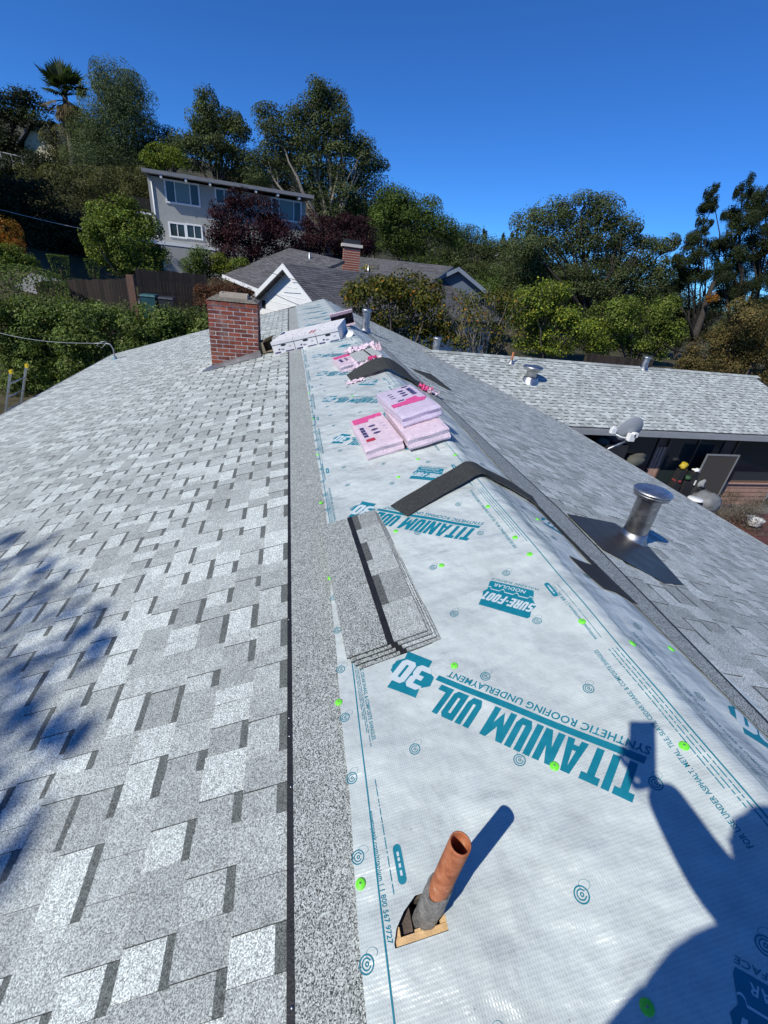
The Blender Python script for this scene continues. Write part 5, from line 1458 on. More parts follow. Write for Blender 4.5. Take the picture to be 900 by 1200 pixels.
def window(root, x0, x1, z0, z1, lights, frame='trim_white', glass='glass', t=0.11, y=0.0, glasses=None):
    """a framed window proud of the wall at local y (outside is -y)"""
    m = MB()
    for a in ((x0 - t, x1 + t, z1, z1 + t), (x0 - t, x1 + t, z0 - t, z0), (x0 - t, x0, z0 + .001, z1 - .001), (x1, x1 + t, z0 + .001, z1 - .001)):
        m.box(((a[0] + a[1]) / 2, y - 0.03, (a[2] + a[3]) / 2), (a[1] - a[0], .10, a[3] - a[2]))
    w = part(m, 'window', MAT[frame], root)
    xs = [x0 + (x1 - x0) * f for f in lights]
    for k, (a, b) in enumerate(zip(xs, xs[1:])):
        g = glasses[k] if glasses else glass
        part(lbox(a + .004, b - .004, y - .022, y - .012, z0 + .002, z1 - .002), 'pane', MAT[g], w)
    for a in xs[1:-1]:
        part(lbox(a - .03, a + .03, y - .06, y - .023, z0 + .002, z1 - .002), 'mullion', MAT[frame], w)
    return w

# --- grey two storey house on the hill
A = at(183, 290, 42); B = at(352, 290, 43.5)
F = Frame((A.x, A.y, 0.0), (B.x - A.x, B.y - A.y))
gh = empty('grey_house', F.o, 'grey two storey house with white framed windows and flat sloping roof on the hill', 'house')
gh.matrix_world = F.M
xl = 0.0; xr = F.hit(358, 260)[0]
zt_ = F.hit(190, 208)[1]; zt2 = F.hit(352, 236)[1]; zb_ = F.hit(190, 284)[1]
D_ = 9.0
m = MB(); m.hull8([(xl, 0, -3.0), (xr, 0, -3.0), (xl, D_, -3.0), (xr, D_, -3.0), (xl, 0, zt_), (xr, 0, zt2), (xl, D_, zt_ + .4), (xr, D_, zt2 + .4)])
part(m, 'wall', MAT['stucco'], gh)
rt = F.hit(165, 196, -1.0); rt2 = F.hit(368, 229, -1.0)
x0, z0 = rt; x1, z1 = rt2
m = MB(); m.hull8([(x0, -1.0, z0 - .22), (x1, -1.0, z1 - .22), (x0, D_ + 1, z0 + .1), (x1, D_ + 1, z1 + .1), (x0, -1.0, z0), (x1, -1.0, z1), (x0, D_ + 1, z0 + .32), (x1, D_ + 1, z1 + .32)])
part(m, 'roof', MAT['roof_grey'], gh)
for k in range(7):
    f = (k + .6) / 7; x = xl + (xr - xl) * f; z = z0 + (z1 - z0) * ((x - x0) / (x1 - x0)) - .30
    part(lbox(x - .07, x + .07, -.95, -.01, z - .10, z + .06), 'rafter_tail', MAT['trim_white'], gh)
def gw(p0, p1, lights, **k):
    a = F.hit(*p0); b = F.hit(*p1); window(gh, a[0], b[0], min(a[1], b[1]), max(a[1], b[1]), lights, **k)
def gwz(pxl, pyl, pxr, h, lights, **k):
    a = F.hit(pxl, pyl); b = F.hit(pxr, pyl); window(gh, a[0], b[0], a[1] - h, a[1], lights, **k)
gwz(193.5, 211.5, 231, 1.25, [0, .27, .74, 1], glasses=['glass', 'glass_teal', 'glass'])
gwz(253, 221.5, 271.5, 0.80, [0, .5, 1])
gwz(319, 233, 352, 1.25, [0, .24, .76, 1], glasses=['glass', 'glass_teal', 'glass'])
gwz(199, 261.5, 215.5, .80, [0, .5, 1]); gwz(219, 263.5, 235, .80, [0, .5, 1])
m = MB(); m.tube([(.25, -.06, -.2), (.25, -.06, zt_ - .2)], .05, 8); m.tube([(F.hit(318, 250)[0] - 3.2, -.06, -1), (F.hit(318, 250)[0] - 3.2, -.06, zt_ - .3)], .04, 8)
part(m, 'downspout', MAT['trim_white'], gh)
# lower flat roofed carport along the front, with a white edge
a = F.hit(150, 276, -3.0); b = F.hit(246, 291, -3.0); zc_ = b[1]
m = MB(); m.box(((a[0] + b[0]) / 2 + .3, -1.45, zc_), (b[0] - a[0] + .6, 2.86, .22)); part(m, 'carport_roof', MAT['trim_white'], gh)
m = MB(); m.box(((b[0]) / 2 + .8, -1.44, zc_ - 1.68), (b[0] + .4, 2.80, 3.1)); part(m, 'garage_wall', MAT['stucco'], gh)
m = MB(); m.box((a[0] - .1, -1.4, zc_ - 1.6), (.14, .14, 3.0)); part(m, 'carport_post', MAT['trim_white'], gh)
# deck rail on the left
r0 = F.hit(146, 247, -.2); r1 = F.hit(182, 251, -.2)
m = MB(); m.box(((r0[0] + r1[0]) / 2, .5, r1[1]), (r1[0] - r0[0], .14, .14)); part(m, 'deck_rail', MAT['trim_white'], gh)
m = MB(); m.box(((r0[0] + r1[0]) / 2, 1.2, zc_ + .2), (r1[0] - r0[0] + .2, 2.6, .16)); part(m, 'deck', MAT['roof_grey'], gh)
for k in range(4):
    x = r0[0] + (r1[0] - r0[0] - .1) * k / 3; part(lbox(x - .03, x + .03, .47, .53, zc_ + .28, r1[1] - .075), 'rail_post', MAT['trim_white'], gh)
m = MB(); m.box((-.9, 2.6, zc_ + 1.6), (1.6, .2, 2.6)); part(m, 'recess_dark_slab', MAT['dark_opening'], gh)  # solid slab, coloured near-black in place of a recess's shade

# --- cream house high on the left
p = at(44, 162, 62); gz = ground_z(p.x, p.y)
ch = empty('cream_house', (p.x, p.y, gz), 'small cream gable of a house half hidden under the pine and palm', 'house')
h_ = p.z - gz
m = MB(); w = 1.35
m.add([(-w, 0, -1), (w, 0, -1), (w, 0, h_ - .6), (0, 0, h_ + 1.1), (-w, 0, h_ - .6), (-w, 7, -1), (w, 7, -1), (w, 7, h_ - .6), (0, 7, h_ + 1.1), (-w, 7, h_ - .6)], [(0, 1, 2, 3, 4), (9, 8, 7, 6, 5), (0, 4, 9, 5), (1, 6, 7, 2)])
part(m, 'wall', simple('cream_wall', (0.60, 0.55, 0.38), .8, 0, .06, 2), ch)
m = MB()
for s_ in (-1, 1): m.hull8([(0, -.5, h_ + 1.12), (s_ * (w + .5), -.5, h_ - .9), (0, 7.5, h_ + 1.12), (s_ * (w + .5), 7.5, h_ - .9), (0, -.5, h_ + 1.3), (s_ * (w + .5), -.5, h_ - .72), (0, 7.5, h_ + 1.3), (s_ * (w + .5), 7.5, h_ - .72)])
part(m, 'roof', MAT['shingle_old'], ch)
m = MB(); m.box((.9, 2.0, h_ + 1.0), (.6, .6, 1.4)); part(m, 'chimney', simple('brown_chimney', (.20, .09, .06), .85), ch)
m = MB(); m.box((.9, 2.0, h_ + 1.75), (.72, .72, .10)); part(m, 'chimney_cap', MAT['mortar'], ch)
rl = MB()
for a_, b_ in (((0, 178), (62, 192)),):
    q0, q1 = at(*a_, 58), at(*b_, 58); rl.tube([q0, q1], .05, 6); rl.tube([q0 - Vector((0, 0, .5)), q1 - Vector((0, 0, .5))], .03, 6)
    for k in range(6): q = q0.lerp(q1, k / 5); rl.tube([q, (q.x, q.y, ground_z(q.x, q.y) - .2)], .05, 6)
org = at(30, 186, 58)
tag(rl.build('railing', MAT['roof_grey'], None, None, org), 'pale hillside railing at the left edge above the grey green shrubs', 'railing')

# --- neighbour house with white gable (ridge runs away to the right)
rot = math.radians(56)
e = Vector((math.sin(rot), math.cos(rot), 0)); w_ = Vector((math.cos(rot), -math.sin(rot), 0))     # along ridge, towards us
PK = at(341, 302, 25.0) - Vector((0, 0, .27))
nh = empty('neighbour_house', (PK.x, PK.y, ground_z(PK.x, PK.y)), 'low neighbour house with white gable and dark grey shingle roof beyond the ridge', 'house')
NO = Vector((PK.x, PK.y, 0))
def npart(mb, name, mat, kind=None):
    o = mb.build(name, mat, None, kind); o.parent = nh; o.matrix_parent_inverse = Matrix.Translation(-Vector(nh.location)); return o
pit = 0.58; hw = 3.0; LN = 15.0; th = .12
def NP(a, b, z): q = NO + e * a + w_ * b; return Vector((q.x, q.y, z))
zpk = PK.z
def shingle_rows(P, n, L, expo, seed):
    """P(u, d, h): u along the eave, d down the slope: rows of old shingles, each row lapping the next"""
    m = MB(); rr = random.Random(seed)
    for i in range(n):
        u = -rr.uniform(0, .5)
        while u < L:
            w = rr.uniform(.25, .6); a = max(0, u); b = min(L, u + w)
            if b - a > .02:
                t = rr.uniform(.75, 1.25); h1 = rr.uniform(.012, .02)
                m.face([P(a, i * expo, 0), P(b, i * expo, 0), P(b, (i + 1) * expo, h1), P(a, (i + 1) * expo, h1)], (t, t, t))
                m.face([P(a, (i + 1) * expo, h1), P(b, (i + 1) * expo, h1), P(b, (i + 1) * expo, -.02), P(a, (i + 1) * expo, -.02)], (.5, .5, .5))
            u += w
    return m
cp = 1 / math.sqrt(1 + pit * pit)
for sd, nm in ((1, 'front'), (-1, 'back')):
    m = MB(); bo = hw + .55
    q = [NP(-.45, 0, zpk - .02), NP(LN, 0, zpk - .02), NP(-.45, sd * bo, zpk - bo * pit - .02), NP(LN, sd * bo, zpk - bo * pit - .02)]
    m.hull8([v_ - Vector((0, 0, th)) for v_ in q] + q); npart(m, 'roof', MAT['shingle_old'])
m = shingle_rows(lambda u, d, h: NP(-.45 + u, d * cp, zpk - d * cp * pit + h * cp), int((hw + .55) / cp / .15), LN + .45, .15, 3)
npart(m, 'shingle_courses', MAT['shingle_old'], 'stuff')
# gable wall, barge boards
zf = ground_z(PK.x, PK.y) - .5
m = MB(); m.add([NP(0, hw, zf), NP(0, -hw, zf), NP(0, -hw, zpk - hw * pit - .15), NP(0, 0, zpk - .16), NP(0, hw, zpk - hw * pit - .15)], [(0, 1, 2, 3, 4)])
m.add([NP(0, hw, zf), NP(LN - .5, hw, zf), NP(LN - .5, hw, zpk - hw * pit - .15), NP(0, hw, zpk - hw * pit - .15)], [(0, 3, 2, 1)])
m.add([NP(0, -hw, zf), NP(LN - .5, -hw, zf), NP(LN - .5, -hw, zpk - hw * pit - .15), NP(0, -hw, zpk - hw * pit - .15)], [(0, 1, 2, 3)])
npart(m, 'wall', MAT['white_siding'])
for k in range(9):
    z_ = zpk - .6 - k * .42; half = max(.1, min(hw, (zpk - .2 - z_) / pit))
    m = MB(); m.hull8([NP(a, b, z) for z in (z_ - .012, z_ + .012) for b in (-half + .03, half - .03) for a in (-.012, -.0005)]); npart(m, 'board_joint', MAT['trim_white'])
for sd in (1, -1):
    bo = hw + .55; m = MB()
    m.hull8([NP(a, b, zpk - abs(b) * pit - off) for off in (.26, .012) for b in (sd * .0, sd * bo) for a in (-.50, -.455)])
    npart(m, 'barge_board', MAT['trim_white'])
m = MB(); bo = hw + .58; zg = zpk - bo * pit - .1
m.hull8([NP(a, b, z) for z in (zg - .12, zg + .02) for b in (-bo - .10, -bo) for a in (-.45, LN)]); npart(m, 'gutter', MAT['trim_white'])
m = MB(); m.tube([NP(-.2, -bo, zg - .1), NP(.05, -hw - .1, zg - .35), NP(-.06, -hw + .1, zg - .4), NP(-.06, -hw + .1, zf)], .05, 8); npart(m, 'downspout', MAT['trim_white'])
m = MB(); m.hull8([NP(a, b, z) for z in (zpk - 2.3, zpk - 1.9) for b in (-hw + .25, -hw + .6) for a in (-.02, -.001)]); npart(m, 'vent_dark_plate', MAT['dark_opening'])  # thin plate, near-black for the dark inside of an opening
# lower wing roof on the left whose eave runs away from us
ED = at(316, 344, 26.7); EA = at(262, 322, 33)
EAz = (EA.z + ED.z) / 2
dirE = Vector((EA.x - ED.x, EA.y - ED.y, 0)); upv = Vector((dirE.y, -dirE.x, 0)).normalized()
if upv.x < 0: upv = -upv
RA = EA + upv * 4.6 + Vector((0, 0, 1.95)); RD = ED + upv * 4.6 + Vector((0, 0, 1.95))
RA = EA.lerp(ED, .12) + upv * 4.6 + Vector((0, 0, 1.95))
m = MB(); m.hull8([v_ - Vector((0, 0, .14)) for v_ in (ED, EA, RD, RA)] + [ED, EA, RD, RA]); npart(m, 'roof', MAT['shingle_old'])
LE_ = dirE.length
m = shingle_rows(lambda u, d, h: ED.lerp(EA, u / LE_) + (upv * (4.6 - d * .92) + Vector((0, 0, 1.95 - d * .39 + .015 + h))), int(4.6 / .92 / .15), LE_, .15, 4)
npart(m, 'shingle_courses', MAT['shingle_old'], 'stuff')
m = MB(); dn = Vector((0, 0, 1))
m.hull8([ED - upv * .10 - dn * .18, EA - upv * .10 - dn * .18, ED - upv * .005 - dn * .18, EA - upv * .005 - dn * .18, ED - upv * .10 + dn * .01, EA - upv * .10 + dn * .01, ED - upv * .005 + dn * .01, EA - upv * .005 + dn * .01])
npart(m, 'gutter', MAT['trim_white'])
m = MB(); g0 = ED + upv * .6; g1 = EA + upv * .6
m.hull8([Vector((p_.x, p_.y, z)) for z in (zf, EAz - .2) for p_ in (g0, g1, g0 + upv * 3.5, g1 + upv * 3.5)]); npart(m, 'wall', simple('dark_red_wall', (0.10, 0.055, 0.045), .8), None)
# its chimney and small roof vents
cb = at(411, 310, 31.5)
chn = MB(); chn.box((cb.x, cb.y, cb.z - .25), (1.0, .7, 2.4)); co = npart(chn, 'chimney', MAT['brick']); 
for a_ in co.data.attributes['tint'].data: a_.color = (0.26, 0.075, 0.045, 1)
for k in range(18):
    z_ = cb.z - 1.4 + k * .13
    m = MB(); m.box((cb.x, cb.y, z_), (1.006, .706, .018)); mo = npart(m, 'mortar_joint', MAT['mortar']); mo.parent = co; mo.matrix_parent_inverse = Matrix.Translation(-Vector(nh.location)) @ Matrix.Identity(4); mo.matrix_parent_inverse = Matrix.Identity(4)
m = MB(); m.box((cb.x, cb.y, cb.z + 1.02), (1.25, .9, .16)); npart(m, 'chimney_cap', MAT['mortar'])
m = MB(); m.box((cb.x, cb.y, cb.z + 1.22), (1.0, .65, .22)); npart(m, 'chimney_hood', MAT['fascia'])
for px, py in ((363, 297), (432, 312)):
    q = at(px, py, 31); m = MB(); m.tube([(q.x, q.y, q.z - .8), (q.x, q.y, q.z + .05)], .08, 8); npart(m, 'plumbing_pipe', MAT['galv'])

# --- second neighbour: long grey roof with a slate blue gable end
R0 = at(372, 296, 41); R1 = at(538, 313, 31.5)
bh = empty('blue_house', (R1.x, R1.y, ground_z(R1.x, R1.y)), 'slate blue gabled house with long grey roof behind the fruit tree', 'house')
rz = (R0.z + R1.z) / 2
ed = Vector((R1.x - R0.x, R1.y - R0.y, 0)).normalized(); wd = Vector((ed.y, -ed.x, 0))
if wd.y > 0: wd = -wd
LB = (Vector((R1.x, R1.y, 0)) - Vector((R0.x, R0.y, 0))).length - 1.0; hb_ = 2.6; pb_ = .42
def BP(a, b, z): q = Vector((R0.x, R0.y, 0)) + ed * a + wd * b; return Vector((q.x, q.y, z))
def bpart(mb, name, mat, kind=None):
    o = mb.build(name, mat, None, kind); o.parent = bh; o.matrix_parent_inverse = Matrix.Translation(-Vector(bh.location)); return o
for sd in (1, -1):
    q = [BP(-2, 0, rz - .02), BP(LB + .5, 0, rz - .02), BP(-2, sd * (hb_ + .5), rz - (hb_ + .5) * pb_ - .02), BP(LB + .5, sd * (hb_ + .5), rz - (hb_ + .5) * pb_ - .02)]
    m = MB(); m.hull8([v_ - Vector((0, 0, .14)) for v_ in q] + q); bpart(m, 'roof', MAT['shingle_old'])
    m = MB(); m.hull8([BP(a, b, rz - abs(b) * pb_ - off) for off in (.27, .01) for b in (0, sd * (hb_ + .5)) for a in (LB + .505, LB + .55)]); bpart(m, 'barge_board', simple('blue_grey_trim', (.16, .19, .23), .6))
cb2 = 1 / math.sqrt(1 + pb_ * pb_)
m = shingle_rows(lambda u, d, h: BP(-2 + u, d * cb2, rz - d * cb2 * pb_ + h), int((hb_ + .5) / cb2 / .15), LB + 2.5, .15, 6); bpart(m, 'shingle_courses', MAT['shingle_old'], 'stuff')
zf2 = ground_z(R1.x, R1.y) - 1
gd = Vector((R1.x - CAM.x, R1.y, 0)).normalized(); gw2 = Vector((gd.y, -gd.x, 0)); gp = .56; gh2 = 1.75
def GP(a, b, z): q = Vector((R1.x, R1.y, 0)) + gd * a + gw2 * b; return Vector((q.x, q.y, z))
for sd_ in (1, -1):
    q = [GP(-.4, 0, rz), GP(9, 0, rz), GP(-.4, sd_ * (gh2 + .35), rz - (gh2 + .35) * gp), GP(9, sd_ * (gh2 + .35), rz - (gh2 + .35) * gp)]
    m = MB(); m.hull8([v_ - Vector((0, 0, .13)) for v_ in q] + q); bpart(m, 'roof', MAT['shingle_old'])
    m = MB(); m.hull8([GP(a, b, rz - abs(b) * gp - off) for off in (.24, -.012) for b in (0, sd_ * (gh2 + .36)) for a in (-.45, -.405)]); bpart(m, 'barge_board', simple('blue_grey_trim', (.16, .19, .23), .6))
m = MB(); m.add([GP(a, b, z) for a in (0, 7) for b, z in ((gh2, zf2), (-gh2, zf2), (-gh2, rz - gh2 * gp - .15), (0, rz - .16), (gh2, rz - gh2 * gp - .15))],
    [(0, 1, 2, 3, 4), (9, 8, 7, 6, 5), (0, 4, 9, 5), (1, 6, 7, 2)]); bpart(m, 'wall', MAT['blue_siding'])
m = MB(); m.add([BP(a, b, z) for a in (-1.5, LB) for b, z in ((hb_, zf2), (-hb_, zf2), (-hb_, rz - hb_ * pb_ - .16), (0, rz - .17), (hb_, rz - hb_ * pb_ - .16))],
    [(0, 1, 2, 3, 4), (9, 8, 7, 6, 5), (0, 4, 9, 5), (1, 6, 7, 2)]); bpart(m, 'wall', MAT['blue_siding'])
# tiny far houses on the wooded ridge
for k, (px, py, Y, lab) in enumerate(((593, 297, 170, 'tiny pale house far on the wooded ridge, left one'), (612, 299, 180, 'tiny pale house far on the wooded ridge, right one'))):
    p = at(px, py, Y); o = empty('far_house', p, lab, 'house')
    part(lbox(-2.6, 2.6, 0, 5, -4, .2), 'wall', MAT['white_siding'], o)
    m = MB(); m.hull8([(-3, -.4, .2), (3, -.4, .2), (-3, 5.4, .2), (3, 5.4, .2), (-3, 2.4, 1.6), (3, 2.4, 1.6), (-3, 2.6, 1.6), (3, 2.6, 1.6)]); part(m, 'roof', MAT['shingle_old'], o)

# ------------------------------------------------------------------ the house's own walls, eaves and wing facade
def hbox(x0, x1, y0, y1, z0, z1, name, mat, parent=None, tint=(1, 1, 1)):
    return hpart(lbox(x0, x1, y0, y1, z0, z1, tint).build(name, mat), parent)
ze_l = -LE * SIN
xL = -LE * COS
hbox(xL + .6, xL + .75, V0 + .3, V1 - .5, -4.6, ze_l - .2, 'wall', MAT['stucco'])
hbox(5.0, 5.15, V0 + .3, 10.2, -4.6, -2.05, 'wall', MAT['stucco'])
m = MB(); m.add([(xL + .76, V1 - .5, -4.6), (4.99, V1 - .5, -4.6), (4.99, V1 - .5, -1.95), (0, V1 - .5, -.12), (xL + .76, V1 - .5, ze_l - .1)], [(0, 1, 2, 3, 4)]); hpart(m.build('gable_wall', MAT['stucco']))
m = MB(); m.add([(xL + .76, V0 + .31, -4.6), (4.99, V0 + .31, -4.6), (4.99, V0 + .31, -1.95), (0, V0 + .31, -.12), (xL + .76, V0 + .31, ze_l - .1)], [(0, 1, 2, 3, 4)]); hpart(m.build('gable_wall', MAT['stucco']))
# fascia and drip edges: dark line with a pale metal lip
def eave(P, s, a, b, name_a='drip_edge'):
    for (ds0, ds1, h0, h1, mat, nm) in ((-.012, .016, -.022, .0115, 'gutter', 'drip_edge'), (.0165, .030, -.16, -.004, 'fascia', 'fascia_board')):
        m = MB(); m.hull8([P(s + ds, v, h) for h in (h0, h1) for v in (a, b) for ds in (ds0, ds1)]); hpart(m.build(nm, MAT[mat]))
eave(PL, 1.207 + 41 * EXPO, V0, V1)
eave(PR, 0.61 + 38 * EXPO, V0, WY0 - .05)
# rake trim at the far gable
for sd, P, L_ in ((-1, PL, LE - .02), (1, PR, 5.2)):
    m = MB(); m.hull8([P(s, v, h) for h in (-.15, .009) for v in (V1 - .002, V1 + .025) for s in (.02, L_)]); hpart(m.build('rake_board', MAT['fascia']))
# wing gutter, fascia, soffit
zr_ = WZE + (WYR - WY0) * T
m = MB(); xg0, xg1 = 5.86, WXE + .05
prof = [(0, -.13), (0, .005), (.012, .005), (.02, -.09), (.10, -.095), (.115, .0), (.125, .0), (.125, -.13)]
for i in range(len(prof)):
    (y0, z0), (y1, z1) = prof[i], prof[(i + 1) % len(prof)]
    m.face([(xg0, WY0 - y0, WZE - .03 + z0), (xg1, WY0 - y0, WZE - .03 + z0), (xg1, WY0 - y1, WZE - .03 + z1), (xg0, WY0 - y1, WZE - .03 + z1)])
hpart(m.build('gutter', MAT['gutter']))
hbox(5.86, WXE, WY0 + .004, WY0 + .03, WZE - .22, WZE - .02, 'fascia_board', MAT['fascia'])
hbox(5.2, WXE - .05, WY0 + .035, 10.24, WZE - .21, WZE - .19, 'soffit', MAT['darkwood'])
# wing ridge cap, right rake, valley strip
m = MB(); x = 2.62
while x < WXE - .1:
    w = .29
    for sd in (1, -1):
        m.face([(x, WYR, zr_ + .018), (x + w, WYR, zr_ + .024), (x + w, WYR - sd * .15, zr_ + .024 - .15 * T), (x, WYR - sd * .15, zr_ + .018 - .15 * T)], (lambda t: (t, t, t))(random.uniform(.22, .42)))
    m.face([(x + w, WYR - .15, zr_ + .024 - .05), (x + w, WYR + .15, zr_ + .024 - .05), (x + w, WYR, zr_ + .024)], (.1, .1, .1))
    x += w - .06
hpart(m.build('ridge_caps', MAT['shingle'], None, 'stuff'))
hbox(WXE - .002, WXE + .02, WY0 + .0, WYR, 0, .001, 'rake_trim', MAT['fascia'])
bpy.data.objects.remove([o for o in bpy.data.objects if o.name.startswith('rake_trim')][0])
m = MB(); m.hull8([(x, y, z) for dz in (-.16, .012) for (y, z) in ((WY0 + .01, WZE + dz), (WYR, zr_ + dz)) for x in (WXE - .01, WXE + .03)]); hpart(m.build('rake_board', MAT['fascia']))
va = Vector((5.775, WY0, WZE)); vb = Vector((2.56, WYR, zr_)); dv = (vb - va).normalized(); sv_ = Vector((.707, .707, 0))
m = MB(); m.hull8([va - sv_ * .03 + Vector((0, 0, .010)), vb - sv_ * .03 + Vector((0, 0, .010)), va + sv_ * .03 + Vector((0, 0, .010)), vb + sv_ * .03 + Vector((0, 0, .010)), va - sv_ * .03 + Vector((0, 0, .016)), vb - sv_ * .03 + Vector((0, 0, .016)), va + sv_ * .03 + Vector((0, 0, .016)), vb + sv_ * .03 + Vector((0, 0, .016))])
hpart(m.build('valley_metal', MAT['gutter']))

# facade under the wing eave
MAT['siding_pink'] = simple('weathered_redwood_siding', (0.34, 0.20, 0.145), .8, 0, .18, 6, .2, tint=True)
MAT['brown_frame'] = simple('brown_window_frame', (0.15, 0.092, 0.062), .6, 0, .15, 6)
MAT['casing'] = simple('pinkish_casing', (0.44, 0.27, 0.21), .7, 0, .12, 8)
MAT['alu'] = simple('aluminium_frame', (0.45, 0.46, 0.46), .4, .6, .08, 8)
MAT['screen'] = simple('insect_screen', (0.06, 0.052, 0.043), .75, 0, .1, 40)
YW = 10.22
FW = Frame((0, YW, 0), (1, 0))
hbox(5.16, WXE - .3, YW + .01, YW + .12, -4.6, WZE - .2, 'wall', MAT['brown_frame'])
hbox(WXE - .3, WXE - .2, YW, 2 * WYR - YW, -4.6, WZE - .1, 'wall', MAT['stucco'])
hbox(5.16, WXE - .3, 2 * WYR - YW - .1, 2 * WYR - YW, -4.6, WZE - .1, 'wall', MAT['stucco'])
def hw_(px, py, dy=0.0): return FW.hit(px, py, dy)
xs_c = hw_(766, 545)[0]
zh = WZE - .32
def hwindow(x0, x1, z0, z1, lights, frame='brown_frame', t=.06):
    m = MB()
    for a in ((x0 - t, x1 + t, z1, z1 + t), (x0 - t, x1 + t, z0 - t, z0), (x0 - t, x0, z0 + .001, z1 - .001), (x1, x1 + t, z0 + .001, z1 - .001)):
        m.box(((a[0] + a[1]) / 2, YW - 0.02, (a[2] + a[3]) / 2), (a[1] - a[0], .055, a[3] - a[2]))
    w = hpart(m.build('window', MAT[frame]))
    for a, b in zip(lights, lights[1:]):
        a = x0 + (x1 - x0) * a; b = x0 + (x1 - x0) * b
        g = lbox(a + .01, b - .01, YW - .012, YW - .004, z0 + .002, z1 - .002).build('pane', MAT['glass']); g.parent = w
    for a in lights[1:-1]:
        a = x0 + (x1 - x0) * a
        g = lbox(a - .03, a + .03, YW - .045, YW - .013, z0 + .002, z1 - .002).build('mullion', MAT[frame]); g.parent = w
hwindow(6.0, xs_c - .22, -4.25, zh, [0, .5, 1])
xd0 = xs_c + .22; xd1 = hw_(842, 531)[0]
hwindow(xd0, xd1, -4.5, zh, [0, .52, 1], 'brown_frame')
xw0 = hw_(860, 530)[0]; zs = hw_(880, 563)[1]
hwindow(xw0, WXE - .6, zs, zh, [0, 1])
for k, dx in enumerate((-.16, -.06, .05, .14)):
    hbox(xs_c + dx, xs_c + dx + .075, YW - .045, YW - .0, -4.55, zh - .35, 'casing_board', MAT['casing'])
hbox(xw0 - .1, WXE - .4, YW - .09, YW - .048, zs - .10, zs - .062, 'window_sill', MAT['casing'])
for k in range(8):
    z1 = zs - .104 - k * .155; t = random.uniform(.85, 1.12)
    m = MB(); m.hull8([(xd1 + .1, YW - .03, z1 - .15), (WXE - .32, YW - .03, z1 - .15), (xd1 + .1, YW + .009, z1 - .15), (WXE - .32, YW + .009, z1 - .15), (xd1 + .1, YW - .012, z1), (WXE - .32, YW - .012, z1), (xd1 + .1, YW + .009, z1), (WXE - .32, YW + .009, z1)], (t, t, t))
    hpart(m.build('siding_board', MAT['siding_pink']))

# patio things
MAT['patio'] = simple('patio_concrete', (0.13, 0.12, 0.11), .9, 0, .15, 3, .2)
tag(lbox(5.2, 18, 2, YW, -4.75, -4.52).build('patio', MAT['patio']), kind='structure')
zs0 = -4.5
x0, z1 = hw_(829, 532, -.45); x1, _ = hw_(868, 532, -.45)
sd = empty('screen_door', (x0, YW - .45, -4.5), 'sliding screen door with pale metal frame leaning open by the patio door', 'screen door')
for a in ((0, x1 - x0, z1 + 4.5 - .045, z1 + 4.5), (0, x1 - x0, 0, .06), (0, .045, .061, z1 + 4.5 - .046), (x1 - x0 - .045, x1 - x0, .061, z1 + 4.5 - .046)):
    part(lbox(a[0], a[1], -.015, .015, a[2], a[3]), 'frame_bar', MAT['alu'], sd)
part(lbox(.046, x1 - x0 - .046, -.003, .003, .062, z1 + 4.5 - .047), 'mesh_panel', MAT['screen'], sd)
part(lbox(.01, .04, -.05, -.016, .9, 1.05), 'handle', MAT['white_paint'], sd)
def lump(name, c, r, mat, label, cat, seed, sq=1.0, n=2, jit=.18):
    bm = bmesh.new(); bmesh.ops.create_icosphere(bm, subdivisions=n, radius=1); rr = random.Random(seed)
    for v in bm.verts:
        k = 1 + rr.uniform(-jit, jit); v.co = Vector((v.co.x * r[0] * k, v.co.y * r[1] * k, max(-.95, v.co.z) * r[2] * k * sq))
    me = bpy.data.meshes.new(name); bm.to_mesh(me); bm.free()
    for p_ in me.polygons: p_.use_smooth = True
    o = link(name, me, mat); o.location = c; return tag(o, label, cat)
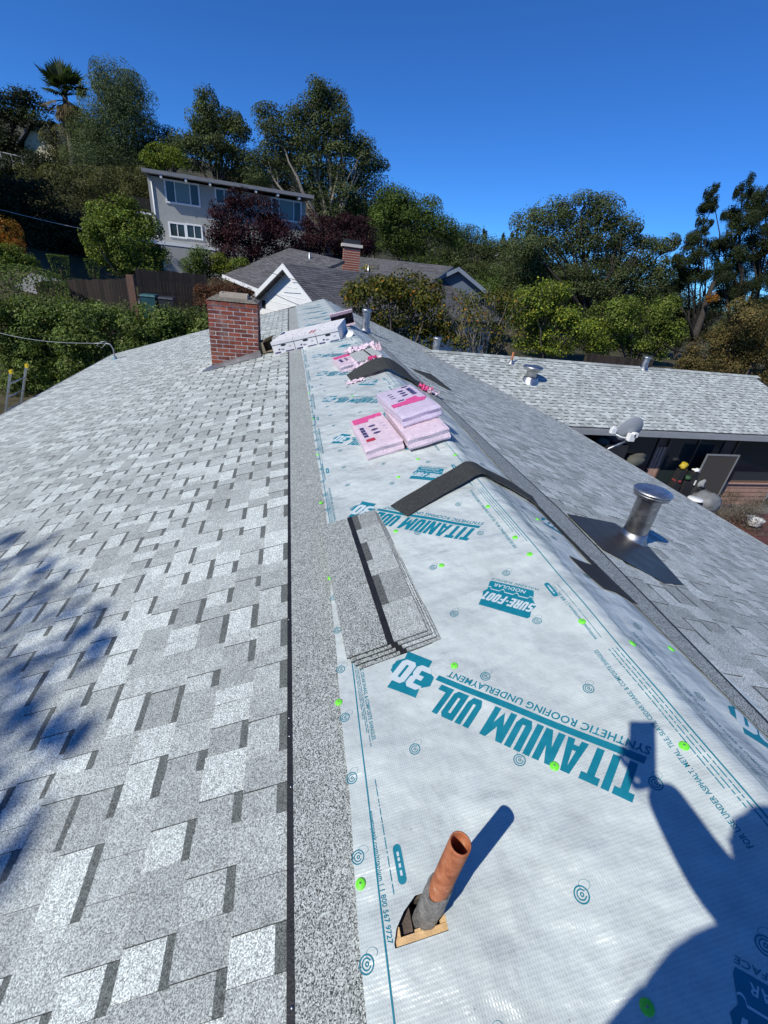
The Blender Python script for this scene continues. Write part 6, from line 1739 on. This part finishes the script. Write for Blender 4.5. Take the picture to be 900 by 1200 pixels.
# clutter seen in and before the doorway
cy = YW - .40
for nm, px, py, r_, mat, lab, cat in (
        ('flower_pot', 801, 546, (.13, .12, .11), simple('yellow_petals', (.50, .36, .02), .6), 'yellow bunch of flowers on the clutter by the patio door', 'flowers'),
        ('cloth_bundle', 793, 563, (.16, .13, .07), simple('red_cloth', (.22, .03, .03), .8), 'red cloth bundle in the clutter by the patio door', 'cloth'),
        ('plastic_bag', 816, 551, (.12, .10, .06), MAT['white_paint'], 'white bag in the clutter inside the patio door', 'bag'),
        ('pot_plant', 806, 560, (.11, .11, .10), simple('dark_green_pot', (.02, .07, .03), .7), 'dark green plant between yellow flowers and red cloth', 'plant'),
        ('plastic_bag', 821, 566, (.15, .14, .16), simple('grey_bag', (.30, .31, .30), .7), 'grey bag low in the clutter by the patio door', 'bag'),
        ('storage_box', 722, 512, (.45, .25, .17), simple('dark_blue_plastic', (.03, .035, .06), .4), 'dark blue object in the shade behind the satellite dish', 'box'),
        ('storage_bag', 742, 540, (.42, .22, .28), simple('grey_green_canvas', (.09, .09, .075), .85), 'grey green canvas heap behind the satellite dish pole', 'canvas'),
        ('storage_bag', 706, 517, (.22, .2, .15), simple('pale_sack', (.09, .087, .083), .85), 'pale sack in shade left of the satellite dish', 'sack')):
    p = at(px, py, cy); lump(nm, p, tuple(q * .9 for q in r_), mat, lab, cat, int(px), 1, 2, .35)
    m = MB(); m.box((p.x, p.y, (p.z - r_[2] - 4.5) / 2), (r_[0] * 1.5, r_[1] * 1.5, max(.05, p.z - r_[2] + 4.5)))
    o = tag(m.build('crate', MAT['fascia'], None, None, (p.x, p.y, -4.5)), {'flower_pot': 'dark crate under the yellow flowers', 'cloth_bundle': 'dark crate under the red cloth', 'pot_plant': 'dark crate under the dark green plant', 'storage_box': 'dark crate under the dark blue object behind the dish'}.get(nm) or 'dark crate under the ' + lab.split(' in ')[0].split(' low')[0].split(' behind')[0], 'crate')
p = at(826, 588, 8.7); lump('covered_grill', p, (.38, .33, .30), simple('grey_tarp', (.17, .175, .175), .6), 'grey tarp covered grill beside the screen door', 'grill', 5, 1, 3, .12)
m = MB(); m.lathe([(0.0, .03), (.17, .025), (.19, .0), (.17, -.02), (0, -.02)], None, 20); o = m.build('tray', MAT['white_paint']); o.location = at(815, 585, 8.3); tag(o, 'white round tray on the near side of the covered grill', 'tray')
m = MB(); m.lathe([(.16, -1.1), (.18, .0), (.15, .0), (0, -.0)], None, 16); o = m.build('barrel', MAT['fascia']); o.location = at(815, 588, 8.3); tag(o, 'dark barrel under the white tray', 'barrel')
DRY = [((0.16, 0.13, 0.10), 4), ((0.10, 0.085, 0.06), 3), ((0.24, 0.21, 0.16), 2)]
tree('shrub', 'dry greyish bush on the patio below the right window', 9.2, (868, 606), [(858, 590, 20, 14), (878, 596, 20, 16), (890, 586, 10, 10), (846, 602, 12, 10), (872, 610, 22, 8)], .055, DRY, 150, 'bush', .025, dens=.35, twigs=8, aspect=.35, bark='bark_pale', stray=.1)
p = at(884, 611, 8.6); m = MB(); m.lathe([(.16, -.10), (.21, .06), (.23, .10), (.20, .10), (.17, .02), (0, .0)], None, 20)
o = m.build('white_basin', MAT['white_paint']); o.location = p; tag(o, 'white plastic basin on the red deck beside the dry bush', 'basin')
MAT['red_deck'] = simple('red_brown_deck', (0.12, 0.045, 0.032), .65, 0, .25, 10, .2, tint=True)
zd = at(884, 614, 8.6).z - .12
c0 = atZ(836, 604, zd)
dk = empty('low_deck', (c0.x, c0.y, zd), 'low red brown wooden deck at the right edge', 'deck')
for k in range(12):
    t = random.uniform(.85, 1.15); part(lbox(-1.2, 6.0, -2.3 + k * .2, -2.3 + k * .2 + .185, -.05, -.002, (t, t, t)), 'plank', MAT['red_deck'], dk)
part(lbox(-1.2, 6.0, -2.3, .09, -.35, -.052), 'joist_frame', MAT['darkwood'], dk)

# satellite dish
pb0 = at(729, 537, 8.05); dish = empty('satellite_dish', (5.83, pb0.y, -1.98), 'grey satellite dish with white arm on a pole at the eave', 'satellite dish')
o0 = Vector((5.83, 8.05, -1.98)); dish.location = o0
dc = at(738, 503, 8.05) - o0
tc_ = (CAM - o0).normalized(); dn_ = (tc_ * .72 + (CX * .66 + CY * .75) * .68).normalized()
# dish mirror faces away to the lower right; its back is towards the roof
side = CX * .75 - CY * .66; ax1 = (side - dn_ * side.dot(dn_)).normalized(); ax2 = dn_.cross(ax1)
Md = Matrix(((ax2.x, ax1.x, dn_.x, dc.x), (ax2.y, ax1.y, dn_.y, dc.y), (ax2.z, ax1.z, dn_.z, dc.z), (0, 0, 0, 1)))
m = MB(); prof = [(r_ / 10 * .30, .06 * (1 - (r_ / 10) ** 2)) for r_ in range(11)]
m.lathe([(.0001 if r_ == 0 else r_, z) for r_, z in prof], Md, 36); m.lathe([(.30, 0), (.307, -.008), (.30, -.016)], Md, 36)
m.lathe([(.30, -.012)] + [(max(.0001, r_), z - .012) for r_, z in prof[::-1]], Md, 36)
part(m, 'reflector', simple('grey_dish_paint', (.34, .36, .38), .45, 0, .06, 5), dish)
m = MB(); bk = dc + dn_ * .09; m.tube([Vector((0, 0, 0)), Vector((.03, 0, .06)), Vector((bk.x, bk.y, bk.z - .20))], .026, 10); part(m, 'pole', MAT['galv'], dish)
m = MB(); m.box((bk.x, bk.y - .03, bk.z - .12), (.13, .12, .16)); m.box((bk.x + .07, bk.y - .04, bk.z - .06), (.09, .10, .10)); part(m, 'bracket', MAT['white_paint'], dish)
e0 = Vector((bk.x, bk.y, bk.z - .17)); e1 = dc + Vector((-.40, -.02, -.05)) - Vector((0, 0, .04))
m = MB(); m.tube([e0, (e0 + e1) / 2 + Vector((0, 0, -.03)), e1], .018, 8); part(m, 'feed_arm', MAT['white_paint'], dish)
m = MB(); m.box((e1.x - .02, e1.y, e1.z + .05), (.11, .09, .12)); m.box((e1.x - .02, e1.y, e1.z + .13), (.05, .05, .05)); part(m, 'receiver', MAT['white_paint'], dish)
m = MB(); m.box((0, 0, -.03), (.10, .10, .10)); part(m, 'foot', MAT['galv'], dish)

# vents on the wing roof
def wing_pt(px, py):
    """photo point on the wing's front slope"""
    d = ray_of(px, py); nn = Vector((0, -SIN, COS)); p0 = Vector((8, WY0, WZE)); t = (p0 - CAM).dot(nn) / d.dot(nn); return CAM + d * t
p = wing_pt(621, 446)
root = empty('roof_vent', p, 'squat galvanised roof vent with wide cap on the wing roof', 'roof vent')
b = MB(); b.lathe([(.27, -.10), (.21, .06), (.19, .10)], None, 32); part(b, 'base_collar', MAT['galv'], root)
b = MB(); b.lathe([(.15, .05), (.15, .26), (.19, .30)], None, 32); part(b, 'pipe', MAT['galv'], root)
b = MB(); b.lathe([(.19, .28), (.27, .34), (.28, .38), (.24, .40), (.10, .415), (0, .415)], None, 32); part(b, 'cap', MAT['galv'], root)
p = wing_pt(599, 425)
root = empty('vent_pipe', p, 'short thin rusty vent pipe near the wing roof ridge', 'vent pipe')
b = MB(); b.tube([(0, 0, -.02), (0, 0, .30)], .03, 10); part(b, 'pipe', MAT['pipe'], root)
b = MB(); b.lathe([(.12, -.04), (.06, .05), (.035, .08)], None, 16); part(b, 'boot', MAT['galv'], root)
p = wing_pt(754, 431.5); flue(p, .36, .10, 'metal flue on the wing roof ridge, left of the leaning trunk')
p = at(511, 409, WYR + .25); p.z = zr_ - .08; flue(p, .42, .11, 'grey flue behind the wing ridge where it meets the main roof')

# ------------------------------------------------------------------ ladder, mast, wires
zev = ze_l
lad = empty('ladder', (-7.4, 10.0, -4.6), 'aluminium extension ladder with yellow tips leaning on the left eave', 'ladder')
Lx = -6.92; t0 = atX(12.5, 434, Lx); t1 = atX(31, 427, Lx)
lo = Vector((-7.4, 10.0, -4.6))
foot = lambda t: Vector((t.x - 1.1, t.y, -4.6))
MAT['ladder_alu'] = simple('ladder_aluminium', (.48, .49, .50), .38, .8, .1, 10)
MAT['yellow'] = simple('yellow_plastic', (.75, .50, .01), .5)
for t in (t0, t1):
    f_ = foot(t); dz = (t - f_)
    m = MB(); w2 = .033
    m.hull8([f_ + Vector((a, b, 0)) - lo for b in (-w2, w2) for a in (-.014, .014)][:4] + [t + Vector((a, b, 0)) - lo for b in (-w2, w2) for a in (-.014, .014)]); part(m, 'rail', MAT['ladder_alu'], lad)
    m = MB(); q = t - lo; m.box((q.x, q.y, q.z - .03), (.045, .085, .075)); part(m, 'tip', MAT['yellow'], lad)
for k in range(10):
    f = 1 - (.10 + .28 * k / 2.55 * .9)
    if f < .05: break
    a = foot(t0).lerp(t0, f) - lo; b = foot(t1).lerp(t1, f) - lo; m = MB(); m.tube([a, b], .016, 8); part(m, 'rung', MAT['ladder_alu'], lad)
# service mast and drop cable
pm = RP(-6.15, 14.6)
q = at(135, 421, 14.4); pm = Vector((q.x, 14.4, q.x * T)) if q.x < 0 else pm
mast = empty('service_mast', pm, 'small blue grey cable mast on the left roof edge', 'cable mast')
m = MB(); m.tube([(0, 0, -.05), (0, 0, .30), (-.06, 0, .42), (-.16, 0, .44)], .018, 8); part(m, 'mast', MAT['gutter'], mast)
m = MB(); m.lathe([(.11, -.03), (.05, .06), (.03, .10)], None, 14); part(m, 'boot', simple('blue_grey_boot', (.16, .26, .32), .6), mast)
m = MB(); m.tube([(-.16, 0, .44), (-.30, .05, .30), (-.45, .1, .34), (-.30, .02, .46), (-.14, 0, .50)], .008, 5); part(m, 'cable_loop', MAT['alu'], mast)
m = MB(); a = pm + Vector((-.16, 0, .44)); b = at(-60, 372, 17.0)
m.tube([a.lerp(b, k / 12) - Vector((0, 0, .25 * math.sin(math.pi * k / 12))) for k in range(13)], .008, 6)
tag(m.build('drop_cable', MAT['alu'], None, None, a), 'pale overhead cable from the mast across the hedge', 'cable')
m = MB(); a = at(-10, 243, 34); b = at(185, 283, 34); m.tube([a.lerp(b, k / 12) - Vector((0, 0, .15 * math.sin(math.pi * k / 12))) for k in range(13)], .016, 5)
tag(m.build('utility_cable', MAT['alu'], None, None, a), 'pale utility cable in front of the dark trees at left', 'cable')
for k, (p0, p1, Y0, Y1, lab) in enumerate((((320, 344), (420, 372), 24, 18.5, 'thin dark wire crossing before the white gable, lower one'), ((312, 318), (450, 342), 25, 20, 'thin dark wire crossing before the white gable, upper one'))):
    m = MB(); a = at(*p0, Y0); b = at(*p1, Y1); m.tube([a.lerp(b, q / 10) - Vector((0, 0, .2 * math.sin(math.pi * q / 10))) for q in range(11)], .014, 5); tag(m.build('wire', MAT['fascia'], None, None, a), lab, 'wire')

# ------------------------------------------------------------------ fence, bins, driveway
MAT['fence'] = simple('dark_fence_wood', (0.035, 0.024, 0.018), .85, 0, .3, 5, .3, tint=True)
MAT['post'] = simple('reddish_post', (0.16, 0.085, 0.055), .8, 0, .2, 8, .3)
def fence(name, label, p0, p1, Y0, Y1, pick=.14, cut_=None):
    a = at(*p0, Y0); b = at(*p1, Y1); g = min(ground_z(a.x, a.y), ground_z(b.x, b.y)) - .3
    root = empty(name, (a.x, a.y, g), label, 'fence'); n_ = int((b - a).length / pick)
    d = (b - a).normalized(); yaw = math.atan2(d.y, d.x); o_ = Vector((a.x, a.y, g))
    for k in range(n_):
        p = a.lerp(b, k / n_) - o_; t = random.uniform(.6, 1.5); hh = p.z + random.uniform(-.03, .03)
        m = MB(); R_ = Matrix.Translation((p.x, p.y, 0)) @ Matrix.Rotation(yaw, 4, 'Z')
        m.hull8([R_ @ Vector((x, y, z)) for z in (0, hh) for y in (-.01, .01) for x in (0, pick - .008)], (t, t, t)); part(m, 'picket', MAT['fence'], root)
    for zz in (.3, .75):
        m = MB(); q0 = a - o_; q1 = b - o_; nn = Vector((-d.y, d.x, 0)) * .04
        m.hull8([v_ for z in (-.05, .05) for v_ in (Vector((q0.x, q0.y, q0.z * zz + z)) + nn * .5, Vector((q1.x, q1.y, q1.z * zz + z)) + nn * .5, Vector((q0.x, q0.y, q0.z * zz + z)) + nn * 1.6, Vector((q1.x, q1.y, q1.z * zz + z)) + nn * 1.6)]); part(m, 'rail', MAT['fence'], root)
    return root
fence('wood_fence', 'dark picket fence left of the reddish post', (40, 330), (150, 326), 24.5, 24.5)
fence('wood_fence', 'dark picket fence between the reddish post and the neighbour house', (158, 315), (242, 322), 24.5, 25.5)
a = at(152, 322, 23.2); g = ground_z(a.x, a.y) - .2
m = MB(); m.hull8([(x, y, z) for z in (0, a.z - g) for y in (-.11, .11) for x in (-.14, .14)]); o = m.build('fence_post', MAT['post']); o.location = (a.x, a.y, g); tag(o, 'stout reddish wooden post between the two dark fences', 'post')
fence('wood_fence', 'weathered brown fence top showing behind the wing roof ridge', (690, 414), (766, 424), 17.5, 17.5)
def bin_(px, py, Y, col, label):
    p = at(px, py, Y); g = ground_z(p.x, p.y); root = empty('wheelie_bin', (p.x, p.y, g), label, 'bin'); h = p.z - g
    m = MB(); m.hull8([(x, y, z) for z, k in ((0.05, .8), (h, 1.0)) for y in (-.33 * k, .33 * k) for x in (-.29 * k, .29 * k)]); part(m, 'body', simple(label.split()[0] + '_bin_plastic', col, .5), root)
    m = MB(); m.hull8([(x, y, z) for z, k in ((h + .003, 1.08), (h + .07, .95)) for y in (-.33 * k, .33 * k) for x in (-.29 * k, .29 * k)]); part(m, 'lid', simple(label.split()[0] + '_bin_lid', tuple(c * 1.4 for c in col), .4), root)
    for x in (-.25, .25):
        m = MB(); m.tube([(x - .03, .3, .1), (x + .03, .3, .1)], .1, 12); part(m, 'wheel', MAT['fascia'], root)
bin_(175, 347, 22.6, (.02, .075, .08), 'teal wheelie bin in front of the dark fence')
bin_(196, 350, 22.6, (.025, .025, .027), 'charcoal wheelie bin in front of the dark fence')
def drape_sheet(name, pts, mat, lift):
    m = MB(); n_ = 10
    for i in range(n_):
        for j in range(n_):
            q = []
            for di, dj in ((0, 0), (1, 0), (1, 1), (0, 1)):
                f, h = (i + di) / n_, (j + dj) / n_
                p = pts[0].lerp(pts[1], f).lerp(pts[3].lerp(pts[2], f), h); q.append((p.x, p.y, ground_z(p.x, p.y) + lift))
            m.face(q)
    return tag(m.build(name, mat), kind='structure')
MAT['concrete'] = simple('pale_concrete', (.24, .235, .225), .9, 0, .15, 2, .2)
V2 = lambda x, y: Vector((x, y, 0))
pa = at(50, 322, 29.5); pb2 = at(146, 330, 29.5)
drape_sheet('driveway', [V2(pa.x - 1, 28.2), V2(pb2.x + .6, 28.2), V2(pb2.x + .2, 31.4), V2(pa.x - 1.4, 31.4)], MAT['concrete'], .05)
p = at(222, 366, 19.8); drape_sheet('path', [V2(p.x - 2, 19.6), V2(p.x + 4, 19.6), V2(p.x + 4, 20.2), V2(p.x - 2, 20.2)], MAT['concrete'], .4)
# ------------------------------------------------------------------ the photographer (behind the camera, casting the shadow) and the tree at the left
MAT['cloth'] = simple('dark_jacket', (0.03, 0.035, 0.05), .9, 0, .2, 10)
MAT['skin'] = simple('skin', (0.45, 0.27, 0.19), .55)
MAT['hair'] = simple('dark_hair', (0.02, 0.015, 0.012), .7)
MAT['denim'] = simple('denim', (0.05, 0.07, 0.12), .9)
def skinned(name, joints, bones, mat, parent, sub=2, root=0):
    me = bpy.data.meshes.new(name); me.from_pydata([j[0] for j in joints], bones, []); me.update()
    o = link(name, me, mat, parent)
    sk = o.modifiers.new('skin', 'SKIN')
    for k, j in enumerate(joints):
        me.skin_vertices[0].data[k].radius = (j[1], j[1] * (j[2] if len(j) > 2 else 1)); 
    me.skin_vertices[0].data[root].use_root = True
    sb = o.modifiers.new('sub', 'SUBSURF'); sb.levels = sub; sb.render_levels = sub
    return o
PX, PY = -1.32, -0.52
pz = -1.36 * T + .012
per = empty('person', (PX, PY, pz), 'photographer in dark clothes standing on the roof behind the camera, holding up a phone', 'person')
O = Vector((PX, PY, pz))
J = lambda x, y, z: tuple(Vector((x, y, z)) - O)
joints = [(J(-1.28, -.52, .46), .150, .8), (J(-1.27, -.51, .64), .145, .8), (J(-1.25, -.49, .82), .170, .72), (J(-1.19, -.45, .97), .080), (J(-1.165, -.42, 1.04), .055),
          (J(-1.38, -.52, .42), .10), (J(-1.43, -.49, .0), .068), (J(-1.46, -.53, -.40), .045), (J(-1.46, -.43, -.455), .04),
          (J(-1.19, -.52, .42), .10), (J(-1.14, -.49, .0), .068), (J(-1.12, -.53, -.30), .045), (J(-1.12, -.43, -.335), .04),
          (J(-1.42, -.50, .90), .085), (J(-1.50, -.47, .62), .056), (J(-1.47, -.33, .42), .036), (J(-1.45, -.28, .36), .032),
          (J(-1.02, -.46, .91), .080), (J(-1.06, -.25, .83), .062), (J(-1.112, -.115, .905), .046), (J(-1.125, -.09, .93), .036)]
bones = [(0, 1), (1, 2), (2, 3), (3, 4), (0, 5), (5, 6), (6, 7), (7, 8), (0, 9), (9, 10), (10, 11), (11, 12), (2, 13), (13, 14), (14, 15), (15, 16), (2, 17), (17, 18), (18, 19), (19, 20)]
skinned('body', joints, bones, MAT['cloth'], per)
# head with face, hair
hc = Vector((-1.160, -.395, 1.125)) - O
bm = bmesh.new(); bmesh.ops.create_uvsphere(bm, u_segments=28, v_segments=20, radius=1)
for v in bm.verts:
    x, y, z = v.co; jaw = 1 - .22 * max(0, -z)
    v.co = Vector((x * .074 * jaw, y * .094 * (1 - .1 * max(0, -z)), z * .115))
    if y > .5: v.co.y += .012 * math.exp(-((x / .18) ** 2 + ((z + .08) / .18) ** 2)); v.co.y -= .006 * sum(math.exp(-(((x - s_ * .36) / .16) ** 2 + ((z - .12) / .1) ** 2)) for s_ in (-1, 1)); v.co.y += .004 * math.exp(-((x / .3) ** 2 + ((z + .45) / .07) ** 2))
me = bpy.data.meshes.new('head'); bm.to_mesh(me); bm.free()
for p_ in me.polygons: p_.use_smooth = True
hd = link('head', me, MAT['skin'], per); hd.location = hc
bm = bmesh.new(); bmesh.ops.create_uvsphere(bm, u_segments=24, v_segments=16, radius=1)
bmesh.ops.delete(bm, geom=[v for v in bm.verts if (v.co.y > .35 and v.co.z < .45) or v.co.z < -.45], context='VERTS')
for v in bm.verts: v.co = Vector((v.co.x * .082, v.co.y * .103 - .004, v.co.z * .122 + .004))
me = bpy.data.meshes.new('hair'); bm.to_mesh(me); bm.free(); hr_ = link('hair', me, MAT['hair'], hd)
for s_ in (-1, 1):
    m = MB(); m.lathe([(.0, .010), (.012, .008), (.016, 0), (.012, -.006), (0, -.008)], Matrix.Translation((s_ * .076, -.005, -.005)) @ Matrix.Rotation(math.pi / 2, 4, 'Y') @ Matrix.Scale(1.6, 4, (1, 0, 0)), 12); part(m, 'ear', MAT['skin'], hd)
    m = MB(); m.lathe([(0, .008), (.008, .004), (.009, -.002), (0, -.008)], Matrix.Translation((s_ * .027, .082, .014)), 10); part(m, 'eye', MAT['white_paint'], hd)
m = MB(); m.tube([(-.022, .083, -.052), (0, .089, -.053), (.022, .083, -.052)], .005, 6); part(m, 'mouth', simple('lips', (.4, .15, .13), .5), hd)
# hands: palm and five fingers each
def hand(name, wrist, tip_dir, palm_n, curl, thumb_side, parent):
    w = Vector(wrist) - O; d = Vector(tip_dir).normalized(); nrm = Vector(palm_n); nrm = (nrm - d * nrm.dot(d)).normalized(); s_ = d.cross(nrm) * thumb_side
    js = [(tuple(w), .024, .8), (tuple(w + d * .045), .030, .5), (tuple(w + d * .085), .032, .45)]; bs = [(0, 1), (1, 2)]
    for k, (off, L_) in enumerate(((.030, .072), (.010, .082), (-.010, .076), (-.029, .060))):
        b0 = w + d * .088 + s_ * off; i = len(js)
        p1 = b0 + d * L_ * .4 + nrm * curl * .15 * L_; p2 = p1 + d * L_ * .30 * (1 - curl * .6) + nrm * curl * L_ * .35; p3 = p2 + d * L_ * .2 * (1 - curl * 1.6) + nrm * curl * L_ * .3
        js += [(tuple(b0), .0095), (tuple(p1), .0088), (tuple(p2), .0080), (tuple(p3), .0068)]; bs += [(2, i), (i, i + 1), (i + 1, i + 2), (i + 2, i + 3)]
    i = len(js); b0 = w + d * .03 + s_ * .03
    js += [(tuple(b0), .012), (tuple(b0 + d * .03 + s_ * .025 + nrm * .012), .0105), (tuple(b0 + d * .06 + s_ * .028 + nrm * .028), .0085)]; bs += [(1, i), (i, i + 1), (i + 1, i + 2)]
    return skinned(name, js, bs, MAT['skin'], parent, 1)
fw = CZ; up_i = -CY; rt_i = CX
hand('hand', CAM + CX * .012 + CY * .150 - CZ * .020, (up_i * .75 - rt_i * .7), (fw * -.4 + rt_i * .2), .25, -1, per)
hand('hand', Vector((-1.45, -.28, .36)), (0.05, .15, -1), (1, .1, 0), .35, 1, per)
ph = empty('phone', CAM, 'phone held up at the camera position', 'phone')
ph.matrix_world = M4.copy()
m = MB(); m.box((-.022, -.062, .0105), (.074, .152, .0078)); o = part(m, 'body', MAT['fascia'], ph)
m = MB(); m.box((-.022, -.062, .0149), (.066, .144, .0006)); part(m, 'screen', MAT['glass'], ph)

# ragged tree left of the house whose crown shades the left slope
S_ = SUN_TO
def shade_pt(x, y, k):
    p = Vector((x, y, x * T)); return p + S_ * k
cl = []
for (x, y, k, r_) in ((-3.30, 3.40, 13, 0.22), (-2.95, 3.05, 13, 0.16), (-3.10, 2.85, 13, 0.24), (-2.75, 2.70, 13, 0.15), (-2.55, 2.40, 13, 0.18), (-2.80, 2.35, 13, 0.26), (-2.35, 2.15, 13, 0.15), (-2.60, 2.00, 13, 0.24), (-2.15, 1.95, 13, 0.11), (-2.30, 1.80, 13, 0.20), (-2.05, 1.72, 13, 0.10), (-2.50, 1.62, 13, 0.26), (-2.20, 1.48, 13, 0.15), (-2.42, 1.35, 13, 0.22), (-2.05, 1.30, 13, 0.10), (-1.93, 1.22, 13, 0.06), (-2.25, 1.12, 13, 0.16), (-2.12, 0.95, 13, 0.13), (-1.98, 0.84, 13, 0.09), (-2.30, 0.75, 13, 0.22), (-2.15, 0.55, 13, 0.12), (-3.50, 2.60, 13, 0.40), (-3.30, 1.90, 13, 0.45), (-3.20, 1.20, 13, 0.45), (-4.00, 2.00, 13, 0.50), (-3.90, 3.00, 13, 0.45), (-4.40, 1.40, 13, 0.60), (-2.90, 0.60, 13, 0.40)):
    c = shade_pt(x, y, k * .72); r_ *= .85; cl.append((c, r_ * .8, r_ * 1.3, r_ * .6))
bx, by = -11.0, -3.6
bz = ground_z(bx, by); root = empty('shade_tree', (bx, by, bz), 'ragged tree standing left of the house, casting dappled shade on the roof', 'tree')
V, Tt = foliage(cl, .08, OAK, 400, .24, .5, 12, .42, .4, .3, .12); V -= np.array([bx, by, bz]); quads_np('crown', V, Tt, MAT['leaf'], root)
m = MB(); f_ = Vector((.8, .6, 6.0)); limb(m, (0, 0, 0), f_, .24, .16, 1, .05, 8, 10)
for k, (c, *_q) in enumerate(cl): limb(m, f_, Vector(c) - Vector((bx, by, bz)), .07, .012, k, .1, 7, 6)
m.build('trunk', MAT['bark'], root)
